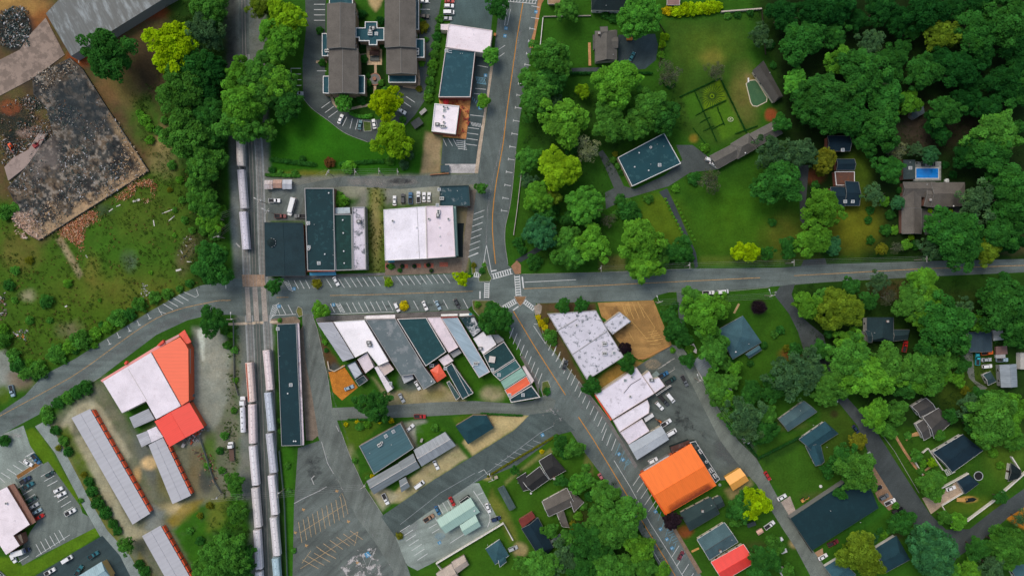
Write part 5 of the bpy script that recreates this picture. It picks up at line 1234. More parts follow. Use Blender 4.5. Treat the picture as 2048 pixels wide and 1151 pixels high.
r = flat('shop_building', 'broad clean white flat roof west half of the pair',[(767,419),(851.5,412),(854,517),(770,521)],7.0, membrane(WHITE_R, c8(200,190,180),.3,.58), w_white, TRIM, cw=.25, ch=.25,
     items=[('fan',786,442),('pipe',789,455),('pipe',811,442),('pipe',830,424),('vent',833,455),('pipe',846,499),('pipe',775,424)], shops=(0,))
m = MB(); a, b = W(834, 415, 7), W(839, 517, 7)
m.tube((a[0] - r.location.x, a[1] - r.location.y, 7.06),(b[0] - r.location.x, b[1] - r.location.y, 7.06),.08, n=5); m.build('roof_seam', COPE_G, r)
awning(r, [(776, 520), (789, 520), (789, 524), (776, 525)], 3.2, plain(c8(30, 120, 140), .6))
r = flat('shop_building', 'pinkish white flat roof with mint green side wall',[(851.8,412),(906,411),(911,513),(854.3,517)],7.6, membrane(PINK_R, c8(190,170,170),.3,.56), w_mint, COPE_P, cw=.25, ch=.3,
     items=[('ac',877,424),('acd',876,431),('fan',858,438),('fan',897,438),('vent',879,454),('vent',880,472),('vent',881,490),('hatch',875,410),('pipe',852,446),('pipe',852,478)], shops=(0,), itang=R(90))
m = MB(); P = [W(*p) for p in [(906,415),(913,415),(917,512),(911,512)]]; m.prism([(p[0] - r.location.x, p[1] - r.location.y) for p in P],0,5.2); m.build('side_wing', w_mint, r)
r = flat('shop_building', 'small dark teal roof with a rooftop unit by the north street',[(879,372),(938,370),(941,412),(880,412.5)],4.6, membrane(c8(44,66,76), c8(150,156,158),.6,.57), w_brick, COPE_D, items=[('ac',884,397),('hatch',878.5,379),('pipe',915,382)])
sheet('terrace',[(912,446),(928,446),(926,470),(926,514),(913,514)], plain(c8(26,27,30),.8),.09, 'black decked terrace beside the mint green wall', 'terrace')
for k, (x0, x1, y0, y1, c, am, lb) in enumerate([(529,545.5,360,378, c8(196,186,186),.8, 'rusty shed roof at the west end of the shed row'),(546.5,564,359,376, c8(176,140,124),.6, 'rust and grey shed roof between two others'),(565,584,359,378, c8(186,190,198),.05, 'clean silver shed roof in the back alley')]):
 r = house('metal_shed', lb, [((x0, y0),(x1, y0),(x1 - .3, y1),(x0 - .3, y1),.5,0,0)],2.6, ribbed(c, R(90),.6, amt=am), w_metal, trim=None, cat='shed', most=2)

for x, y, lb in [(777,532, 'round planter with a small bush at the west end of the plaza'),(805,532, 'round planter second from the west end of the plaza'),(829,532, 'round planter in the middle of the plaza'),(857,530, 'dark round planter on the largest red plaza panel'),(863,541, 'dark round planter at the south edge of the plaza')]:
 X, Y = W(x, y); root = empty('planter', (X, Y, .06)); tag(root, lb, 'planter', 'planters on the plaza')
 m = MB(); m.ring(ccw([(1.1 * math.cos(k * .3927),1.1 * math.sin(k * .3927)) for k in range(16)]),[(.9 * math.cos(k * .3927),.9 * math.sin(k * .3927)) for k in range(16)],0,.6); m.build('pot', plain(c8(60,56,54)), root); m = MB(); m.tube((0,0,.3),(0,0,.5),.9, n=16); m.build('soil', plain(c8(40,34,28),.95), root)
 link('foliage', CROWN['shrub', 1], root, (0, 0, .7), x, (.7, .7, .6), (.03, .07, .02))
# --- condominium blocks
PORCH = membrane(c8(34, 74, 86), c8(60, 100, 110), .4)
def condo(label, wings, flats):
 root = house('condominium_block', label, wings, 9.0, sh_brown, w_tan, rake=plain(c8(130,126,122)), cat='apartment building', most=24, over=.3)
 for px, h in flats:
  P = inset([(p[0] - root.location.x, p[1] - root.location.y) for p in local(px, h)[0]], .06)
  m = MB(); m.prism(P, 0, h - .05, top=False); wg = m.build('porch', w_tan, root)
  m = MB(); m.prism(inset(P, .05), h - .12, h, bottom=False); m.build('porch_roof', PORCH, wg)
  m = MB(); m.ring(inset(P, -.03), inset(P, .3), h - .3, h + .4); m.build('parapet', TRIM, wg)
 return root
r = condo('west condominium block with stepped brown-grey shingle roofs',[((710,97),(710,8),(654,8),(654,97),1.5,0,0,9.8),((716,187),(716,98),(658,98),(658,187),1.5,0,0,8.6)],
          [([(659,-6),(706,-6),(706,9),(658,9)],7),([(644,67),(655,67),(657,113),(644,113)],5.5),([(646,152),(659,152),(659,188),(646,187)],5.5),([(715.5,151),(730,151),(730,188),(715.5,187)],5.5)])
fit(r, [('ac', 655, 103), ('vent', 700, 50)], 6)
r = condo('east condominium block with stepped brown-grey shingle roofs',[((831,95),(831,-15),(770,-15),(770,95),1.5,0,0,9.8),((833,148),(833,96),(773,96),(773,148),1.5,0,0,8.6)],
          [([(777,149),(832,149),(832,166),(777,166)],5.0),([(832,78),(849,78),(849,116),(832,116)],5.5),([(831,-8),(838,-8),(838,60),(831,60)],5.2)])
fit(r, [('ac', 834, 101), ('ac', 834, 108)], 6)
link_px = [(711.5,56),(730,56),(730,44),(755,44),(755,56),(769,56),(769,82),(755,82),(755,91),(738,91),(738,83),(718,83),(718,76),(711.5,76)]
r = flat('entrance_hall', 'cross-shaped teal flat roof joining the two condominium blocks', link_px, 6.5, PORCH, w_tan, TRIM, .3,.5, items=[('ac',744,58),('acd',741,63),('ac',741,69),('hatch',753,68),('acd',747,57)], cat='entrance hall', most=2)
m = MB(); P = [W(*p, 3) for p in [(741,92),(752,92),(752,97),(741,97)]]; m.prism([(p[0] - r.location.x, p[1] - r.location.y) for p in P],2.8,3.1); m.build('entrance_canopy', plain(c8(150,70,50)), r)
m = MB(); X, Y = W(750, 159)
m.tube((0,0,0),(0,0,.5),2.9,2.9,28,0); m.tube((0,0,.5),(0,0,.52),2.5,2.5,24,1); m.tube((0,0,.5),(0,0,1.5),.25,.15,10,0); m.tube((0,0,1.4),(0,0,1.6),.3,.9,16,0)
f = m.build('garden_fountain',[brick((.38,.16,.09)), glass((.05,.06,.06))], None, (X, Y, 0)); tag(f, 'round red brick fountain in the condominium garden', 'fountain')
m = MB(); X, Y = W(749, 116, 1); m.box(-2.2, -1.2, .6, 2.2, 1.2, .68); 
for a in (-1, 1):
 for b in (-1, 1): m.tube((a * 1.9, b * .9, 0), (a * 1.9, b * .9, .6), .06)
f = m.build('garden_table', plain((.09,.1,.09),.6), None, (X, Y, .06)); tag(f, 'dark table on the tan court in the condominium garden', 'table')
m = MB(); X, Y = W(749,105,2.6); m.frustum([(-2.4,-1.2),(2.4,-1.2),(2.4,1.2),(-2.4,1.2)],2.4,[(-2.1,-.1),(2.1,-.1),(2.1,.1),(-2.1,.1)],3.0)
for a in (-1, 1):
 for b in (-1, 1): m.tube((a * 2.2, b * 1.0, 0), (a * 2.2, b * 1.0, 2.42), .07)
f = m.build('pergola', plain(c8(52,34,30),.8), None, (X, Y, .06)); tag(f, 'dark brown pergola in the condominium garden', 'pergola')

# --- strip beside the north street
r = flat('shop_building', 'large white flat roof below the dark car park',[(897,48),(985,61),(980,100),(966,106),(891,95)],6.4, membrane(c8(234,222,228), c8(190,160,160),.35,.55), w_cream, COPE_P, .3,.25, items=[('pipe',947,69),('pipe',899,52),('pipe',893,84),('pipe',945,60)], shops=(1,))
flat('loading_bay', 'small pinkish white flat roof west of the large white shop',[(881,48),(898,48),(896,61),(881,60)],4.5, membrane(c8(226,212,216)), w_cream, None, cat='loading bay', most=1)
r = flat('shop_building', 'teal flat roof with red side walls above the orange terrace',[(891,96.5),(951,103),(941,195),(877,195)],5.6, membrane(c8(38,72,84), c8(60,96,106),.5,.52), w_red, plain(c8(210,196,192),.6),.3,.4, items=[('pipe',921,108),('pipe',925,108),('hatch',893,102)], most=10)
for y in (101, 105):
 m = MB(); a, b = W(893, y - 1,5.7), W(904, y + 1.5,5.7); m.tube((a[0] - r.location.x, a[1] - r.location.y, 5.9),(b[0] - r.location.x, b[1] - r.location.y, 5.9),.16, n=8); m.build('roof_duct', plain(c8(190,200,204)), r)
slab('terrace',[(878,197),(942,197),(932,278),(886,274)], paving(c8(206,140,84)),.16, 'orange paved dining terrace round the small white building', 'terrace')
r = flat('restaurant', 'small white flat roof with kitchen fans on the orange terrace',[(869,207),(919,212),(911.5,269),(863,263)],5.2, membrane(c8(240,230,236), c8(190,170,170),.3,.58), w_red, TRIM, .35,.4,
         items=[('fan',888,214),('fan',895,216),('hatch',889,221),('fan',887,233),('acd',875,249),('fan',888,245),('ac',885,253),('fan',891,254)], cat='restaurant')
m = MB(); P = [W(*p, 4.5) for p in [(919.5,217),(922,217),(914.5,264),(912.5,264)]]; m.prism([(p[0] - r.location.x, p[1] - r.location.y) for p in P],3.0,3.2); m.build('awning', plain(c8(186,64,58),.7), r)
def umbrella(x, y, c, lb):
 X, Y = W(x, y, 2.4); root = empty('parasol', (X, Y, .16)); tag(root, lb, 'parasol', 'parasols on the orange terrace')
 m = MB(); n = 8; P = [(1.5 * math.cos(6.283 * k / n), 1.5 * math.sin(6.283 * k / n), 2.1) for k in range(n)]
 for k in range(n): m.face([P[k], P[(k + 1) % n], (0, 0, 2.7)]); m.face([P[(k + 1) % n], P[k], (0, 0, 2.62)])
 m.build('canopy', plain(c, .8), root); m = MB(); m.tube((0, 0, 0), (0, 0, 2.65), .04); m.build('pole', TRIM_D, root)
umbrella(892, 203, c8(190, 48, 52), 'red parasol at the north-west corner of the orange terrace')
for k, (x, y) in enumerate([(906,206),(914,203),(928,201),(935,223),(929,238),(935,238),(925,215),(936,246),(926,262),(918,271)]):
 X, Y = W(x, y, .7); root = empty('dining_table', (X, Y, .16), k); 
 tag(root, 'rust-red terrace table %s' % ['just north of the small white roof', 'at the north edge of the orange terrace', 'in the north-east part of the orange terrace', 'at the middle of the east terrace edge', 'between the white roof and the striped bays', 'at the east edge above the hatched bays', 'beside the red awning', 'lower on the east terrace edge', 'at the narrow south-east of the terrace', 'at the south end of the orange terrace'][k], 'table', 'tables on the orange terrace')
 m = MB(); m.tube((0,0,.7),(0,0,.75),.55, n=14); m.build('table_top', plain(c8(150,60,40),.6), root); m = MB(); m.tube((0,0,0),(0,0,.7),.06); m.build('leg', TRIM_D, root)
 for q in range(3):
  a = q * 2.1; m = MB(); m.box(-.2, -.2, .4, .2, .2, .46); m.box(-.2, .16, .46, .2, .2, .85)
  for u in (-.17, .17):
   for v in (-.17, .17): m.tube((u, v, 0), (u, v, .4), .02, n=4)
  m.build('seat', plain(c8(168, 66, 46), .6), root, (.95 * math.cos(a), .95 * math.sin(a), 0), a - R(90))
def bin_(x, y, ang, c, lb, lx=1.9, w=1.1, hgt=1.4, group=None, name='dumpster'):
 X, Y = W(x, y, hgt); root = empty(name, (X, Y, .03), R(ang)); tag(root, lb, 'dumpster', group)
 m = MB(); m.frustum([(-lx * .92,-w * .9),(lx * .92,-w * .9),(lx * .92, w * .9),(-lx * .92, w * .9)],.12,[(-lx, -w),(lx, -w),(lx, w),(-lx, w)], hgt); m.build('bin', plain(c, .6), root)
 for s in (-1,1): m = MB(); m.box(min(s * .06, s * (lx + .05)),-w - .05, hgt + .005, max(s * .06, s * (lx + .05)), w + .05, hgt + .07); m.build('lid', plain(tuple(v * .6 + .03 for v in c),.6), root)
 return root
bin_(890, 337, 0, c8(30, 70, 82), 'teal dumpster at the south end of the terrace car park', 2.0, 1.6)
bin_(834, 246, 35, c8(40, 46, 50), 'dark open-framed dumpster on the grass beside the curved car park', 2.4, 1.8)
bin_(846, 223, 40, c8(190, 186, 182), 'pale dumpster by the curved car park', 1.7, .8)
bin_(1259, 77, 0, c8(206, 128, 24), 'orange dumpster at the edge of the turning court', 1.4, .7)
bin_(990, 69, 80, c8(206, 128, 40), 'small orange bin east of the large white shop roof', .6, .5, 1.1)

# --- long building by the rails
r = flat('warehouse', 'very long narrow teal flat roof beside the rails',[(554,648),(593,646),(603,890),(563,891)],5.0, membrane(srgb(13,48,56), srgb(34,70,76),.45,.56), w_grey, COPE_G, .2,.3, items=[('hatch',582,769),('vent',576,786),('pipe',560,711),('hatch',556,657),('vent',592,881),('vent',588,881)], cat='warehouse', most=14)
m = MB(); P = [W(*p, 4.4) for p in [(593.3,646),(598,645.5),(608,889),(603.2,890)]]; m.prism([(p[0] - r.location.x, p[1] - r.location.y) for p in P],4.0,4.4); m.build('canopy', membrane(c8(214,200,206), c8(120,90,90),.5,.5), r)

# --- south block of narrow shops
cop_w = plain(c8(206, 200, 196), .6)
r = flat('shop_building', 'grey corrugated metal roof at the west end of the shop row',[(633,644),(665,643),(709,715),(685.5,723)],5.4, ribbed(c8(170,172,180), R(-25),.9, rust=(.2,.2,.2), amt=.25), w_brick, None, items=[('pipe',672,668),('pipe',680,672),('pipe',668,672)])
flat('shop_annex', 'square pale corrugated roof between dark parapets at the back',[(693,729),(711,721),(726,747),(709.5,759)],4.2, ribbed(c8(186,190,198), R(-25),.8), w_brick, COPE_D, .3,.4, cat='annex', most=2)
flat('shop_annex', 'small dark flat roof at the back of the western shops',[(710,760),(727,749),(736,760),(718,772)],3.6, membrane(c8(48,58,64)), w_brick, COPE_G, .2,.25, cat='annex', most=2)
r = flat('shop_building', 'brilliant white slanted shop roof with two small dark fans',[(666.5,643),(729,639.5),(777.5,722),(757,731),(735,702.5),(710.5,714.5)],6.0, membrane(c8(244,238,242), c8(200,150,150),.25,.6), w_white, TRIM, .2,.2, items=[('acd',738,684),('acd',740,689),('pipe',701,694)], shops=(0,1))
awning(r, [(729, 637), (731, 637), (731, 632), (729, 632)], 3, TRIM)
flat('shop_annex', 'pinkish white low roof behind the brilliant white shop',[(715,718),(734,704),(748,733),(731,746)],4.2, membrane(c8(220,206,212)), w_white, COPE_P, .2,.2, cat='annex', most=2)
flat('shop_annex', 'thin white slanted strip roof reaching into the back yard',[(748,734),(755.5,731.5),(786,777),(775,785)],3.8, membrane(c8(234,226,232)), w_white, None, cat='annex', items=[('hatch',781,766)], most=3)
flat('shop_annex', 'pale beige roof between the white strip and the grey roof',[(757,732.5),(776,722.5),(788,738),(769,751)],3.9, membrane(c8(206,188,180)), w_tan, COPE_P, .2,.2, cat='annex', most=2)
r = flat('shop_building', 'wide dark grey gravelled shop roof with a bent rear end',[(731,638.5),(791,636.5),(850,735),(872,764),(847,779),(828,748),(802.5,752)],5.6, membrane(c8(108,112,116), c8(150,152,154),.55,.52,.2), w_brick, COPE_G, .3,.35, items=[('pipe',814,720),('vent',863,762),('pipe',775,665)], shops=(0,))
awning(r, [(732, 637.5), (790, 636), (790, 629), (732, 631)], 3.6, membrane(c8(232, 226, 228)), name='awning')
flat('lean_to', 'small pale corrugated roof behind the dark grey shop',[(802,752.5),(824,745),(828,757),(808,767)],3.2, ribbed(c8(176,178,182), R(20),.7), w_metal, None, cat='shed', most=1)
r = flat('shop_building', 'dark teal slanted shop roof without any vents',[(793.5,637),(852.5,634.5),(893,703),(851.5,732)],5.9, membrane(c8(34,66,72), c8(52,88,94),.4), w_brick, cop_w, .3,.4, items=[('pipe',889,695)], shops=(0,))
r = flat('shop_building', 'pale pink slanted shop roof between teal and blue-grey roofs',[(853.5,634.5),(881,633.5),(917,694),(897.5,705)],5.6, membrane(c8(226,210,216)), w_brick, COPE_P, .25,.25, shops=(0,))
r2 = flat('lean_to', 'low grey roof behind the pale pink shop',[(917,696),(924,705),(907,716),(899,706)],3.4, membrane(c8(150,150,150)), w_grey, None, cat='annex', most=1)
r = flat('shop_building', 'long blue-grey corrugated slanted roof with a red front edge',[(882,635),(915,633.5),(980,743),(958,755)],5.3, ribbed(c8(148,168,180), R(-28),.8), w_brick, COPE_P, .25,.2, items=[('ac',952,726),('pipe',940,718),('vent',958,724),('vent',946,731),('pipe',953,701)], shops=(0,))
m = MB(); a, b = W(881,635,5.6), W(915,633.5,5.6); m.tube((a[0] - r.location.x, a[1] - r.location.y, 5.6),(b[0] - r.location.x, b[1] - r.location.y, 5.6),.25, n=6); m.build('front_trim', COPE_R, r)
awning(r, [(882, 632), (915, 631), (915, 627), (882, 628)], 3.5, TRIM)
r = flat('shop_building', 'black-teal roof with a large white stain and blue awning corner',[(919,634),(949,632),(963,661),(946,675)],5.2, membrane(c8(34,56,64), c8(196,196,200),.95,.49,.28), w_brick, COPE_D, .3,.3, items=[('hatch',946,656)], shops=(0,))
awning(r, [(919, 632), (944, 630.5), (944, 626), (919, 627)], 3.4, TRIM)
m = MB(); P = [W(*p, 3.4) for p in [(938,626),(944,626),(944,630),(938,630)]]; m.prism([(p[0] - r.location.x, p[1] - r.location.y) for p in P],3.42,3.5); m.build('awning_end', plain(c8(40,130,150)), r)
r = flat('shop_building', 'white stepped roof beside the round green corner tree',[(946.5,676.5),(966.5,662.5),(973,671.5),(982,669.5),(993,688.5),(966,708.5)],5.0, membrane(c8(232,226,230), c8(150,150,150),.4,.6), w_white, TRIM, .2,.2, items=[('acd',961,696),('pipe',983,692)])
flat('lean_to', 'low grey curved canopy beside the white stepped roof',[(983,669),(996,668.5),(1008,678),(1008,681),(994,688)],3.2, membrane(c8(160,162,164)), w_grey, None, cat='annex', most=1)
r = flat('shop_building', 'black-teal roof with a square white rooftop enclosure',[(966,709.5),(1008,682),(1030.5,716.5),(984.5,746)],5.6, membrane(c8(32,58,62), c8(50,84,86),.4), w_brick, cop_w, .25,.35, items=[('hatch',985,739)], shops=(1,))
m = MB(); X, Y = W(984,718,5.9); q = [(X - r.location.x + u, Y - r.location.y + v) for u, v in ((-1.6,-1.2),(1.2,-1.6),(1.7,1.2),(-1.1,1.6))]; m.prism(q, 5.6,6.6); m.build('rooftop_enclosure', plain(c8(206,196,190)), r)
r = flat('shop_building', 'blue-teal roof between the black-teal and the mint roof',[(985,747),(1031,718),(1042,734),(1000,761)],5.2, membrane(c8(58,92,96), c8(86,116,118),.5), w_brick, cop_w, .25,.35, items=[('hatch',998,749)], shops=(1,))
r = flat('shop_building', 'mint green ribbed shop roof above the orange one',[(1000.5,762),(1043,734.8),(1053,749.5),(1009,778)],5.0, ribbed(c8(138,176,160), R(29),.8), w_mint, None, shops=(1,))
r = flat('shop_building', 'orange ribbed shop roof between mint and black roofs',[(1009,779),(1053,750.5),(1062,767),(1018.5,795.5)],5.0, ribbed(c8(236,104,66), R(29),.8), w_orange, cop_w, .2,.3, items=[('hatch',1019,789)], shops=(1,))
flat('shop_annex', 'pale pink front porch roof of the striped shops',[(1044.5,733.5),(1050,731),(1068,760),(1063,767.5)],4.2, membrane(c8(216,200,200)), w_cream, COPE_P, .2,.2, cat='porch', shops=(1,), most=3)
r = flat('shop_building', 'black triangular roof with white coping at the alley corner',[(1018.5,796.5),(1063,769.5),(1081,794),(1022,804.5)],4.8, membrane(c8(32,52,60), c8(50,76,84),.4), w_brick, cop_w, .35,.4, items=[('hatch',1046,789)])
r = house('shop_annex', 'small orange-red hipped roof behind the dark teal shop',[((860,740),(878,727),(893,751),(874,764),.8,.8,.8)],3.6, lambda a: ribbed(c8(232,96,66), a, .6), w_orange, trim=None, cat='annex', most=2)
flat('shop_annex', 'small pinkish white flat roof below the pale pink shop',[(877,718.5),(896,707),(907,721),(888,732)],4.4, membrane(c8(222,208,212)), w_white, COPE_P, .2,.2, cat='annex', most=2)
r = flat('shop_building', 'dark teal roof split by a white ridge line behind the shops',[(890,734),(904,725),(947,785),(925,798)],4.2, membrane(c8(34,60,68), c8(50,82,88),.4), w_brick, cop_w, .2,.3, items=[('pipe',942,781),('hatch',891,736),('pipe',944,787)])
m = MB(); a, b = W(904, 727, 4.3), W(938, 791, 4.3)
m.tube((a[0] - r.location.x, a[1] - r.location.y, 4.3),(b[0] - r.location.x, b[1] - r.location.y, 4.3),.14, n=6); m.build('roof_divider', cop_w, r)
flat('lean_to', 'grey-brown shed roof with pale edge beside the split teal roof',[(893,764),(899,761),(921,793),(912,800)],2.8, membrane(c8(66,78,78)), w_cream, cop_w, .15,.15, cat='shed', most=1)
flat('equipment_yard', 'small dark roof with a grey unit beside the orange-red hip',[(855,733),(874,722),(877,727),(860,738)],2.6, membrane(c8(30,34,36)), w_grey, None, items=[('ac',864,730)], cat='shed', most=0)

# --- white roofed shops east of the diagonal street
stain = c8(70, 74, 80)
r = flat('shop_building', 'big white roof with grey speckled stains at the crossing',[(1095,627),(1192,620),(1207,646),(1248,713),(1174,760)],6.0, membrane(c8(206,202,212), stain, .8,.545,.55), w_cream, COPE_G, .25,.25, items=[('ac',1209,687),('ac',1209,706),('hatch',1228,705),('fan',1153,650),('pipe',1136,665),('pipe',1220,698)], most=10)
for (x0, y0, x1, y1) in [(1113, 662, 1155, 637), (1144, 709, 1214, 662)]:
 m = MB(); a, b = W(x0, y0,6.05), W(x1, y1,6.05); m.tube((a[0] - r.location.x, a[1] - r.location.y, 6.08),(b[0] - r.location.x, b[1] - r.location.y, 6.08),.2, n=6); m.build('roof_joint', COPE_G, r)
r = flat('shop_building', 'small grey-white wing with a blue awning on the brown car park',[(1206,648),(1240,623),(1262,642),(1225,669)],4.8, membrane(c8(204,202,212), stain, .8,.545,.55), w_cream, COPE_G, .2,.2, items=[('fan',1247,634),('pipe',1232,640)], cat='building', most=3)
awning(r, [(1251, 632), (1262, 642), (1259, 647), (1255, 641)], 3.2, plain(c8(60, 160, 190)))
r = flat('shop_building', 'white roof with a red front edge in the middle of the white row',[(1191,789),(1273,734),(1309,786),(1225,838)],5.6, membrane(c8(224,216,226), c8(150,144,150),.5,.56,.3), w_cream, COPE_P, .2,.2, items=[('hatch',1250,760),('fan',1263,753),('fan',1260,792),('pipe',1247,785),('pipe',1230,770),('pipe',1258,742)])
m = MB(); P = [W(*p, 4.5) for p in [(1189,790),(1191,789),(1224,838),(1221,840)]]; m.prism([(p[0] - r.location.x, p[1] - r.location.y) for p in P],3.2,4.6); m.build('shop_sign_band', plain(c8(216,88,56),.6), r)
m = MB()
for a_, b_ in [((1247, 786), (1262, 768)), ((1262, 768), (1282, 756))]:
 a, b = W(*a_, 5.7), W(*b_, 5.7); m.tube((a[0] - r.location.x, a[1] - r.location.y, 5.75),(b[0] - r.location.x, b[1] - r.location.y, 5.75),.12, n=6)
m.build('roof_conduit', TRIM_D, r)
r = flat('shop_building', 'small stepped white wing beside the asphalt yard',[(1285,751),(1298,741),(1307,757),(1318,754),(1330,771),(1309.5,785.5)],4.8, membrane(c8(224,218,228)), w_cream, COPE_P, .2,.2, items=[('acd',1303,759)], cat='building', most=3)
flat('lean_to', 'thin dark canopy with a white front edge by the yard',[(1311,788),(1341,769),(1343,771),(1313,791)],3.0, membrane(c8(52,76,80)), w_grey, cop_w, .15,.15, cat='canopy', open_=False)
r = flat('shop_building', 'white low roof below the red-edged one',[(1226,840),(1295,798.5),(1299,810),(1298,825),(1239,863)],4.8, membrane(c8(230,222,230)), w_cream, COPE_P, .2,.2, most=4)
r = flat('shop_building', 'white roof above the pale grey sloping one',[(1240,864),(1284,837),(1299,861),(1257,888)],4.6, membrane(c8(224,214,224)), w_cream, COPE_P, .2,.2, most=4)
house('shop_building', 'smooth pale grey roof at the south end of the white row',[((1257,889),(1323,851),(1338,878),(1274,919),.6,0,0)],4.6, lambda a: membrane(c8(172,178,184), c8(150,154,158),.2), w_cream, trim=None, cat='building', most=6)
flat('trailer_box', 'white box trailer backed against the white roofs',[(1287,836),(1305,825),(1309,832),(1291,844)],2.9, membrane(c8(216,214,214)), w_white, None, cat='trailer', open_=False)
# orange hall
r = house('market_hall', 'big bright orange metal roof with dark streaked lower slope',[((1280,947),(1382,886),(1433,970),(1333,1028),2.0,0,0)],5.2, lambda a: ribbed(c8(246,120,44), a + R(90),.8, rust=(.12,.05,.03), amt=.0, dirt=.1, rib=.04), w_orange, trim=None, cat='hall', most=12, over=.6)
gx = 26; gy = 12; V = []; CV = []; F = []
for j in range(gy):
 for i in range(gx):
  u, v = i / (gx - 1), j / (gy - 1) * .62; e = np.array([1333 + 100 * u, 1028 - 58 * u]); rd = np.array([1306.5 + 101 * u, 987.5 - 59.5 * u]); p = e + (rd - e) * (v * .97 + .012); z = 5.2 + 2.0 * (v * .97 + .012); X, Y = W(p[0], p[1], z)
  V.append((X - r.location.x, Y - r.location.y, z + .035)); CV.append(max(0, min(1,(1.2 - 1.3 * v / .62) * (.8 + .2 * u) * min(1,8 * u, 8 * (1 - u)))))
  if i < gx - 1 and j < gy - 1: b = j * gx + i; F.append((b, b + 1, b + gx + 1, b + gx))
me = bpy.data.meshes.new('roof_soot'); me.from_pydata(V, [], F); me.attributes.new('cover', 'FLOAT', 'POINT').data.foreach_set('value', np.array(CV, np.float32)); me.materials.append(veil(c8(130,60,38),.9,.35,.85)); link('roof_soot', me, r)
m = MB(); P = [W(*p, 4.6) for p in [(1278,948),(1281,946.6),(1334,1028),(1331,1031)]]; m.prism([(p[0] - r.location.x, p[1] - r.location.y) for p in P],4.1,4.7); m.build('front_canopy', ribbed(c8(232,100,40), R(30),.8), r)
flat('equipment_row', 'narrow dark canopy with white units beside the orange roof',[(1379,884),(1391,881),(1440,957),(1431,965)],3.4, membrane(c8(40,48,52)), w_dark, TRIM, .15,.15, items=[('ac',1400,901),('ac',1421,939),('ac',1429,950),('pipe',1394,890),('fan',1412,922)], cat='canopy', open_=False, itang=R(-55))
flat('lean_to', 'thin pale canopy along the north side of the orange roof',[(1287,939),(1337,909),(1340,913),(1290,943)],3.0, membrane(c8(184,190,196)), w_grey, None, cat='canopy', open_=False)
house('yellow_shed', 'small yellow gabled shed beside the rear lane',[((1449,954),(1480,935),(1498,960),(1466,981),1.6,0,0)],2.6, lambda a: ribbed(c8(240,172,84), a + R(90),.6, dirt=.08), plain(c8(200,150,70)), trim=None, cat='shed', most=3, over=.25)
flat('brown_lean_to', 'rust-brown strip roof on the north edge of the orange hall',[(1340,893),(1378,879),(1381,884),(1344,906)],2.8, membrane(c8(78,50,42)), w_dark, None, cat='shed', open_=False)
house('gabled_house', 'charcoal long roofed house below the orange hall',[((1360,1025),(1421,993),(1439,1026),(1380,1061),2.0,0,0),((1421,1000),(1440,990),(1449,1010),(1432,1020),1.2,0,0)],3.2, sh_char, w_cream, trim=TRIM_D, items=[('pipe',1422,1009),('chimney',1404,1020)])
house('gabled_house', 'slate grey gabled house with a white rear edge and tan path',[((1394,1078),(1449,1044),(1476,1083),(1419,1119),2.3,0,0)],3.2, sh_slate, w_cream, items=[('pipe',1463,1078),('chimney',1440,1100)], rake=TRIM_D, trim=TRIM)
house('gabled_house', 'bright red metal roofed house at the bottom of the photo',[((1422,1123),(1487,1087),(1510,1124),(1446,1162),1.8,0,0)],3.2, lambda a: ribbed(c8(232,66,58), a + R(90),.6, dirt=.1), w_cream, trim=TRIM)
flat('camper_trailer', 'white camper trailer at the bottom edge near the red roof',[(1558,1142),(1568,1135),(1582,1155),(1572,1163)],2.4, membrane(c8(206,200,206)), w_white, None, cat='trailer', open_=False)
house('garden_shed', 'tiny pinkish shed beside the white pickup',[((1512,1062),(1523,1055),(1528,1063),(1517,1070),.6,0,0)],2.0, lambda a: membrane(c8(206,166,146)), w_tan, trim=None, cat='shed', most=1)

# --- west: market with orange roof, storage rows, clinic
r = flat('market_building', 'large L-shaped white roof joined to an orange one by the main street',[(205,762),(302,704),(362,811),(312,838),(292,802),(244,826)],6.0, membrane(c8(232,222,230), c8(206,190,196),.35,.55), w_cream, None, items=[('pipe',237,784)], cat='market', most=8)
m = MB(); a, b = W(256,737,6.1), W(294,801,6.1); m.tube((a[0] - r.location.x, a[1] - r.location.y, 6.05),(b[0] - r.location.x, b[1] - r.location.y, 6.05),.12, n=6); m.build('roof_joint', cop_w, r)
for px, c, nm in [([(201,760),(329,682),(331,688),(205,764)], c8(226,150,146), 'street_canopy'),([(330,682),(357,668),(359,672),(332,688)], c8(222,160,156), 'street_canopy')]:
 m = MB(); P = [W(*p, 4.6) for p in px]; m.prism([(p[0] - r.location.x, p[1] - r.location.y) for p in P],4.2,4.6); m.build(nm, ribbed(c, R(30),.8), r)
for px in ([(314, 690), (326, 679), (328, 684), (318, 691)], [(248, 726), (252, 721), (255, 724), (250, 729)]):
 m = MB(); P = [W(*p, 5.6) for p in px]; m.prism([(p[0] - r.location.x, p[1] - r.location.y) for p in P],4.0,5.6); m.build('canopy_gable', plain(c8(226,84,66)), r)
r = flat('market_wing', 'salmon orange flat metal roof with a red corner canopy',[(303,703.5),(360,673),(371,687),(377,698),(378,801),(363,811)],5.8, ribbed(c8(246,116,84), R(0),1.6, dirt=.05, rib=.03), w_orange, None, cat='market', most=6)
m = MB(); P = [W(*p, 5.0) for p in [(357,668),(369,659),(382,683),(376,687),(371,686),(362,673)]]; m.prism([(p[0] - r.location.x, p[1] - r.location.y) for p in P],4.4,5.0); m.build('corner_canopy', ribbed(c8(238,92,70), R(60),.8), r)
m = MB(); P = [W(*p, 4.4) for p in [(378.5,697),(380,697),(380,802),(378.5,802)]]; m.prism([(p[0] - r.location.x, p[1] - r.location.y) for p in P],3.8,4.4); m.build('gutter', COPE_G, r)
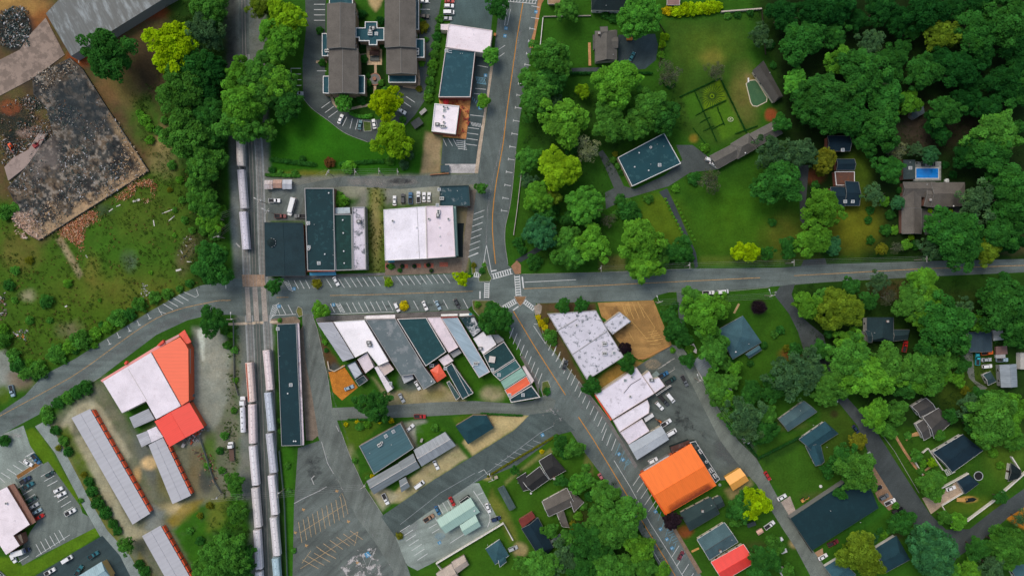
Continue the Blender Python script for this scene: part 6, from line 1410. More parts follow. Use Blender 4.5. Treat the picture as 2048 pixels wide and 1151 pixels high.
house('market_wing', 'red gabled metal roof with a brighter east slope',[((408,854),(378,803),(309,842),(339,893),1.6,0,0)],4.6, lambda a: ribbed(c8(242,84,70), a + R(90),.9, dirt=.05, rib=.03), w_orange, trim=None, cat='market', most=5)
flat('storage_shed', 'grey flat shed roof in the notch of the white market roof',[(258,834),(297,816),(310,838),(268,856)],3.6, ribbed(c8(164,166,172), R(25),.8), w_metal, None, cat='shed', most=2)
r = flat('storage_shed', 'half grey and half white shed roof west of the red gable',[(272,869),(294,860.5),(303,884),(283,894)],3.4, ribbed(c8(178,178,184), R(25),.8), w_metal, None, cat='shed', most=2)
P = [(p[0] - r.location.x, p[1] - r.location.y) for p in local([(294,860),(312,852),(326,873),(303,884)],3.5)[0]]
m = MB(); m.prism(P, 0, 3.5); m.build('roof_extension', membrane(c8(224, 216, 224)), r)
def storage(lb, px, n):
 """long self-storage row; px: first two corners the north end, east side second->third"""
 r = house('storage_row', lb, [(px[1], px[2], px[3], px[0],.5,0,0)],2.9, lambda a: ribbed(c8(178,178,184), a + R(90),2.2, dirt=.08, rib=.025), plain(c8(196,188,180)), trim=None, cat='storage building', most=0, over=.35)
 a, b = np.array(W(*px[1],2.6)), np.array(W(*px[2],2.6)); d = (b - a) / np.hypot(*(b - a)); nn = np.array([-d[1], d[0]])
 if nn @ (np.array([r.location.x, r.location.y]) - a) > 0: nn = -nn
 for k in range(n):
  t = (k + .7) / (n + .3); c = a + (b - a) * t; hw = np.hypot(*(b - a)) / n * .4
  q = [c - d * hw, c + d * hw, c + d * hw + nn * .75, c - d * hw + nn * .75]
  m = MB(); m.prism([(p[0] - r.location.x, p[1] - r.location.y) for p in q],.05,2.35); m.build('roll_door', plain(c8(226,96,62),.6), r)
 return r
storage('longest grey storage row with orange roll doors along its east side',[(143,835),(180,817),(300,1026),(265,1048)],14)
storage('grey storage row joined to the red market gable', [(297, 889), (326, 874), (382, 990), (345, 1007)], 8)
storage('short grey storage row cut by the bottom edge of the photo',[(284,1071),(321,1050),(384,1160),(346,1182)],8)
r = flat('clinic_building', 'white flat roof with a brick canopy beside the western car park',[(-40,1000),(14,972),(60,1048),(27,1070),(40,1090),(12,1109),(-40,1030)],5.2, membrane(c8(230,218,224), c8(200,186,190),.3), w_brick, None, items=[('fan',14,1005),('pipe',30,1040)], cat='building', most=6)
m = MB(); P = [W(*p, 4.0) for p in [(15.5,971),(27,966),(72,1043),(61.5,1049)]]; m.prism([(p[0] - r.location.x, p[1] - r.location.y) for p in P],3.6,4.0); m.build('brick_canopy', brick((.26,.12,.08)), r)
r = flat('small_annex', 'small brick-topped annex at the south of the white clinic',[(28,1071),(42,1066),(47,1084),(40,1089)],3.4, membrane(c8(120,108,98)), w_brick, None, cat='annex', most=1)
house('corner_building', 'pale blue roof with a tan side at the bottom left',[((150,1155),(203,1122),(222,1154),(170,1190),1.2,0,0)],4.6, lambda a: ribbed(c8(150,178,186), a + R(90),.9), plain(c8(206,170,110)), trim=None, cat='building', most=4)
slab('pavement',[(206,1123),(211,1121),(232,1155),(224,1160)], paving(c8(206,164,104)),.14, 'tan raised walk beside the pale blue roof', 'pavement')

# --- lower block
r = flat('office_building', 'big blue-teal roof with parallel rows on the lower block',[(718,891),(801,845),(828,895),(748,948)],5.0, ribbed(c8(70,98,106), R(30),1.2, dirt=.2), w_tan, COPE_G, .25,.25, items=[('ac',760,888),('fan',764,884),('pipe',783,888),('hatch',787,862),('hatch',772,871),('pipe',740,905)], cat='building', most=12, itang=R(30))
house('workshop', 'grey low roofs south of the blue-teal office',[((733,961),(797,925),(812,949),(748,988),1.0,0,0),((797,924),(826,906),(840,934),(812,950),.8,0,0),((798,960),(811,953),(820,972),(803,984),.5,0,0)],3.6, lambda a: ribbed(c8(120,126,130), a, 1.4, dirt=.25), w_tan, trim=None, cat='building', rake=cop_w, most=6)
house('workshop', 'grey metal gable with a white ridge on the lower block',[((827,899),(890,863),(912,890),(843,932),1.1,0,0)],3.8, lambda a: ribbed(c8(142,148,154), a + R(90),.8, dirt=.25), w_metal, trim=None, cat='building', rake=cop_w, items=[('pipe',845,905),('pipe',873,885)], most=6)
r = flat('hipped_building', 'dark teal five-sided roof on the tan gravel yard',[(911,851),(946,830),(973,830),(988,855),(936,888)],3.8, shingle(c8(34,62,72), R(30)), w_tan, None, cat='building', most=6)
m = MB(); ctr = W(952, 857, 5.0)
PP = [(p[0] - r.location.x, p[1] - r.location.y) for p in local([(911,851),(946,830),(973,830),(988,855),(936,888)],3.8)[0]]
PP = inset(PP, .03)
ra, rb_ = W(935,862,5.0), W(966,846,5.0); ra = (ra[0] - r.location.x, ra[1] - r.location.y, 5.1); rb_ = (rb_[0] - r.location.x, rb_[1] - r.location.y, 5.1)
for i in range(len(PP)):
 p, q = (*PP[i], 3.82), (*PP[(i + 1) % len(PP)], 3.82)
 near = lambda u: ra if math.dist(u[:2], ra[:2]) < math.dist(u[:2], rb_[:2]) else rb_
 a, b = near(p), near(q)
 m.face([p, q, b, a] if a != b else [p, q, a])
m.build('roof_slopes', shingle(c8(34, 62, 72), R(30)), r)
house('clinic_building', 'mint green gabled clinic on the grey car park',[((873,1039),(941,994),(960,1023),(891,1066),1.3,0,0),((951,1029),(919,1050),(930,1070),(962,1051),1.0,0,0)],3.6, lambda a: ribbed(c8(158,188,176), a + R(90),.9, dirt=.08), w_mint, trim=None, cat='building', items=[('vent',949,1020),('pipe',947,1043)])
f = flat('pergola', 'dark roofed entrance pergola on the north side of the clinic',[(918,1003),(935,991),(940,995),(922,1007)],2.7, membrane(c8(44,44,44)), w_dark, cop_w, .12,.12, cat='pergola', open_=False)
house('small_house', 'small teal hipped house inside the white walled garden',[((971,1097),(999,1078),(1018,1110),(990,1128),1.6,.9,.9),((996,1116),(1010,1108),(1013,1122),(1000,1133),.8,0,.8)],2.9, sh_teal, w_white, items=[('pipe',975,1088)], trim=TRIM)
house('bungalow', 'beige roofed house at the bottom edge with stepped gables',[((872,1146),(903,1126),(922,1160),(890,1180),1.4,0,0),((903,1123),(928,1109),(938,1128),(914,1146),1.2,0,0)],3.0, lambda a: shingle(c8(176,162,150), a), w_tan)
house('bungalow', 'nearly black roofed house with a white front gable edge',[((1044,960),(1080,932),(1098,958),(1064,982),1.9,0,0,3.2),((1078,921),(1103,906),(1132,940),(1100,958),1.7,0,.6,3.2),((1033,956),(1052,944),(1062,977),(1046,981),.9,.5,.5,2.9)],3.2, lambda a: shingle(srgb(46,46,46), a), w_grey, items=[('chimney',1108,955),('pipe',1036,964)], trim=TRIM)
house('mobile_home', 'dark grey narrow mobile home beside the dry grass track',[((1008,970),(1032,1014),(1019,1021),(995,976),.7,0,0)],2.7, lambda a: membrane(c8(84,86,86), c8(110,110,110),.4), w_grey, trim=None, cat='mobile home', most=4)
house('bungalow', 'brown-grey hipped house with a white front gable',[((1084,1002),(1134,975),(1150,1008),(1098,1032),2.1,0,.0),((1134,980),(1150,985),(1168,1003),(1148,1023),1.6,0,.8,3.0),((1112,1022),(1126,1016),(1139,1054),(1124,1052),1.2,0,.7,2.9)],3.3, sh_brown, w_cream, items=[('pipe',1095,1029)], trim=TRIM)
r = house('bungalow', 'navy roofed house with a brick-red front porch roof',[((1076,1034),(1107,1094),(1083,1119),(1043,1056),2.0,0,.6)],3.1, sh_navy, w_grey)
m = MB(); P = [W(*p, 2.9) for p in [(1038,1040),(1064,1024),(1070,1033),(1045,1054)]]; m.prism([(p[0] - r.location.x, p[1] - r.location.y) for p in P],0,2.8); m.build('porch', w_red, r); 
m = MB(); P = inset(ccw([(p[0] - r.location.x, p[1] - r.location.y) for p in P]),-.2); m.prism(P, 2.8,2.95); m.build('porch_roof', shingle(c8(116,52,46),0), r)
house('garden_shed', 'narrow grey carport roof beside the navy house',[((1098,1083),(1121,1066),(1124,1071),(1101,1088),.3,0,0)],2.3, lambda a: membrane(c8(110,116,112)), w_grey, trim=None, cat='shed', most=0)

# --- north-east houses
house('gabled_house', 'grey shingled many-gabled house beside the turning court',[((1234,120),(1234,60),(1190,62),(1190,124),2.6,0,.4,4.4),((1190,98),(1186,98),(1186,70),(1190,70),.3,0,0,3.6),((1222,74),(1236,74),(1236,96),(1222,96),1.0,0,0,5.2),((1200,54),(1215,53),(1216,78),(1201,78),1.2,0,0,5.3)],4.4, sh_grey, w_cream, trim=TRIM_D, items=[('chimney',1198,68),('pipe',1226,110)])
slab('deck',[(1176,86),(1181,86),(1182,132),(1177,132)], paving(c8(190,142,96)),.5, 'tan timber deck strip on the west of the grey gabled house', 'deck')
house('large_house', 'black roofed house with white dormers on the top edge',[((1183,20),(1255,22),(1255,-20),(1183,-20),2.2,.5,.5)],4.6, lambda a: shingle(c8(40,42,46), a), w_white, items=[('pipe',1212,12)])
house('garage', 'small pinkish-brown roof on the top edge above the yellow hedge',[((1334,10),(1359,10),(1359,-14),(1334,-14),.8,0,0)],3.0, lambda a: shingle(c8(150,118,112), a), w_tan, trim=TRIM, cat='garage', most=2)
house('garage', 'tan roof on the top edge north of the tall grass lawn',[((1096,8),(1130,8),(1130,-14),(1096,-14),.8,0,0)],3.0, lambda a: shingle(c8(170,140,110), a), w_tan, trim=TRIM, cat='garage', most=2)
house('pool_cabana', 'long dark grey roof beside the drained green pool',[((1527,122),(1566,193),(1548,206),(1505,142),1.7,0,.4)],3.0, lambda a: shingle(srgb(74,72,68), a), w_cream, trim=TRIM_D, cat='pool house', items=[('pipe',1539,146)])
house('ranch_house', 'long bent grey roofed house below the formal garden',[((1419,312),(1466,288),(1476,315),(1435,338),1.8,0,0),((1461,288),(1498,266),(1514,296),(1475,318),2.4,.9,.9,3.4),((1499,268),(1549,242),(1566,266),(1514,294),1.8,0,.5)],3.0, sh_grey, w_cream, items=[('pipe',1505,281),('chimney',1544,259),('vent',1490,306)])
r = flat('flat_roofed_house', 'large flat teal roofed house with white coping on the dark drive',[(1235,315),(1328,266),(1362,327),(1264,373)],4.0, membrane(c8(28,66,76), c8(70,106,112),.5,.55), plain(c8(196,166,150)), TRIM, .25,.3, items=[('vent',1278,306),('fan',1301,295),('vent',1269,334),('pipe',1301,329),('hatch',1319,330),('vent',1297,341),('pipe',1327,293),('pipe',1314,289)], cat='house', most=12)
house('dark_roofed_house', 'dark navy house with a rust-brown brick court roof',[((1661,374),(1690,374),(1690,412),(1661,412),1.6,0,0,4.0),((1690,362),(1717,364),(1719,411),(1690,411),1.7,0,0,4.4),((1673,340),(1709,340),(1709,318),(1673,318),1.4,0,0,3.8),((1655,302),(1700,302),(1700,272),(1655,272),1.6,0,0,4.2)],4, sh_navy, w_red, items=[('hatch',1690,403),('hatch',1705,403),('hatch',1685,300)])
flat('brick_court', 'rust-brown low roof between the two navy roofs',[(1669,343),(1709,343),(1709,371),(1672,371)],3.0, membrane(c8(90,62,50), c8(120,70,44),.6), w_red, TRIM, .2,.3, cat='house wing', most=2)
house('brick_house', 'sprawling brown-grey roofed house below the blue pool',[((1806,393),(1870,393),(1870,364),(1806,364),1.8,0,0,3.4),((1806,418),(1806,378),(1842,378),(1842,418),1.6,0,0,3.2),((1843,467),(1843,417),(1804,417),(1804,467),1.9,0,0,3.6),((1862,413),(1930,412),(1930,365),(1862,365),2.4,0,.9,3.9),((1848,412),(1868,414),(1872,372),(1853,366),1.6,0,0,3.8)],3.4, sh_brown, w_brick, items=[('pipe',1853,369),('vent',1906,412),('chimney',1858,400)], most=12)
flat('pool_house', 'small dark grey flat roofed pool house west of the blue pool',[(1806,319),(1831,319),(1831,358),(1806,359)],3.0, membrane(c8(70,68,70), c8(90,88,90),.4), w_brick, None, items=[('hatch',1820,336),('pipe',1819,325)], cat='pool house', most=2)
house('hipped_house', 'blue-grey hip roofed house on the lawn by the lane',[((1436,659),(1486,631),(1523,684),(1465,718),2.6,.9,.9,3.4),((1491,708),(1518,690),(1524,699),(1498,716),.9,.4,.4,3.0)],3.4, sh_blue, w_white, items=[('pipe',1497,687),('vent',1471,703)])
house('carport', 'grey ribbed carport with a white gutter beside the rear lane',[((1385,722),(1404,709),(1425,733),(1409,761),.4,0,0)],2.6, lambda a: ribbed(c8(120,128,132), a, 1.0), w_metal, cat='carport', most=0)
house('cottage', 'slate blue long roof under the trees by the rear gardens',[((1557,838),(1608,801),(1634,823),(1576,862),1.6,0,0)],3.0, sh_slate, w_white, items=[('pipe',1600,820)])
house('cottage', 'dark blue L-shaped house on the lower lawn',[((1598,878),(1650,842),(1677,866),(1623,901),1.9,0,.3),((1640,884),(1649,922),(1631,931),(1612,892),1.4,0,.0,2.9)],3.0, lambda a: shingle(c8(46,74,86), a), w_white, items=[('pipe',1626,849),('pipe',1653,893)])
r = flat('flat_block', 'large plain navy flat roof between the two lanes',[(1581,1036),(1690,964),(1737,964),(1757,1015),(1624,1100)],4.2, membrane(srgb(13,46,53), srgb(22,58,64),.4), w_grey, COPE_D, .15,.15, items=[('pipe',1720,1043),('pipe',1660,1020)], cat='building', most=10)
house('cottage', 'dark teal gabled house cut by trees at the lower lane',[((1751,1096),(1793,1070),(1820,1118),(1770,1145),1.9,0,.5)],3.0, lambda a: shingle(c8(36,60,72), a), w_white)
house('cottage', 'blue-grey gabled house on the bottom edge by the white car',[((1649,1133),(1677,1116),(1712,1148),(1680,1175),1.6,0,0)],3.0, lambda a: shingle(c8(58,86,98), a), w_white)
r = house('gabled_house', 'navy blue gabled house with white edges and a lattice porch',[((1866,904),(1926,868),(1966,900),(1905,944),1.4,0,.4)],3.4, sh_navy, w_white, most=10, trim=TRIM)
m = MB()
for k in range(5):
 a, b = W(1889 + k * 3.4,940 - k * 1.6,2.6), W(1895 + k * 3.4,951 - k * 1.6,2.6); m.tube((a[0] - r.location.x, a[1] - r.location.y, 2.6),(b[0] - r.location.x, b[1] - r.location.y, 2.6),.09, n=4)
 a, b = W(1888 + k * 1.6,940 + k * 2.6,2.6), W(1905 + k * 1.4,932 + k * 2.6,2.6); m.tube((a[0] - r.location.x, a[1] - r.location.y, 2.68),(b[0] - r.location.x, b[1] - r.location.y, 2.68),.09, n=4)
m.build('lattice_porch', TRIM, r)
house('gabled_house', 'dark grey house with zigzag white gables among the trees',[((1824,812),(1852,795),(1872,818),(1840,834),1.6,0,0,3.4),((1846,834),(1878,815),(1905,842),(1868,876),2.3,0,.9,3.8),((1832,848),(1848,838),(1862,872),(1848,880),1.2,0,0,3.2)],3.4, lambda a: shingle(srgb(72,70,68), a), w_white, trim=TRIM)
house('gabled_house', 'dark slate house with white dormers half hidden by trees',[((1734,682),(1734,634),(1787,634),(1787,682),2.4,.3,.3,4.6),((1786,659),(1820,659),(1816,678),(1786,682),1.4,0,.5,3.8),((1730,660),(1742,662),(1744,684),(1736,684),.9,0,0,5.0)],4.6, lambda a: shingle(c8(48,56,62), a), w_white, items=[('chimney',1773,642),('pipe',1748,665)])
house('yard_house', 'grey-blue gabled house in the cluttered yard',[((1984,702),(1984,662),(1937,664),(1939,703),1.5,0,0)],3.2, lambda a: shingle(c8(66,72,84), a), w_white)
house('carport', 'white carport roof in the cluttered yard',[((1985,660),(2005,658),(2007,679),(1987,681),.4,0,0)],2.5, lambda a: ribbed(c8(190,190,186), a, .6), w_metal, trim=None, cat='carport', most=0)
house('metal_barn', 'silver-grey metal barn east of the cluttered yard',[((2035,773),(2033,727),(1999,729),(2002,774),1.3,0,0)],3.4, lambda a: ribbed(c8(142,152,160), a + R(90),.9, dirt=.3), w_metal, trim=None, cat='barn')
house('garden_shed', 'small dark roof with white edges beside the silver barn',[((1966,749),(1981,742),(1993,762),(1976,770),1.0,0,.6)],2.6, lambda a: shingle(c8(64,72,76), a), w_white, cat='shed', most=2, trim=TRIM)
flat('camper_trailer', 'pale camper trailer at the right edge by the barn',[(2040,705),(2060,705),(2060,739),(2040,738)],2.6, membrane(c8(176,172,164)), w_white, None, cat='trailer', open_=False)
house('cottage', 'blue-grey roof at the bottom right corner',[((2021,1136),(2060,1108),(2075,1150),(2040,1180),1.8,0,0)],3.0, lambda a: shingle(c8(62,86,96), a), w_white)
house('cottage', 'black roofed house at the right edge above the white wall',[((2021,924),(2042,940),(2036,956),(2016,962),1.2,0,0)],2.8, lambda a: shingle(c8(24,28,32), a), w_white)
house('carport', 'navy carport with a white gable beside the tan drive',[((1914,962),(1938,948),(1958,966),(1930,987),1.0,0,.8)],2.6, sh_navy, w_white, cat='carport', most=0)
flat('outbuilding', 'dark grey patio roof half hidden in the north-east woods',[(1826,203),(1846,203),(1850,226),(1830,238),(1822,232)],2.8, membrane(c8(84,84,90)), w_grey, None, cat='shed', most=1)

# --- demolition site
SLAB_C = srgb(64, 66, 65)
m = MB(); px = [(68,157),(143,117),(167,138),(215,214),(272,300),(300,342),(81,481),(60,470),(28,441),(30,400),(18,376),(60,330),(75,300),(110,270),(95,215),(70,190)]
m.prism([W(*p) for p in px], 0, 1.1, 1, mtop=0, bottom=False)
o = m.build('demolished_slab',[membrane(SLAB_C, c8(124,112,100),.55,.54,.25), plain(c8(52,48,42),.9)]); tag(o, 'dark rubble-strewn floor slab of the demolished building', 'foundation slab'); SLAB = o
m = MB(); m.prism([W(*p) for p in [(-20,205),(0,192),(68,156),(130,110),(120,90),(92,36),(60,70),(40,100),(-20,130)]],0,.25, bottom=False)
tag(m.build('concrete_floor', membrane(c8(146,128,116), c8(96,84,76),.6,.46,.2)), 'pinkish grey concrete floor beside the metal roofed warehouse', 'concrete floor', kind='structure')
m = MB(); m.prism([W(*p) for p in [(12,335),(30,316),(60,300),(80,268),(95,270),(80,300),(55,335),(20,362)]],0,1.16, bottom=False)
tag(m.build('rubble_ramp', membrane(c8(152,134,126), c8(110,96,90),.5)), 'pale dusty ramp on the west edge of the dark slab', 'ramp', kind='structure')
r = flat('old_warehouse', 'long weathered blue-grey metal roof at the top left',[(91,27),(130,-14),(350,-14),(321,2),(142,113)],6.4, ribbed(srgb(66,76,80), R(-62),1.3, rust=srgb(140,152,158), amt=.75, dirt=.35, rib=.2), w_metal, None, cat='warehouse', most=10)
gx = np.arange(14, 304, 1.6); gy = np.arange(112, 486, 1.6); X, Y = np.meshgrid(gx, gy); ny, nx = X.shape
f1, f2, f3, f4 = (fbm(X, Y, sc, 900 + k, 5) for k, sc in enumerate((60, 26, 14, 7)))
Cc = np.empty((ny, nx, 3)); Cc[:] = srgb(68, 69, 67)
def lay(m, c):
 global Cc
 m = np.clip(m, 0, 1)[..., None]; Cc = Cc * (1 - m) + np.array(srgb(*c)) * m
st_ = lambda v, a, b: np.clip((v - a) / (b - a), 0, 1)
lay(st_(f1,.45,.62) * .8,(50,56,58)); lay(st_(f2,.5,.62) * .75,(92,80,66)); lay(st_(1 - f2,.5,.66) * .7,(42,43,44)); lay(st_(f3,.56,.64) * .7,(112,98,82)); lay(st_(f4,.6,.66) * .8,(140,132,122)); lay(st_(1 - f4,.6,.67) * .8,(36,36,37))
wx = X + (f3 - .5) * 40; wy = Y + (f3 - .5) * 40
lay(cover(wx, wy, ribbon([(300,342),(190,411),(80,480)],34),9) * (.45 + .8 * f4),(166,142,112)); lay(cover(wx, wy, ribbon([(225,232),(262,288),(300,342)],24),8) * (.4 + .8 * f4),(150,128,98)); lay(cover(wx, wy, [(28,420),(66,420),(84,478),(50,470)],10) * (.5 + .8 * f4),(172,144,126)); lay(cover(wx, wy, [(95,185),(150,140),(180,170),(225,240),(190,290),(130,260)],26) * .75,(50,58,62)); lay(cover(wx, wy, [(60,300),(110,280),(120,330),(70,350)],22) * .6,(128,118,112))
q = np.arange(nx * (ny - 1)).reshape(ny - 1, nx)[:, :-1].ravel(); F = np.stack([q, q + nx, q + nx + 1, q + 1], -1)
F = F[(cover(X, Y, px, .01).ravel()[F] > .5).all(1)]
me = bpy.data.meshes.new('slab_surface'); me.from_pydata(np.stack([(X - CX) * S, (CY - Y) * S, np.full(X.shape, 1.106)],-1).reshape(-1,3).tolist(),[], F.tolist())
me.attributes.new('surface', 'FLOAT_COLOR', 'POINT').data.foreach_set('color', np.concatenate([Cc, np.ones((ny, nx, 1))],-1).ravel().astype(np.float32)); me.materials.append(attr_mat()); link('slab_surface', me, SLAB)
for sh, c, sc, lb in [((30,245,50,40), c8(50,48,46),.3, 'sooty ground west of the slab'),((60,265,40,18), c8(176,150,136),.35, 'pink dust by the red excavator'),((25,290,26,26), c8(40,42,46),.3, 'black ash by the orange excavator'),((80,205,46,22), c8(60,58,54),.35, 'dark ash north-west of the slab'),((20,215,30,22), c8(150,84,52),.3, 'orange clay at the left edge')]:
 worn('soot', sh, c, 14, .95, sc, .48, .58, label=lb)
def rubble(name, lb, px, n, smin, smax, cols, z, seed, kind='stuff', heap=0):
 q = np.random.default_rng(seed); P = [W(*p) for p in px]; xs = [p[0] for p in P]; ys = [p[1] for p in P]
 X = q.uniform(min(xs), max(xs), n * 4); Y = q.uniform(min(ys), max(ys), n * 4)
 cv = cover(X, Y, P, 2.0); dens = fbm(X, Y, 9, seed + 3)
 ok = (cv > q.random(n * 4) * .9 + .05) & (dens > .34 + .3 * q.random(n * 4)); X = X[ok][:n]; Y = Y[ok][:n]; cv = cv[ok][:n]
 V = []; F = []; Cc = []
 for x, y, c_ in zip(X, Y, cv):
  s = smin + (smax - smin) * q.random() ** 3; a = q.random() * 6.28; el = 1 + 3.5 * q.random() ** 3
  u = np.array([math.cos(a), math.sin(a), q.normal() * .2]) * s * el; v = np.array([-math.sin(a), math.cos(a), q.normal() * .25]) * s; w = np.array([q.normal() * .15, q.normal() * .15,1]) * s * .6
  b = len(V); zz = z + heap * c_ * q.random() + s * .2; o = np.array([x, y, zz])
  for su, sv, sw in ((-1,-1,-1),(1,-1,-1),(1,1,-1),(-1,1,-1),(-.8,-.8,1),(.9,-.8,1),(.8,.9,1),(-.9,.8,1)): V.append(tuple(o + u * su * .5 + v * sv * .5 + w * sw * .5))
  for f in ((4, 5, 6, 7), (0, 1, 5, 4), (1, 2, 6, 5), (2, 3, 7, 6), (3, 0, 4, 7)): F.append(tuple(b + k for k in f))
  Cc.append(int(q.integers(len(cols))))
 me = bpy.data.meshes.new(name); me.from_pydata(V, [], F)
 for c in cols: me.materials.append(plain(c, .9))
 me.polygons.foreach_set('material_index', np.repeat(Cc, 5).astype(np.int32).tolist())
 return tag(link(name, me), lb, 'rubble', kind=kind)
mixc = (c8(130, 114, 102), c8(104, 84, 68), c8(84, 82, 80), c8(176, 170, 166), c8(54, 54, 52), c8(128, 84, 60))
dark = (c8(44,46,48), c8(60,62,62), c8(84,82,80), c8(104,98,92), c8(112,84,64), c8(96,96,94), c8(134,126,116), c8(52,54,56), c8(190,188,190))
bri = (c8(190, 120, 82), c8(168, 98, 66), c8(206, 150, 110), c8(140, 80, 56), c8(214, 180, 150))
bx = [(80,480),(28,441),(18,376),(60,330),(95,215),(70,190),(68,157),(140,120),(165,138),(272,300),(300,342)]
rubble('rubble', 'scattered grey and white rubble on the dark slab', bx, 6500, .06, .4, dark, 1.1, 31)
rubble('rubble', 'tan broken masonry along the south edge of the dark slab',[(50,455),(30,440),(110,400),(200,375),(230,330),(255,280),(272,300),(300,342),(190,412),(82,480)],3200,.08,.42,(c8(186,156,120), c8(166,138,106), c8(140,112,84), c8(198,176,150), c8(100,90,80)),1.05,32, heap=.35)
rubble('rubble', 'pink dusty rubble at the south-west corner of the slab',[(28,430),(62,425),(78,470),(55,478),(34,462)],700,.1,.6,(c8(200,168,148), c8(176,140,120), c8(206,184,168)),.9,33, heap=.8)
rubble('brick_rubble', 'orange brick rubble spilled below the middle of the slab',[(112,470),(130,450),(190,420),(202,435),(170,452),(164,490),(160,520),(150,510),(140,480)],2600,.1,.36, bri, .05,34, heap=.5)
rubble('brick_rubble', 'orange brick rubble below the east corner of the slab',[(232,400),(260,370),(300,358),(316,372),(308,392),(292,408),(280,390),(250,398)],1500,.1,.36, bri, .05,35, heap=.5)
rubble('rubble', 'charred debris at the top left of the photo',[(0,30),(40,10),(62,30),(62,90),(30,96),(0,90)],2000,.1,.5, dark, .05,36, heap=.5)
rubble('rubble', 'splintered timber and debris north of the dark slab',[(55,160),(100,135),(150,120),(170,145),(120,160),(100,180),(70,185)],900,.07,.4,(c8(206,196,180), c8(160,140,116), c8(90,80,70), c8(130,110,90)),1.1,37, heap=.6)
rubble('rubble', 'mixed rubble on the west side of the slab',[(0,215),(60,190),(100,215),(110,270),(70,300),(40,330),(0,330)],2400,.08,.5, mixc, .1,38, heap=.5)
rubble('rubble', 'pale stones beside the western field track',[(0,590),(12,585),(14,632),(0,640)],100,.15,.6, mixc, .02,39, heap=.3)
rubble('rubble', 'white scrap by the hedge above the main street',[(284,566),(296,568),(302,590),(290,600),(282,580)],60,.12,.55,(c8(206,204,204), c8(160,160,158)),.02,40)
rubble('rubble', 'dark scrap and boards in the east part of the field',[(364,480),(384,470),(392,500),(372,535),(352,545),(360,510)],90,.12,.6,(c8(176,172,168), c8(76,66,54), c8(56,50,44), c8(70,60,50)),.02,41)
rubble('rubble', 'orange and silver scrap at the left edge of the field',[(26,664),(56,656),(58,685),(40,690),(36,700),(28,680)],80,.12,.6,(c8(190,110,50), c8(186,184,184), c8(120,116,112)),.02,42)
rubble('rubble', 'scrap metal heap south-east of the red market gable',[(366,878),(408,856),(418,872),(400,882),(370,890)],260,.2,.9,(c8(206,206,206), c8(150,150,150), c8(190,90,60), c8(120,116,110)),.02,43, heap=.4)
rubble('rubble', 'bricks and timber beside the dark strip in the storage yard',[(385,895),(420,900),(440,960),(400,980),(410,930)],200,.15,.7,(c8(120,72,52), c8(150,120,96), c8(80,70,62)),.02,44)
def board(x0, y0, x1, y1, lb, w=.35, c=c8(206, 202, 196)):
 a, b = W(x0, y0), W(x1, y1); L = math.dist(a, b); m = MB(); m.box(-L / 2,-w / 2,0, L / 2, w / 2,.12); m.box(-L / 2 + .3,-w / 2 - .05,.12,-L / 2 + .45, w / 2 + .05,.2); m.box(L / 2 - .45,-w / 2 - .05,.12, L / 2 - .3, w / 2 + .05,.2)
 o = m.build('pale_board', plain(c, .8), None, ((a[0] + b[0]) / 2,(a[1] + b[1]) / 2,.03), math.atan2(b[1] - a[1], b[0] - a[0])); tag(o, lb, 'board', 'boards lying in the field')
board(324,427,345,419, 'longest pale board lying in the field'); board(337,442,349,432, 'pale board just below the longest one'); board(307,440,309,452, 'pale board lying upright below the dark heap',.4); board(218,423,226,417, 'pale board nearest the slab edge'); board(233,413,242,409, 'pale board on the dark scrap by the slab'); board(266,403,280,399, 'broad white panel below the brick rubble',.9); board(374,523,383,523.5, 'short white board near the field shrubs'); board(352,541,363,538, 'wide white board at the south end of the scrap',.8); board(172,510,175,515, 'short board beside the brick rubble tail')
board(130,613,135,611, 'small white board alone in the lower field',.6); board(472,486,480,494, 'white board beside the standing hopper cars',.5)
# ------------------------------------------------------------------ railway
STEEL = plain(c8(160,152,148),.5,.2); TIE = plain(c8(104,98,94),.95); BALLAST = paving(c8(146,148,146),1.6); BALLAST_D = paving(c8(104,100,96),1.6)
T1 = smooth_line([(478, 130), (481, 200), (485, 290), (494, 540), (503, 720), (509, 851), (522, 1175)], 10)
T2 = smooth_line([(487,-30),(489,100),(497,240),(503,330),(509,540),(516,650),(520,760),(524,851),(536,1175)],10)
T3 = smooth_line([(490,110),(500,170),(512,250),(519,330),(526,540),(534,650),(538,720),(543,851),(556,1175)],10)
def bed(T, w, mat, z, lb):
 pl = ribbon(T, w); n = len(T); m = MB()
 L = [W(*p) for p in pl[:n]]; Q = [W(*p) for p in pl[n:][::-1]]
 ws = ribbon(T, w + 5); L2 = [W(*p) for p in ws[:n]]; Q2 = [W(*p) for p in ws[n:][::-1]]
 for i in range(n - 1):
  m.face([(*Q[i], z), (*L[i], z), (*L[i + 1], z), (*Q[i + 1], z)][::-1])
  m.face([(*L[i], z),(*L2[i],0),(*L2[i + 1],0),(*L[i + 1], z)][::-1]); m.face([(*Q2[i],0),(*Q[i], z),(*Q[i + 1], z),(*Q2[i + 1],0)][::-1])
 return tag(m.build('track_ballast', mat), lb, 'ballast', kind='structure')
bed(T1,13, BALLAST, .07, 'grey stone ballast of the western track'); bed(T2,14, BALLAST_D, .078, 'dark ballast of the middle track'); bed(T3,13, BALLAST, .086, 'grey stone ballast of the eastern track')  # middle bed is coloured darker than the outer two
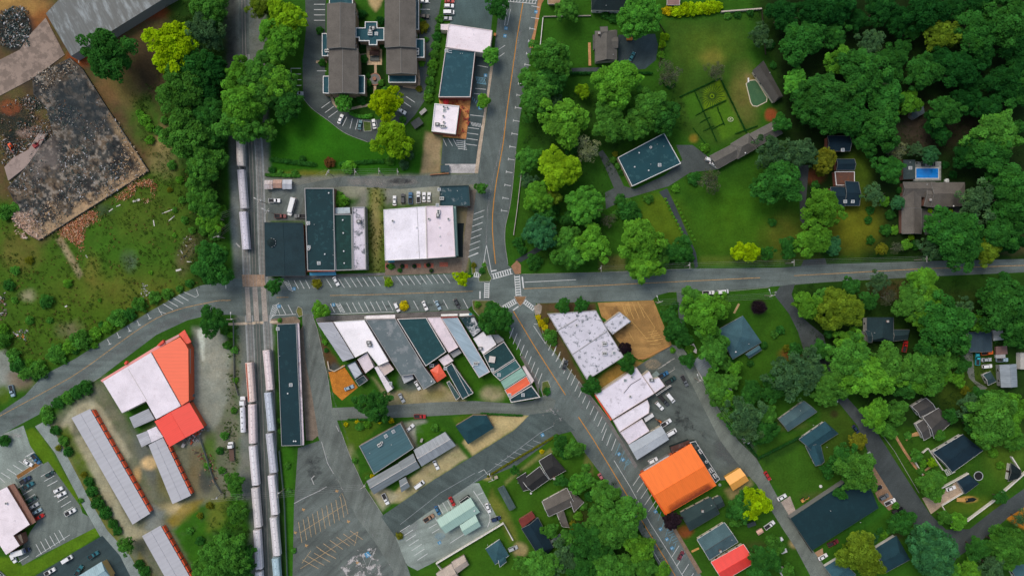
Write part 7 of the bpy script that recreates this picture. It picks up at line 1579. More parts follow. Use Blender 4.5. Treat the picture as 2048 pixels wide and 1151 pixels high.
def track(T, lb):
 P = [np.array(W(*p)) for p in T]; root = empty('railway_track',(*P[len(P) // 2],.04)); tag(root, lb, 'railway track', 'railway tracks')
 o = np.array([root.location.x, root.location.y]); d = [(P[min(i + 1, len(P) - 1)] - P[max(i - 1,0)]) for i in range(len(P))]; d = [v / np.hypot(*v) for v in d]
 for s in (-1, 1):
  m = MB()
  for i in range(len(P) - 1):
   q = []
   for k in (i, i + 1):
    n = np.array([-d[k][1], d[k][0]]) * s; q.append((P[k] - o + n * .66, P[k] - o + n * .78))
   (a, b), (c, e) = q; z0, z1 = .12, .27
   m.face([(*a, z1),(*c, z1),(*e, z1),(*b, z1)]); m.face([(*a, z0),(*c, z0),(*c, z1),(*a, z1)]); m.face([(*b, z1),(*e, z1),(*e, z0),(*b, z0)])
  m.build('rail', STEEL, root)
 m = MB(); acc = 0
 for i in range(len(P) - 1):
  L = np.hypot(*(P[i + 1] - P[i])); dd = (P[i + 1] - P[i]) / L; n = np.array([-dd[1], dd[0]])
  while acc < L:
   c = P[i] + dd * acc - o; acc += .62
   w, h = 1.3,.12; m.prism([tuple(c - n * w - dd * h), tuple(c + n * w - dd * h), tuple(c + n * w + dd * h), tuple(c - n * w + dd * h)],-.02,.14, bottom=False)
  acc -= L
 s = m.build('sleepers', TIE, root); s['kind'] = 'stuff'
track(T1, 'western track carrying the standing hopper cars'); track(T2, 'empty middle track between the two trains'); track(T3, 'eastern track beside the long teal warehouse')
HOP = []
def hopper(x0, y0, x1, y1, c, lb, rust=None, tint=None):
 a, b = W(x0, y0, 4.4), W(x1, y1, 4.4); L = math.dist(a, b) - .5
 root = empty('hopper_car',((a[0] + b[0]) / 2,(a[1] + b[1]) / 2,.3), math.atan2(b[1] - a[1], b[0] - a[0])); tag(root, lb, 'rail car', 'hopper cars on the tracks')
 w = 1.58; mat = ribbed(tuple(min(.8, v * 1.2) for v in c), root.rotation_euler.z + R(90), 1.4, dirt=.15)
 m = MB(); c = tuple(min(.8, v * 1.2) for v in c); prof = [(-w, 1.0),(-w, 3.62),(-w * .9,3.8),(-.62,3.98),(.62,3.98),(w * .9,3.8),(w, 3.62),(w, 1.0),(.6,.75),(-.6,.75)]
 n = len(prof); e = L / 2 - .2
 for i in range(n):
  j = (i + 1) % n; (y0_, z0_),(y1_, z1_) = prof[i], prof[j]; m.face([(-e, y0_, z0_),(-e, y1_, z1_),(e, y1_, z1_),(e, y0_, z0_)])
 m.face([(e, y, z) for y, z in prof]); m.face([(-e, y, z) for y, z in prof][::-1])
 me = m.mesh('body', mat); bm = bmesh.new(); bm.from_mesh(me); bmesh.ops.recalc_face_normals(bm, faces=bm.faces); bm.to_mesh(me); bm.free(); link('body', me, root)
 m = MB(); m.box(-e + .4,-.42,3.97, e - .4,.42,4.14); m.box(-e + .3,-.5,3.93, e - .3,.5,4.0); m.build('roof_hatchway', plain(tuple(min(.8, v * 1.12) for v in c),.6), root)
 for k in range(6):
  t = -e + 1.2 + (2 * e - 2.4) * k / 5; m = MB(); m.tube((t, 0,4.12),(t, 0,4.24),.27, n=10); m.build('hatch_cover', plain(tuple(v * .72 for v in c),.6), root)
 for s in (-1, 1):
  m = MB(); m.box(-e + .2, min(s * .95, s * 1.25),3.86, e - .2, max(s * .95, s * 1.25),3.97); m.build('running_board', plain(rust if (rust and s < 0) else tuple(v * .86 for v in c),.8), root)
  m = MB(); m.box(s * (L / 2 - .55) - .5 if s > 0 else -L / 2,-1.3,.75, L / 2 if s > 0 else -L / 2 + 1.05,1.3,.95); m.tube((s * (L / 2 - .1),0,.6),(s * (L / 2 + .3),0,.6),.14)
  m.build('coupler_end', plain(c8(44, 40, 38), .8), root)
  bo = MB(); bx_ = s * (L / 2 - 2.4); bo.box(bx_ - 1.3,-1.0,.3, bx_ + 1.3,1.0,.7); bg = bo.build('bogie', plain(c8(40,36,34),.8), root)
  for q in (-.9, .9):
   for y in (-.75, .75):
    m = MB(); m.tube((bx_ + q, y - .07, .45), (bx_ + q, y + .07, .45), .45, n=14); m.build('wheel', STEEL, bg)
 if rust:
  m = MB(); m.box(-e + .1, -1.62, 1.2, e - .1, -1.585, 3.25); m.build('rusty_side', plain(rust, .9), root)
  m = MB(); m.face([(-e + .3,-1.56,3.68),(e - .3,-1.56,3.68),(e - .3,-.7,3.99),(-e + .3,-.7,3.99)]); m.build('rusty_roof_side', membrane(rust, c8(196,120,96),.6), root)
 if tint:
  m = MB(); m.box(-e + 3, -1.64, 1.5, e - 3, -1.59, 3.0); m.build('painted_panel', plain(tint, .6), root)
 return root
LG, WH, PK = c8(176, 176, 184), c8(206, 200, 204), c8(206, 190, 190)
hopper(477,252,480,333, c8(204,194,188), 'pale hopper car half under the trees at the head of the northern cut'); hopper(480,337,487,418, c8(184,180,186), 'grey-white hopper car in the middle of the northern cut'); hopper(484,421,491,500, c8(196,192,202), 'lavender white hopper car at the south end of the northern cut')
hopper(496,723,502,805, c8(206,186,178), 'pinkish hopper car with a rust-orange side at the head of the western train', rust=c8(178,82,46))
hopper(502,807,504,888, PK, 'pinkish white hopper car beside the white tanker truck'); hopper(503,890,510,972, WH, 'second hopper car south of the tanker truck', rust=None); hopper(508,974,515,1056, c8(196,190,190), 'hopper car with a blue painted side on the western train', tint=c8(90,150,180)); hopper(512,1058,517,1140, WH, 'white hopper car near the bottom of the western train'); hopper(516,1142,521,1224, WH, 'hopper car cut by the bottom edge on the western train')
hopper(531,698,539,781, PK, 'pinkish hopper car at the head of the eastern train'); hopper(534,783,542,863, c8(172,178,188), 'blue-grey hopper car second in the eastern train'); hopper(537,865,546,947, LG, 'light grey hopper car third in the eastern train'); hopper(541,949,549,1031, WH, 'white hopper car fourth in the eastern train'); hopper(545,1033,553,1113, c8(200,196,198), 'patched white hopper car fifth in the eastern train'); hopper(549,1115,557,1197, c8(160,182,190), 'pale blue hopper car cut by the bottom edge on the eastern train')
# tanker and flatbed
X, Y = W(485,828,2.5); root = empty('tanker_truck',(X, Y, .05), R(92)); tag(root, 'white tanker truck parked against the western train', 'truck', 'parked vehicles')
m = MB(); m.tube((-8.2,0,2.1),(3.2,0,2.1),1.2, n=18); m.build('tank', ribbed(c8(226,226,232), R(2),2.0, dirt=.06), root)
for k in range(4): m = MB(); m.tube((-6.6 + k * 2.7,0,3.28),(-6.6 + k * 2.7,0,3.45),.32, n=10); m.build('tank_hatch', plain(c8(130,130,130)), root)
m = MB(); m.frustum(rrect(4.0,8.2,1.15,.25),.6, rrect(4.0,8.2,1.18,.3),1.7); cabin(m, 4.2,6.6,1.14,1.69,3.1,.4,.1,.12); m.box(3.0,-.5,.7,4.1,.5,1.0); m.box(-8.3,-.6,.7,3.2,.6,.9); m.build('cab', plain(c8(230,230,232),.4), root)
m = MB(); m.face([(6.62,-1.0,1.8),(6.62,1.0,1.8),(6.26,.9,3.0),(6.26,-.9,3.0)]); m.build('windshield', glass(), root)
for x in (-7.2, -5.9, 3.4, 4.6, 7.2):
 for y in (-1.0, 1.0): link('wheel', WHEEL_L, root, (x, y, .5))
X, Y = W(462,903,1.5); root = empty('flatbed_truck',(X, Y, .05), R(94)); tag(root, 'white cabbed flatbed truck on the grass west of the tracks', 'truck', 'parked vehicles')
m = MB(); m.box(-4.4,-1.15,.95,1.6,1.15,1.1); m.box(1.45,-1.15,1.1,1.6,1.15,2.0); m.build('flat_bed', plain(c8(96,76,66),.9), root)
m = MB(); m.frustum(rrect(1.8,4.6,1.15,.25),.5, rrect(1.8,4.6,1.18,.3),1.4); cabin(m, 1.85,3.7,1.12,1.39,2.6,.4,.05,.1); m.build('cab', plain(c8(232,230,230),.4), root)
m = MB(); m.face([(3.72,-1.0,1.5),(3.72,1.0,1.5),(3.36,.9,2.5),(3.36,-.9,2.5)]); m.build('windshield', glass(), root)
for x in (-3.4, -2.2, 3.6):
 for y in (-1.0, 1.0): link('wheel', WHEEL_L, root, (x, y, .5))

# ------------------------------------------------------------------ parked vehicles
for row in """595 187 0 pickup silver|681 238 68 sedan white|720 250 82 sedan teal|748 248 100 sedan white|803 222 -30 suv white|847 2 0 sedan white|849 33 0 suv black|899 2 0 sedan red|898 12 0 suv white|898 25 0 van white|894 37 0 sedan silver|1264 113 62 sedan teal
549 401 0 pickup white|561 432 0 pickup dark_red|600 432 180 pickup grey|672 562 -62 sedan white|789 401 90 sedan white|806 397 90 suv dark_grey|821 396 90 pickup blue|837 394 90 pickup white|848 394 90 sedan white|858 394 88 sedan white|1420 320 -20 suv white|1428 329 -35 sedan white|1417 585 3 pickup white|1446 583 6 van white
24 781 -76 pickup pale_blue|698 775 22 sedan pale_blue|803 795 -62 sedan silver|794 614 -65 suv white|850 611 -66 sedan white|876 610 -64 sedan pale_blue|914 607 -64 sedan dark_grey|835 770 -62 sedan white|840 832 0 pickup red|820 855 42 sedan white|1130 729 72 sedan dark_grey
1326 749 28 pickup blue|1341 760 32 pickup dark_green|1369 761 -62 pickup grey|1341 795 -50 van white|1328 801 -48 pickup dark_grey|1319 811 -46 suv white|1332 845 32 pickup white|1343 864 30 van white|1306 920 27 suv white|1203 955 -58 sedan pink|1535 951 -58 sedan red|1564 994 30 sedan white|1539 1049 36 pickup white|1491 879 -52 sedan white|1362 1110 62 sedan maroon|1557 1081 30 sedan white
1902 976 20 sedan white|1755 976 24 sedan black|1768 993 26 suv grey|1780 1003 26 pickup white|1795 1020 22 pickup black|1646 1113 30 sedan white|1666 1085 26 pickup maroon|1712 858 -55 sedan dark_blue|1810 692 78 pickup red|1974 705 6 pickup orange|1955 718 90 pickup cyan|1974 732 6 suv white|1973 719 4 sedan silver|2004 719 0 pickup pale_blue|1929 680 85 suv white
904 1002 -63 sedan red|875 1020 -63 sedan blue|858 1035 32 pickup tan|976 1015 -68 sedan white|992 1037 18 suv dark_blue|839 968 36 van white|872 929 -64 sedan white|1026 1096 22 suv silver|771 997 -65 pickup white
56 925 -32 sedan white|72 917 -50 pickup blue|51 959 32 pickup dark_blue|64 998 30 suv dark_green|68 1011 30 sedan silver|74 1022 30 sedan pale_blue|79 1033 30 suv red|57 970 30 pickup teal|116 979 28 sedan white|123 988 28 sedan white|141 1023 28 pickup white|99 947 30 sedan dark_green|27 1115 -66 suv white|135 1117 32 van white|100 1142 30 pickup white|187 1109 32 pickup teal|158 1140 58 pickup teal|2 1149 -40 sedan silver""".replace('\n', '|').split('|'):
 x, y, a, k, c = row.split(); car(float(x), float(y), float(a), k, c.replace('_', ' '))
car(584, 413, 255, 'bus', 'white', 'white bus parked in the back lot beside the long teal roof')
car(45, 1101, 16, 'box_truck', 'dark blue', 'dark cabbed box truck with a white cargo box by the clinic')
# works machines
def machine(x, y, ang, c, lb, s=1.0):
 X, Y = W(x, y, 1.5); root = empty('excavator', (X, Y, .3), R(ang)); root.scale = (s, s, s); tag(root, lb, 'excavator')
 m = MB(); m.box(-1.3,-.9,.8,1.1,.9,1.7); m.box(-1.5,-.8,.9,-1.25,.8,1.5); m.build('body', plain(c, .5), root); m = MB(); m.box(.1,.1,1.7,1.1,.85,2.7); m.build('cab', glass((.03,.03,.03)), root)
 for q in (-1,1): m = MB(); m.box(-1.5, q * .95 - .25,0,1.5, q * .95 + .25,.7); m.build('crawler_track', BLACK, root)
 m = MB(); m.tube((1.0,-.3,1.4),(3.2,-.3,3.0),.2,.17); m.tube((3.2,-.3,3.0),(4.6,-.3,1.2),.16,.12); m.build('boom', plain(c, .5), root); m = MB(); m.box(4.3,-.8,.5,5.0,.2,1.3); m.build('bucket', TRIM_D, root)
machine(72,290,38, c8(140,28,36), 'dark red excavator on the dusty ramp west of the slab'); machine(20,291,-60, c8(240,90,40), 'orange excavator at the left edge of the demolition site',.8)
machine(1320,843,150, c8(200,110,50), 'small orange loader beside the white pickup truck',.55); machine(1607,1000,35, c8(206,150,80), 'tan and white tractor north of the navy flat roof',.7)
def trailer(x, y, ang, c, lb, L=2.2, w=.9, name='utility_trailer'):
 X, Y = W(x, y, .8); root = empty(name, (X, Y, .05), R(ang)); tag(root, lb, 'trailer')
 m = MB(); m.box(-L, -w, .5, L, w, .6); m.box(-L, -w, .6, L, -w + .06,.95); m.box(-L, w - .06,.6, L, w, .95); m.build('bed', plain(c, .6), root); m = MB(); m.tube((L, -w * .7,.5),(L + 1.2,0,.5),.05); m.tube((L, w * .7,.5),(L + 1.2,0,.5),.05); m.build('drawbar', TRIM_D, root)
 for q in (-1, 1): link('wheel', WHEEL, root, (0, q * (w + .14), .33))
trailer(1741,912,-62, c8(160,164,166), 'grey frame trailer beside the dark lane'); trailer(1669,801,-40, c8(200,200,204), 'white trailer at the bend of the lane by the trees',1.6); trailer(1568,1101,20, c8(216,216,216), 'small white trailer beside the rear lane',1.4)
def boat(x, y, ang, L, c, lb, inn=c8(180, 180, 180)):
 X, Y = W(x, y, .8); root = empty('boat', (X, Y, .1), R(ang)); tag(root, lb, 'boat')
 o = [(-L, -.9),(L * .4,-.9),(L, 0),(L * .4,.9),(-L, .9)]; m = MB(); m.frustum([(p[0] * .9, p[1] * .7) for p in o],.25, o, 1.0, top=False); m.ring(ccw(o), inset(ccw(o),.15),.9,1.04); m.build('hull', plain(c, .4), root); m = MB(); m.prism(inset(ccw(o),.12),.7,.78); m.build('deck', plain(inn, .6), root)
boat(1457,774,-58,2.9, c8(232,230,228), 'long white boat under the trees beside the blue-grey house'); boat(1388,697,-65,2.4, c8(226,214,210), 'white boat beside the grey ribbed carport')
boat(1924,998,0,2.6, c8(206,160,90), 'tan upturned canoe on the grass by the white drive wall', c8(190,146,84)); boat(1942,998,8,2.6, c8(34,36,36), 'black covered boat on the grass beside the tan canoe', c8(28,30,30))

# ------------------------------------------------------------------ poles and wires
def pole(x, y, ang, lb, h=10.5, lamp=False, arms=1):
 X, Y = W(x, y, h * .9); root = empty('utility_pole', (X, Y, 0), R(ang)); tag(root, lb, 'utility pole', 'utility poles')
 m = MB(); m.tube((0, 0, 0), (0, 0, h), .19, .13, 8); m.build('mast', plain(c8(150, 140, 128), .9), root)
 for k in range(arms):
  z = h - .5 - k * 1.1; m = MB(); m.box(-1.5,-.09, z, 1.5,.09, z + .18); ca = m.build('crossarm', plain(c8(178,172,164),.9), root)
  for u in (-1.35,-.6,.6,1.35): q = MB(); q.tube((u, 0, z + .18),(u, 0, z + .45),.07,.05); q.build('insulator', plain(c8(206,206,206),.3), ca)
 m = MB(); m.tube((.35,0, h - 2.8),(.35,0, h - 1.7),.28, n=12); m.build('transformer', plain(c8(190,192,194),.5), root)
 if lamp: m = MB(); m.tube((0,0, h - 2),(0,2.6, h - 1.6),.06); m.box(-.2,2.4, h - 1.72,.2,3.3, h - 1.55); m.build('lamp_arm', plain(c8(200,200,200),.5), root)
 return (X, Y, h - .2)
PL = {}
for k, (x, y, a, lb, lamp, arms) in dict(a=(655,345,60, 'utility pole with double arms above the back alley',0,2), b=(519,402,60, 'utility pole with lamp between the rails and the back lot',1,1), c=(431,436,60, 'upper utility pole in the trees west of the rails',0,1), d=(433,473,20, 'lower utility pole in the trees west of the rails',0,1), e=(710,344,90, 'utility pole at the alley hedge, west of the garden',0,1), f=(758,343,90, 'utility pole between the alley hedge and the lime tree',0,1), g=(795,344,90, 'utility pole south of the lime green tree',0,1),
 h=(1202,537,90, 'utility pole on the verge east of the crossing',0,1), i=(1379,531,90, 'utility pole by the narrow drive mouth',0,1), j=(1587,525,90, 'utility pole on the lawn verge near the lane',0,1), k=(1852,518,90, 'utility pole by the brick house trees',0,1), l=(1319,604,20, 'lamp-bearing utility pole at the brown car park corner',1,1), m=(1544,591,20, 'lamp-bearing utility pole at the lane mouth',1,1), n=(1400,761,20, 'lamp-bearing utility pole by the rear lane carport',1,1),
 o=(726,973,30, 'utility pole beside the grey workshop roofs',0,1), p=(556,988,90, 'utility pole east of the eastern train',0,1), q=(430,996,0, 'utility pole in the bushes west of the trains',0,1), r=(460,638,0, 'lamp-bearing utility pole beside the round tree by the rails',1,1), s=(535,423,60, 'short lamp-bearing utility pole by the black depot',1,1), t=(1492,882,20, 'utility pole at the bend of the rear lane',0,1), u=(983,960,20, 'lamp-bearing utility pole on the grass above the clinic',1,1)).items():
 PL[k] = pole(x, y, a, lb, lamp=lamp, arms=arms)
def wire(a, b, off, lb):
 a, b = Vector(PL[a]), Vector(PL[b]); d = (b - a); n = Vector((-d.y, d.x, 0)).normalized(); root = empty('power_line', tuple((a + b) / 2)); tag(root, lb, 'power line', 'overhead power lines'); c = root.location.copy()
 for o in off:
  m = MB(); p = None
  for k in range(9):
   t = k / 8; q = a.lerp(b, t) + n * o - Vector((0, 0, 1.2 * (1 - (2 * t - 1) ** 2))) - c
   if p is not None: m.tube(p, q, .022, n=4, caps=False)
   p = q
  m.build('cable', plain(c8(150, 150, 150), .6), root)
for a, b, lb in [('b', 'a', 'wires from the back lot pole to the alley pole'),('c', 'b', 'wires crossing the standing hopper cars'),('d', 'b', 'lower wires crossing the standing hopper cars'),('a', 'e', 'wires along the western alley hedge'),('e', 'f', 'wires above the middle of the alley hedge'),('f', 'g', 'wires south of the lime green tree'),('h', 'i', 'wires along the verge east of the crossing'),('i', 'j', 'wires along the verge of the big lawn'),('j', 'k', 'wires along the verge by the brick house'),('l', 'm', 'wires from the brown car park to the lane mouth'),('q', 'p', 'wires crossing both southern trains'),('p', 'o', 'wires across the large worn car park'),('n', 't', 'wires along the rear lane')]:
 wire(a, b, (-1.2, -.4, .5, 1.25), lb)

# ------------------------------------------------------------------ walls, fences, gardens
def wall(pts, h, w, mat, lb, name='garden_wall', cat='wall'):
 P = [W(*p, h) for p in pts]; root_mb = MB(); c = np.mean(P, 0)
 L = ribbon([((p[0]), p[1]) for p in pts], w / S); Q = [W(*p, h) for p in L]; root_mb.prism([(q[0] - c[0], q[1] - c[1]) for q in Q],0, h)
 n = len(pts)
 o = root_mb.build(name, mat, None, (c[0], c[1], 0)); tag(o, lb, cat); return o
def fence(pts, h, mat, lb, gap=2.4, name='fence'):
 P = [np.array(W(*p)) for p in pts]; root = empty(name, (*P[0], 0)); tag(root, lb, 'fence'); o = P[0]
 for i in range(len(P) - 1):
  a, b = P[i] - o, P[i + 1] - o; m = MB()
  for z in (h * .3, h * .65, h): m.tube((*a, z), (*b, z), .05, n=4)
  d = (b - a) / np.hypot(*(b - a)); nn = np.array([-d[1], d[0]]) * .02; m.prism([tuple(a - nn), tuple(b - nn), tuple(b + nn), tuple(a + nn)],.1, h * .95)
  m.build('fence_panel', mat, root); k = int(np.hypot(*(b - a)) / gap) + 1
  for j in range(k + 1):
   p = a + (b - a) * j / k; q = MB(); q.box(p[0] - .06, p[1] - .06,0, p[0] + .06, p[1] + .06, h + .1); q.build('post', mat, root)
WW = plain(c8(222, 216, 208), .7); WD = plain(c8(60, 52, 44), .9)
wall([(885,1142),(872,1127),(1007,1046),(1026,1080)],1.9,.5, WW, 'long white garden wall round the small teal house')
wall([(1935,1042),(1991,1000)],1.6,.45, WW, 'white wall above the curved lane'); wall([(2007,985),(2055,942)],1.6,.45, WW, 'white wall at the right edge of the photo'); wall([(1885,1011),(1900,1036),(1915,1058)],1.2,.3, WW, 'thin white wall below the tan drive')
wall([(1827,916),(1846,949)],1.2,.4, WW, 'short white wall along the orange-brown footpath'); wall([(1882,977),(1910,962),(1938,946)],1.5,.4, WW, 'white wall on the north side of the tan drive'); wall([(1885,1010),(1927,985),(1915,962)],1.1,.4, WW, 'low white wall round the white car on the tan drive'); wall([(1846,905),(1857,896),(1868,912),(1887,940)],1.2,.35, WW, 'white wall at the front of the navy gabled house')
wall([(1385,718),(1405,758)],1.2,.35, WW, 'white gutter wall beside the grey carport') ; wall([(2024,913),(2040,938)],1.4,.5, WW, 'white wall beside the black roofed house')
wall([(1443,23),(1524,17)],1.5,.6, plain(c8(186,176,162)), 'pale stone wall east of the yellow hedge'); wall([(1086,35),(1080,96)],1.0,.35, WW, 'white low wall along the tan brick pavement'); wall([(1087,33),(1182,31)],1.0,.3, plain(c8(170,160,150)), 'stone wall on the north of the tall lawn')
wall([(1042,350),(1034,420),(1027,470)],.9,.3, plain(c8(170,164,156)), 'low stone wall below the roadside trees'); wall([(860,349),(898,346)],1.2,.4, plain(c8(160,110,76)), 'brown low wall behind the teal dumpster'); wall([(1265,709),(1277,717),(1290,716),(1340,691)],.6,.5, plain(c8(180,132,78)), 'curved tan retaining wall below the brown car park'); wall([(655,722),(658,738),(668,742),(690,730)],.8,.5, plain(c8(186,172,152)), 'curved pale retaining wall by the orange dirt yard')

fence([(1522,18),(1530,110)],1.4, WD, 'dark fence between the tall lawn and the woods'); fence([(1488,880),(1513,916),(1600,872)],1.3, WD, 'dark fence along the hedge line by the rear lane'); fence([(1580,1038),(1622,1102)],1.6, WD, 'dark fence on the west side of the navy flat roof'); fence([(560,900),(570,1000),(576,1150)],1.8, plain(c8(120,128,124),.6), 'grey mesh fence between the rails and the worn car park'); fence([(468,640),(470,760),(478,790)],1.4, plain(c8(130,132,128),.6), 'grey fence west of the hopper cars'); fence([(400,870),(430,960),(445,985)],1.6, plain(c8(130,132,128),.6), 'grey fence beside the scrap heap'); fence([(1325,70),(1318,135)],1.2, WD, 'dark fence beside the turning court'); fence([(1316,45),(1332,70),(1322,120)],1.1, WD, 'dark fence at the edge of the tall lawn') 
def hedge(pts, w, h, code, lb):
 if 'garden' in lb or 'bed' in lb: w, h = w * .48, h * .7
 P = [np.array(W(*p)) for p in pts]; c = np.mean(P, 0); C = []; Rr = []; q = random.Random(len(pts) + int(pts[0][0]))
 for i in range(len(P) - 1):
  n = max(1, int(np.hypot(*(P[i + 1] - P[i])) / (w * .42)))
  for k in range(n): p = P[i] + (P[i + 1] - P[i]) * (k + .5) / n - c; C.append((p[0] + q.uniform(-.1,.1), p[1] + q.uniform(-.1,.1), h * q.uniform(.45,.6))); Rr.append(w * q.uniform(.46,.6))
 me = leaf_mesh('hedge', C, Rr, 60, w * .13, int(pts[0][0]), [q.random() * .6 + .2 for _ in C], flat=h / w)
 o = link('hedge', me, None, (c[0], c[1], 0), 0, None, FOL[code][0]); tag(o, lb, 'hedge', 'hedges')
for pts, w, h, code, lb in [
 ([(1358,195),(1440,157)],1.2,1.2, 'n', 'clipped hedge on the north-west side of the formal garden'),([(1440,157),(1492,265)],1.4,1.3, 'n', 'clipped hedge on the east side of the formal garden'),([(1389,183),(1433,283)],.9,.9, 'n', 'long inner hedge of the formal garden'),([(1404,223),(1452,201)],1.1,1.0, 'n', 'hedge below the ray-patterned bed'),([(1434,215),(1448,250)],.9,.9, 'n', 'short inner hedge beside the white ringed bed'),([(1423,259),(1448,246)],.8,.8, 'n', 'lowest cross hedge of the formal garden'),([(1391,231),(1414,219)],.7,.7, 'n', 'upper cross hedge among the small square beds'),([(1399,246),(1420,234)],.7,.7, 'n', 'middle cross hedge among the small square beds'),([(1407,262),(1428,252)],.7,.7, 'n', 'lower cross hedge among the small square beds'),([(1385,255),(1420,300)],.7,.7, 'd', 'hedge on the west side of the small square beds'),([(1470,268),(1515,252)],1.1,1.0, 'n', 'hedge below the formal garden by the long bent house'),
 ([(543,319),(632,330)],2.0,1.4, 'd', 'dark upper hedge above the back alley'),([(532,350),(600,352)],1.6,1.2, 'm', 'short green hedge north of the rusty sheds'),([(680,328),(770,322)],1.8,1.4, 'd', 'dark upper hedge west of the lime green tree'),([(700,226),(712,232),(728,235),(745,231)],1.7,1.2, 'v', 'curved bright clipped hedge by the condominium car park'),([(1128,148),(1200,147)],1.4,1.3, 'n', 'dark hedge along the narrow drive'),([(1262,146),(1304,148)],1.2,1.2, 'n', 'dark hedge below the turning court'),([(1325,165),(1338,178),(1350,168)],.9,1.0, 'n', 'dark pointed hedge below the grey-green tree'),
 ([(1324,68),(1320,96)],1.6,1.2, 'u', 'lime hedge beside the turning court'),([(1487,880),(1513,912)],1.2,1.3, 'n', 'dark hedge along the upper rear lane'),([(1515,915),(1600,872)],1.2,1.3, 'n', 'dark hedge across the lower lawn'),([(1115,868),(1010,930),(975,952)],1.0,.8, 'o', 'low olive hedge along the lower street'),([(697,838),(790,838)],1.0,.9, 'd', 'dark hedge south of the back alley'),([(962,826),(1045,830)],1.0,.9, 'd', 'dark hedge above the tan gravel yard'),([(1192,628),(1215,645)],1.2,1.0, 'm', 'green hedge beside the big white roof')]:
 hedge(pts, w, h, code, lb)
m = MB(); X, Y = W(1424, 192)
for k in range(26):
 a = 6.283 * k / 26; L = 5.0 if k % 2 else 6.0; p = (math.cos(a + .4), math.sin(a + .4)); m.tube((p[0] * 1.2, p[1] * 1.2,.1),(p[0] * L, p[1] * L, .1),.15, n=5)
m.tube((0,0,0),(0,0,.8),.5,.3); o = m.build('parterre', plain(c8(60,78,20),.9), None, (X, Y, 0)); tag(o, 'ray-patterned flower bed in the formal garden', 'flower bed')
m = MB(); X, Y = W(1461, 239)
for k in range(14):
 a0, a1 = 6.283 * k / 14,6.283 * (k + 1) / 14; m.tube((1.25 * math.cos(a0),.95 * math.sin(a0),.1),(1.25 * math.cos(a1),.95 * math.sin(a1),.1),.16, n=5)
m.tube((0,0,0),(0,0,.9),.5,.2); o = m.build('garden_ring', plain(c8(196,200,160),.8), None, (X, Y, 0)); tag(o, 'white stone ring with a planted middle in the formal garden', 'flower bed')
# pools
def water(c): 
 t = NT('pool_water'); return t.fin(t.mix(c, t.ramp(t.noise(.6, 3), (.3, .85), (.7, 1.12)), 1, 'MULTIPLY'), .08, 0, .5)
px = [(1832,337),(1876,337),(1876,356),(1832,356)]; P = ccw([W(*p) for p in px]); c = np.mean(P, 0); L = [(p[0] - c[0], p[1] - c[1]) for p in P]
root = empty('swimming_pool',(c[0], c[1],.05)); tag(root, 'bright blue rectangular swimming pool', 'swimming pool'); m = MB(); m.prism(L, .02,.09); m.build('pool_surface', water(c8(26,130,214)), root); m = MB(); m.ring(inset(L, -.45), L, 0,.16); m.build('coping', plain(c8(196,196,190)), root)
px = [(1493,168),(1500,162),(1510,161),(1515,166),(1533,196),(1532,203),(1514,212),(1506,211),(1502,205)]; P = ccw([W(*p) for p in px]); c = np.mean(P, 0); L = [(p[0] - c[0], p[1] - c[1]) for p in P]
root = empty('swimming_pool',(c[0], c[1],.02)); tag(root, 'dull green covered pool with a pale rim', 'swimming pool'); m = MB(); m.prism(L, .02,.12); m.build('pool_cover', membrane(c8(66,92,60), c8(86,108,70),.4), root); m = MB(); m.ring(inset(L, -.4), L, 0,.18); m.build('coping', plain(c8(196,186,160)), root); 
a = W(1496,160); m = MB(); m.box(a[0] - c[0] - .3, a[1] - c[1] - 1.3,.2, a[0] - c[0] + .3, a[1] - c[1] + .8,.7); m.build('diving_board', TRIM, root, rz=0)
def trampoline(x, y, r, lb):
 X, Y = W(x, y, .9); root = empty('trampoline',(X, Y, 0)); tag(root, lb, 'trampoline'); m = MB(); n = 24; o = [(r * math.cos(6.283 * k / n), r * math.sin(6.283 * k / n)) for k in range(n)]; m.ring(o, [(p[0] * .86, p[1] * .86) for p in o],.8,.95); m.build('pad', plain(c8(170,176,176)), root); m = MB(); m.prism([(p[0] * .86, p[1] * .86) for p in o],.84,.87); m.build('jump_mat', BLACK, root)
 for k in range(6): a = 6.283 * k / 6; m = MB(); m.tube((r * .95 * math.cos(a), r * .95 * math.sin(a),0),(r * .95 * math.cos(a), r * .95 * math.sin(a),.85),.04); m.build('leg', RIM, root)
trampoline(1957, 951, 2.2, 'round black trampoline with a pale rim on the east lawn'); 
for k, (x, y) in enumerate([(1843, 328), (1847, 328), (1864, 328), (1868, 328), (1855, 327)]):
 X, Y = W(x, y); root = empty('sun_lounger',(X, Y, .06)); tag(root, 'dark sun lounger %s' % ['at the west end of the pool deck', 'second from the west end of the pool deck', 'east of the small poolside table', 'at the east end of the pool deck', 'in the middle of the pool deck'][k], 'sun lounger', 'sun loungers by the blue pool'); m = MB(); m.box(-.33,-1.0,.3,.33,.5,.36); m.face([(-.33,.5,.33),(.33,.5,.33),(.33,1.0,.7),(-.33,1.0,.7)]); m.build('seat', plain(c8(30,34,38)), root); m = MB()
 for u in (-.3, .3):
  for v in (-.9, .4): m.tube((u, v, 0), (u, v, .3), .03, n=4)
 m.build('legs', RIM, root)
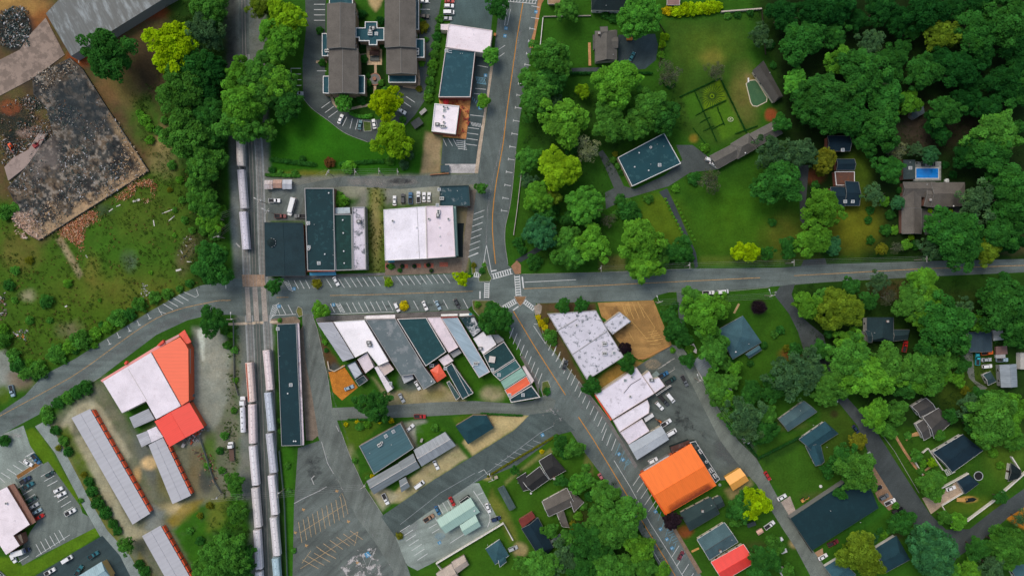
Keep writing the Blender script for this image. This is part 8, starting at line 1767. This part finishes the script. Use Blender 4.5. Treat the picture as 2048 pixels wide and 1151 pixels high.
# small yard things
bin_(2003,700,5, c8(150,110,100), 'rust-pink skip of junk in the cluttered yard',2.6,1.9); bin_(2001,712,2, c8(206,206,206), 'white skip below the rust-pink one',2.2,.8); bin_(843,880,70, c8(196,190,184), 'pale bin on the gravel between two lower block roofs',.8,.5); bin_(1311,749,40, c8(140,160,156), 'grey-green dumpster at the corner of the asphalt yard',1.6,1.1); bin_(366,890,65, c8(206,200,196), 'small white bin south of the red market gable',.9,.6); bin_(1503,1048,20, c8(44,56,60), 'dark trough on the grass west of the tiny shed',2.0,.9); bin_(992,954,20, c8(206,190,166), 'pale bin on the grass above the dark mobile home',.8,.6)
def tank(x, y, r, h, c, lb):
 X, Y = W(x, y, h); m = MB(); m.tube((0,0,0),(0,0, h * .8), r, n=18); m.tube((0,0, h * .8),(0,0, h), r, r * .3, n=18); m.tube((0,0, h),(0,0, h + .15), r * .25, n=10); o = m.build('storage_tank', plain(c, .5), None, (X, Y, 0)); tag(o, lb, 'tank')
tank(381,791,1.1,2.2, c8(110,112,114), 'dark round tank beside the orange market wall'); tank(1642,972,.7,.6, c8(216,216,212), 'small white round tank on the lower lawn'); tank(1895,361,1.0,1.2, c8(200,204,200), 'pale round tank east of the pool deck'); tank(1062,986,.5,.8, c8(206,206,204), 'small white tank below the nearly black roof'); tank(1440,969,.7,.8, c8(130,150,140), 'grey-green tank beside the yellow shed')
# ------------------------------------------------------------------ trees and shrubs: x y radius kind
TREES = """220 110 47 d|346 98 47 y|362 182 44 m|408 62 34 g|425 14 36 m|392 140 34 d|378 272 45 m|412 240 28 d|414 329 36 m|424 298 26 d|396 380 24 m|412 410 28 m|424 442 24 l|400 350 20 d|386 302 22 m|426 531 36 d|426 80 24 g|428 140 28 n|412 178 30 n|426 225 30 d|404 212 22 d|440 268 20 d|418 290 26 d
573 38 36 u|560 80 36 l|522 14 24 t|545 110 26 m|525 150 36 m|480 150 28 l|552 166 34 l|486 211 42 l|518 192 34 m|478 250 36 m|572 210 30 d|535 262 20 m|505 252 24 l|575 178 24 m|688 206 17 v|773 207 31 y|786 281 36 u
995 16 21 d|982 112 17 v|967 202 13 l|1134 18 24 m|1098 116 36 m|1120 132 24 m|1076 180 36 m|1063 210 26 m|1096 166 30 d|1108 203 16 g|1165 182 14 u|1231 170 43 l|1221 248 34 m|1126 244 44 l|1278 35 40 v|1300 215 34 m|1326 236 30 d|1275 250 26 m|1336 148 24 s|1430 142 18 s|1599 86 37 f|1591 166 25 v|1607 202 28 d|1562 246 17 f|1520 72 22 g|1565 30 28 n
1612 76 28 f|1666 70 26 d|1662 16 38 n|1622 26 30 n|1741 88 26 g|1725 148 48 f|1777 126 34 d|1678 126 28 l|1650 195 46 d|1691 228 40 f|1650 232 36 d|1767 200 36 f|1814 207 24 l|1756 254 38 f|1730 283 24 d|1842 147 34 f|1881 66 33 t|1822 62 18 f|1848 26 38 n|1806 97 16 d|1949 66 40 f|2008 38 46 f|2026 84 34 n|1918 140 34 n|1940 162 22 n|2008 168 34 n|2032 184 34 f|1888 224 30 f|1866 246 20 n|1986 268 42 m|1941 282 15 d|2038 254 14 d|1902 20 24 n|1960 10 30 n|1795 40 26 n|1760 18 30 n|1712 40 22 n|1880 120 26 n|1960 110 26 n|1930 200 24 n|1975 215 26 n|2040 130 30 n
1777 337 26 f|1790 300 20 w|1978 307 40 f|2012 370 42 f|2027 416 38 d|1950 402 34 g|1648 320 24 o|1610 312 24 g|1644 416 36 l|1624 478 34 l|1664 492 18 b|1746 388 20 g|1795 406 14 b|1902 464 46 f|1920 500 36 d|1973 497 28 t|1996 464 34 d|2018 482 24 n|1862 497 24 g|1793 496 12 s|1811 490 11 l|1763 498 12 o|1756 564 20 g|1842 562 26 l|1816 584 20 m|1700 574 18 d|2008 578 28 d|1880 270 18 n|1930 310 26 n|1830 300 14 g|1860 310 18 b
1555 366 43 f|1542 308 34 g|1588 306 32 g|1281 480 40 l|1286 526 34 l|1312 514 24 m|1362 500 24 d|1334 505 20 d|1420 362 22 s|1479 504 17 y|1502 504 17 y|1534 505 14 d|1579 494 20 d
1170 411 37 v|1118 338 38 u|1060 318 24 m|1076 396 28 l|1098 396 20 t|1056 360 16 g|1081 464 33 b|1063 458 16 b|1090 437 22 d|1136 479 26 m|1139 510 28 m|1186 489 34 l|1172 298 26 w|1140 435 16 d|1216 440 14 s|1145 290 18 d
923 556 14 y|962 376 11 m|549 572 15 d|641 619 16 l|426 641 25 d|990 636 30 d|1126 611 14 d|1162 610 14 d|1183 771 17 d|1254 726 17 d|1250 697 13 p|749 810 31 d
1403 626 38 l|1412 662 24 m|1384 602 24 m|1436 612 24 l|1429 703 27 m|1338 632 16 d|1352 656 20 d|1367 675 16 d|1469 737 14 l|1450 729 12 m|1432 779 24 m|1450 797 18 l|1426 757 18 m|1578 752 40 g|1560 762 26 d|1607 738 34 g|1487 826 34 g|1534 830 18 m|1492 857 26 g|1526 863 24 d|1488 803 22 d|1517 614 13 p
1676 619 40 t|1613 609 26 l|1820 606 32 m|1850 596 26 l|1777 594 16 s|1881 650 50 f|1855 630 32 l|1902 668 34 f|1924 622 24 g|1957 648 18 l|2008 609 46 d|2034 645 34 f|1988 596 28 d|2028 672 22 f|1700 688 30 l|1699 716 40 m|1730 752 42 l|1776 728 36 m|1784 748 26 l|1660 762 32 m|1652 787 24 m|1616 736 32 g|1680 779 20 m|1855 734 40 m|1845 758 32 l|1808 770 24 d|1872 750 24 l|1923 730 16 d|1915 758 14 l|1748 829 26 l|1791 822 22 m|1939 810 24 g|1978 828 44 m|1970 855 32 m|2008 842 30 l|2022 815 26 l|2000 804 24 m|1778 861 15 m
1715 880 17 o|1712 938 36 m|1686 916 28 d|1704 957 22 m|1861 967 25 m|1867 984 17 l|1832 911 12 m|1863 924 9 u|2001 994 13 d|1808 1041 21 d|1717 1096 34 t|1738 1126 26 t|1692 1112 22 t|1861 1094 44 b|1840 1078 26 b|1871 1128 34 b|1939 1140 24 l|1902 1143 17 m|2001 1087 28 m|2018 1112 24 m|1981 1128 26 g|2040 1035 14 g|1915 1041 16 l|1889 1034 14 m|2027 1078 22 m|1955 1095 22 d
1481 1013 26 d|1508 1006 29 y|1523 1112 24 d|1547 1091 20 m|1518 1138 22 d|1344 1040 17 p|1208 990 28 m|1247 1028 38 m|1221 1060 34 m|1247 1066 24 l|1278 1094 28 l|1216 1132 32 m|1250 1132 24 m|1291 1132 22 m|1325 1144 17 l|1182 1085 32 d|1147 896 18 m|1157 966 20 v|1100 1060 15 m|1084 1130 32 m|1126 1114 30 g|1165 1132 28 d|1120 882 14 d|1061 1139 22 m
470 963 18 m|474 982 13 m|476 1023 19 m|460 1101 36 m|487 1112 24 d|434 1125 30 m|482 1137 24 d|405 1138 20 m|449 1080 22 m|253 1090 16 m|412 1145 14 m|1340 668 13 d|1375 720 14 d|1462 760 16 m|1505 780 20 d|1545 780 22 d|1455 830 16 m|1470 856 14 d|1590 700 14 d|1640 600 20 m|1735 600 18 d|1640 700 20 d|1660 655 16 d|1900 720 16 m|1955 790 16 d|1990 870 22 m|2030 880 18 m|1945 850 18 d|1900 830 14 d|1880 870 10 m|1790 1050 16 d|1655 940 14 d|1680 985 12 d|1470 1040 12 m|1545 1120 18 d|1575 1140 14 m|1030 940 9 d|1122 960 12 d|1175 960 16 m|1192 1035 20 m|1160 1060 18 d|1135 1075 16 m|1040 1125 14 m"""
SHRUBS = """290 240 12 l|10 423 18 m|30 415 11 m|137 566 10 l|78 739 20 m|115 708 20 m|140 692 15 l|164 679 21 m|193 666 13 l|216 655 13 l|237 635 20 m|261 627 14 d|281 609 16 m|310 595 14 m|336 587 12 m|39 731 17 d|52 744 15 m|29 710 14 m|10 679 17 m|6 658 13 l|94 603 15 d|190 690 8 l|128 720 9 m|205 650 8 d|60 725 9 l|360 578 8 m|380 566 9 d|72 752 9 d|152 700 8 d
300 280 10 l|318 262 10 m|280 228 9 l|300 255 9 l|345 330 10 m|404 425 10 l|410 460 12 m|430 470 12 m|445 420 10 l|440 455 10 o|400 500 11 m|446 500 10 m|330 240 9 m
880 38 9 m|877 56 9 m|874 74 10 d|871 92 10 m|868 110 10 m|866 128 11 l|863 146 10 m|861 164 11 m|859 182 10 m|857 196 10 l|847 55 12 o|844 127 7 l|806 240 8 m|842 44 8 m|723 30 11 n|726 88 10 n|762 42 10 n|728 118 9 d|768 62 9 n|700 205 9 d|722 196 10 d|737 166 7 m|763 166 7 m|737 152 6 d|640 62 8 d|645 126 8 d|720 70 8 d|766 92 7 d|852 80 6 m|838 178 7 o|700 170 6 d|738 180 7 n|770 180 7 m|726 205 7 d|835 62 7 m
1335 22 11 Y|1352 22 14 y|1368 20 14 y|1384 19 14 y|1400 18 14 y|1416 16 14 y|1432 15 13 y|1325 88 8 u|1330 74 9 u|1322 110 8 l|1455 32 8 m|1475 30 8 d|1500 26 8 d|1540 90 10 n|1546 130 8 d|1226 38 10 d|1210 30 9 d
660 325 11 r|698 334 14 l|681 402 16 l|677 392 10 m|780 322 10 m|808 330 10 g|820 310 9 g|560 346 7 m|590 346 7 m|545 340 8 d|605 318 7 d
634 567 10 o|777 566 9 u|808 611 10 Y|1076 634 6 Y|1083 645 8 Y|1090 655 7 Y|1100 671 14 m|1092 640 7 o|1108 684 8 m|964 541 7 d|968 530 5 m|955 608 7 l|1094 782 8 d|948 530 6 o|800 540 5 d|783 533 7 m
650 683 6 l|653 700 5 d|1255 423 22 d|1270 430 14 d|1296 397 11 m|1351 377 9 l|1388 358 14 d|1409 296 10 l|1544 444 9 d|1240 400 12 d|1255 405 9 m|1037 484 12 d|1068 522 17 d|1044 500 10 d|1123 440 10 d|1110 420 10 d|1195 440 10 d|1230 430 9 m|1340 522 10 d|1380 516 9 d|1236 332 7 m|1242 345 6 d|1226 320 7 m|1230 308 6 o
1331 398 3 l|1334 405 3 l|1337 412 3 l|1340 419 3 l|1344 427 3 l|1348 434 3 l|1352 441 3 l|1356 449 3 l|1360 457 3 l|1364 464 3 l|1367 471 3 l|1350 402 3 l|1354 410 3 l|1358 418 3 l|1362 426 3 l|1366 434 3 l|1370 442 3 l|1374 449 3 l|1378 456 3 l|1381 463 3 l|1385 471 3 l|1389 480 3 l
94 822 13 m|97 837 13 m|117 804 13 d|136 794 14 m|154 783 14 d|172 774 16 d|112 860 11 d|128 881 11 m|137 902 10 d|179 963 11 d|185 981 12 d|197 1005 14 d|212 1024 13 d|227 1045 11 d|235 1060 10 d|279 1127 11 d|290 1141 12 d|10 880 13 d|162 1000 6 m|118 895 7 o|168 948 7 o|40 1090 5 d
1380 697 10 l|1420 745 8 m|1345 700 6 l|1350 610 8 d|1328 618 8 m|1345 645 9 m|1360 690 8 m|1444 700 9 d|1460 720 8 d|1500 726 7 d|1527 690 8 d|1560 660 10 d|1548 668 9 m|1572 696 8 o|1500 850 12 m|1545 850 10 d|1470 840 12 d
1157 1031 10 l|1084 902 5 Y|799 1070 8 o|744 952 5 Y|736 954 6 m|710 920 6 m|720 852 9 m|735 848 8 l|870 855 9 m|885 870 8 d|692 848 5 Y|715 842 5 Y|760 842 5 Y|783 840 6 Y|1113 900 10 m|1130 905 12 d|1172 935 10 m|1178 960 9 l|1140 1000 9 m|1180 990 12 d|1190 1020 14 d|1165 1010 10 m|1145 1050 10 o|1150 1090 12 d
1767 1068 9 l|1746 1076 11 b|1790 1010 8 m|1760 1060 8 d|1840 940 8 m|1846 926 8 l|1660 940 8 d|1640 1000 7 d|1769 403 11 l|1788 460 10 l|1860 421 5 u|1901 421 5 u|1822 474 6 u|1780 430 11 d|1770 460 12 d|1740 420 9 d|1740 480 9 d|1830 490 10 d|1700 360 8 m|1630 370 9 d|1640 345 9 o|1736 440 8 d|1900 380 9 d|1800 380 8 d|1890 330 8 n|1905 350 9 n|1770 845 9 d|1815 870 8 m|1950 900 9 l|1985 905 10 l|2000 930 9 l|2024 890 12 l|2030 860 12 l|1930 780 10 o|1950 790 9 m|1990 790 9 m|1925 700 9 d|1930 655 9 d|2012 760 6 o|1940 690 7 d|2036 690 7 d|1990 680 6 m
350 470 5 l|200 600 4 l|302 545 5 l|60 520 9 o|32 540 10 m|20 570 12 d|100 640 7 m|60 640 9 m|30 600 7 m|350 420 6 m|365 400 8 m|370 440 8 m|385 460 8 m|380 340 9 m|360 360 8 l|340 380 6 o
450 870 9 m|440 900 8 d|415 930 7 m|444 940 8 m|420 1010 8 o|400 1030 7 o|380 1060 8 m|400 1080 10 d|560 640 5 m|560 700 5 m|562 760 5 d|565 860 8 m|560 840 6 m|575 930 7 m|578 980 6 m|588 1100 6 m|470 700 8 m|472 760 6 l|468 820 7 m|380 700 6 o|455 690 9 m|450 660 10 m|462 670 7 l"""
for k, txt in enumerate((TREES, SHRUBS)):
 for row in txt.replace('\n', '|').split('|'):
  x, y, r, c = row.split(); plant(float(x), float(y), float(r), c, bool(k))
# loose ground cover of the field and the woods
def cover_plants(name, lb, shape, n, c, smin, smax, seed, per=8, leaf=.16):
 q = np.random.default_rng(seed); x0, y0, x1, y1 = bbox(shape, 0)
 X = q.uniform(x0, x1, n * 3); Y = q.uniform(y0, y1, n * 3); ok = (cover(X, Y, shape, 8) > q.random(n * 3)) & (fbm(X, Y, 26, seed) > .35 + .25 * q.random(n * 3))
 X = X[ok][:n]; Y = Y[ok][:n]; s = smin + (smax - smin) * q.random(len(X)) ** 2
 C = [(*W(a, b), .3 * r) for a, b, r in zip(X, Y, s)]
 me = leaf_mesh(name, C, s, per, leaf, seed, q.random(len(C)), up=.6)
 tag(link(name, me, None, (0, 0, 0), 0, None, c), lb, 'undergrowth', kind='stuff')
cover_plants('weeds', 'rough green weeds over the western field',[(0,400),(80,490),(290,345),(400,330),(440,560),(330,590),(60,740),(0,690)],1500,(.055,.10,.018),.2,.9,61)
cover_plants('weeds', 'dry yellowish weeds over the western field',[(0,400),(80,490),(290,345),(400,330),(440,560),(330,590),(60,740),(0,690)],700,(.14,.13,.035),.15,.6,62)
cover_plants('undergrowth', 'green undergrowth beside the western rail trees',[(335,0),(455,0),(448,560),(385,560),(380,420),(300,330),(260,200),(300,160)],1700,(.04,.085,.016),.3,1.3,63)
cover_plants('undergrowth', 'deep green undergrowth in the north-east woods',[(1480,0),(2048,0),(2048,520),(1960,380),(1740,300),(1600,260),(1540,120)],2200,(.016,.045,.012),.4,1.8,64)
cover_plants('undergrowth', 'dark undergrowth of the wooded eastern gardens',[(1590,570),(2048,550),(2048,700),(1920,800),(1800,900),(1700,790),(1610,740)],1300,(.022,.060,.014),.4,1.5,65)
cover_plants('undergrowth', 'dark undergrowth of the roadside grove',[(1045,210),(1200,170),(1350,160),(1380,240),(1240,330),(1200,440),(1230,530),(1060,530),(1050,400)],1300,(.026,.070,.016),.3,1.3,66)
cover_plants('undergrowth', 'dark undergrowth below the southern street trees',[(1060,1100),(1160,1000),(1220,960),(1330,1100),(1330,1151),(1050,1151)],700,(.022,.060,.014),.4,1.4,67)
cover_plants('undergrowth', 'green undergrowth in the bottom rail thicket',[(395,1090),(460,990),(500,1000),(500,1160),(395,1160)],500,(.035,.085,.016),.3,1.1,68)
cover_plants('weeds', 'weeds along the railway verge',[(460,650),(478,650),(480,900),(470,1000),(445,1000),(455,760)],300,(.05,.10,.018),.2,.6,69)
cover_plants('weeds', 'grass tufts on the overgrown back lot',[(735,375),(772,375),(770,545),(736,545)],260,(.075,.095,.02),.15,.45,70)

# ------------------------------------------------------------------ labels
LAND += [('the blue swimming pool',1854,346),('the green covered pool',1512,186),('the formal garden',1420,215),('the flat teal roofed house',1298,318),('the long bent roofed house',1490,290),('the grey gabled house',1210,90),('the turning court',1275,105),('the yellow clipped hedge',1385,20),('the orange terrace',905,240),('the teal strip shop',915,150),('the large white shop',935,78),('the west condominium block',684,100),('the east condominium block',802,80),('the curved car park',690,255),('the cross-shaped teal roof',741,68),('the condominium lawn',640,290),
 ('the upper railway',490,70),('the standing hopper cars',484,400),('the long metal warehouse',220,40),('the dark rubble slab',170,300),('the western field',230,500),('the scrap by the field edge',370,510),('the field track',20,720),('the main street bays',300,630),('the black depot',570,500),('the long teal shop roof',640,460),('the two white roofs',840,465),('the back alley',750,355),('the small teal roof',910,392),('the crossing',1010,575),('the paved plaza',845,533),('the northern bays',700,565),('the southern bays',735,615),('the brilliant white shop roof',725,680),('the dark grey shop roof',800,700),('the striped shop roofs',1030,765),('the orange dirt yard',690,765),('the rail crossing',510,600),
 ('the long narrow warehouse',580,770),('the western train',505,900),('the eastern train',545,1000),('the worn car park',660,1050),('the blue-teal office',772,897),('the grey workshop',785,955),('the white-ridged gable',870,900),('the tan gravel yard',980,870),('the mint green clinic',917,1030),('the small teal house',995,1100),('the stepped beige house',900,1130),('the black roofed bungalow',1080,945),('the brown-grey bungalow',1125,1010),('the navy bungalow',1075,1075),('the southern street trees',1240,1090),('the diagonal street bays',1060,710),('the big white stained roof',1160,680),('the brown gravel car park',1270,640),('the red-edged white roof',1250,785),('the asphalt yard',1400,850),('the pale grey roof',1295,885),('the orange hall',1357,957),('the yellow shed',1474,958),('the charcoal house',1405,1025),('the slate grey house',1435,1080),('the bright red roof',1465,1125),
 ('the hip roofed blue-grey house',1480,675),('the ribbed carport',1405,735),('the lane mouth',1565,590),('the slate blue cottage',1597,830),('the L-shaped blue house',1640,885),('the navy flat roof',1670,1030),('the bottom dark teal house',1785,1108),('the bottom blue-grey house',1680,1140),('the gravel parking strip',1765,980),('the navy lattice house',1915,905),('the zigzag gabled house',1860,840),('the dormered slate house',1770,658),('the cluttered yard',1985,710),('the silver barn',2017,750),('the tan walled drive',1890,995),('the trampoline',1957,951),('the right edge wall',2030,965),('the curved lane',1960,1065),('the brick pool house',1865,390),('the south brick wing',1824,442),('the navy court house',1695,350),('the big oval lawn',1708,450),('the large front lawn',1480,430),('the narrow lawn drive',1365,450),('the small round lawn',1318,440),('the dark path',1075,500),('the low stone wall',1035,410),('the north street',1045,200),('the tall lawn',1140,80),('the woodland clearing',1890,255),('the patio roof in the woods',1838,218),('the top edge of the woods',1850,20),('the pale woodland tree',1741,88),('the upper right corner',2020,30),('the right edge woods',2010,250),('the dark woods gap',1970,130),('the top of the woods lawn',1600,60),
 ('the market white roof',280,760),('the orange market wing',350,730),('the red market gable',358,848),('the gravel lot',425,730),('the longest storage row',220,930),('the middle storage row',340,950),('the short storage row',330,1110),('the white clinic roof',20,1030),('the clinic car park',105,1000),('the western drive',200,1000),('the pale blue roof',190,1140),('the grass strip lot',30,900),('the flatbed truck',462,903),('the bottom rail thicket',450,1110)]
for p in PLANTS:
 s = p['r']
 if p['shrub']:
  p['look'] = ('%s %s shrub' % ('tiny' if s < 5 else 'small' if s < 9 else 'large' if s > 14 else 'rounded', p['word']))
  p['o']['category'] = 'shrub'; p['o']['group'] = 'garden and roadside shrubs'
 else:
  p['look'] = ('%s %s tree' % ('small' if s < 18 else 'medium' if s < 30 else 'large' if s < 42 else 'very large', p['word'])).strip()
  p['o']['category'] = 'tree'; p['o']['group'] = 'trees of the town'
single_out(PLANTS, 'tree', None)
single_out([c for c in CARS if not c['fixed']], 'car', None)

# ------------------------------------------------------------------ light and camera
w = bpy.data.worlds.new('World'); scene.world = w; w.use_nodes = True
nt = w.node_tree; bg = nt.nodes['Background']; sky = nt.nodes.new('ShaderNodeTexSky'); sky.sky_type = 'NISHITA'; sky.sun_disc = False
EL, AZ = R(56), R(318)
sky.sun_elevation = EL; sky.sun_rotation = AZ; sky.air_density = 1.6; sky.dust_density = 4.0; sky.ozone_density = .6
nt.links.new(sky.outputs[0], bg.inputs['Color']); bg.inputs['Strength'].default_value = .15
sun = bpy.data.lights.new('sun', 'SUN'); sun.energy = 1.3; sun.angle = R(24); sun.color = (1.0, .96, .90)
so = bpy.data.objects.new('sun', sun); col.objects.link(so)
d = Vector((math.sin(AZ) * math.cos(EL), math.cos(AZ) * math.cos(EL), math.sin(EL)))
so.rotation_euler = (-d).to_track_quat('-Z', 'Y').to_euler()
cam = bpy.data.cameras.new('camera'); co = bpy.data.objects.new('camera', cam); col.objects.link(co)
co.location = (0, 0, H); cam.sensor_fit = 'HORIZONTAL'; cam.sensor_width = 36.0
cam.lens = 36.0 * H / (2048 * S); cam.clip_start = 1; cam.clip_end = 12000
scene.camera = co
vs = scene.view_settings; vs.view_transform = 'Standard'; vs.look = 'None'; vs.gamma = 1; vs.exposure = -0.2
scene.cycles.max_bounces = 6; scene.cycles.diffuse_bounces = 3; scene.cycles.transparent_max_bounces = 24
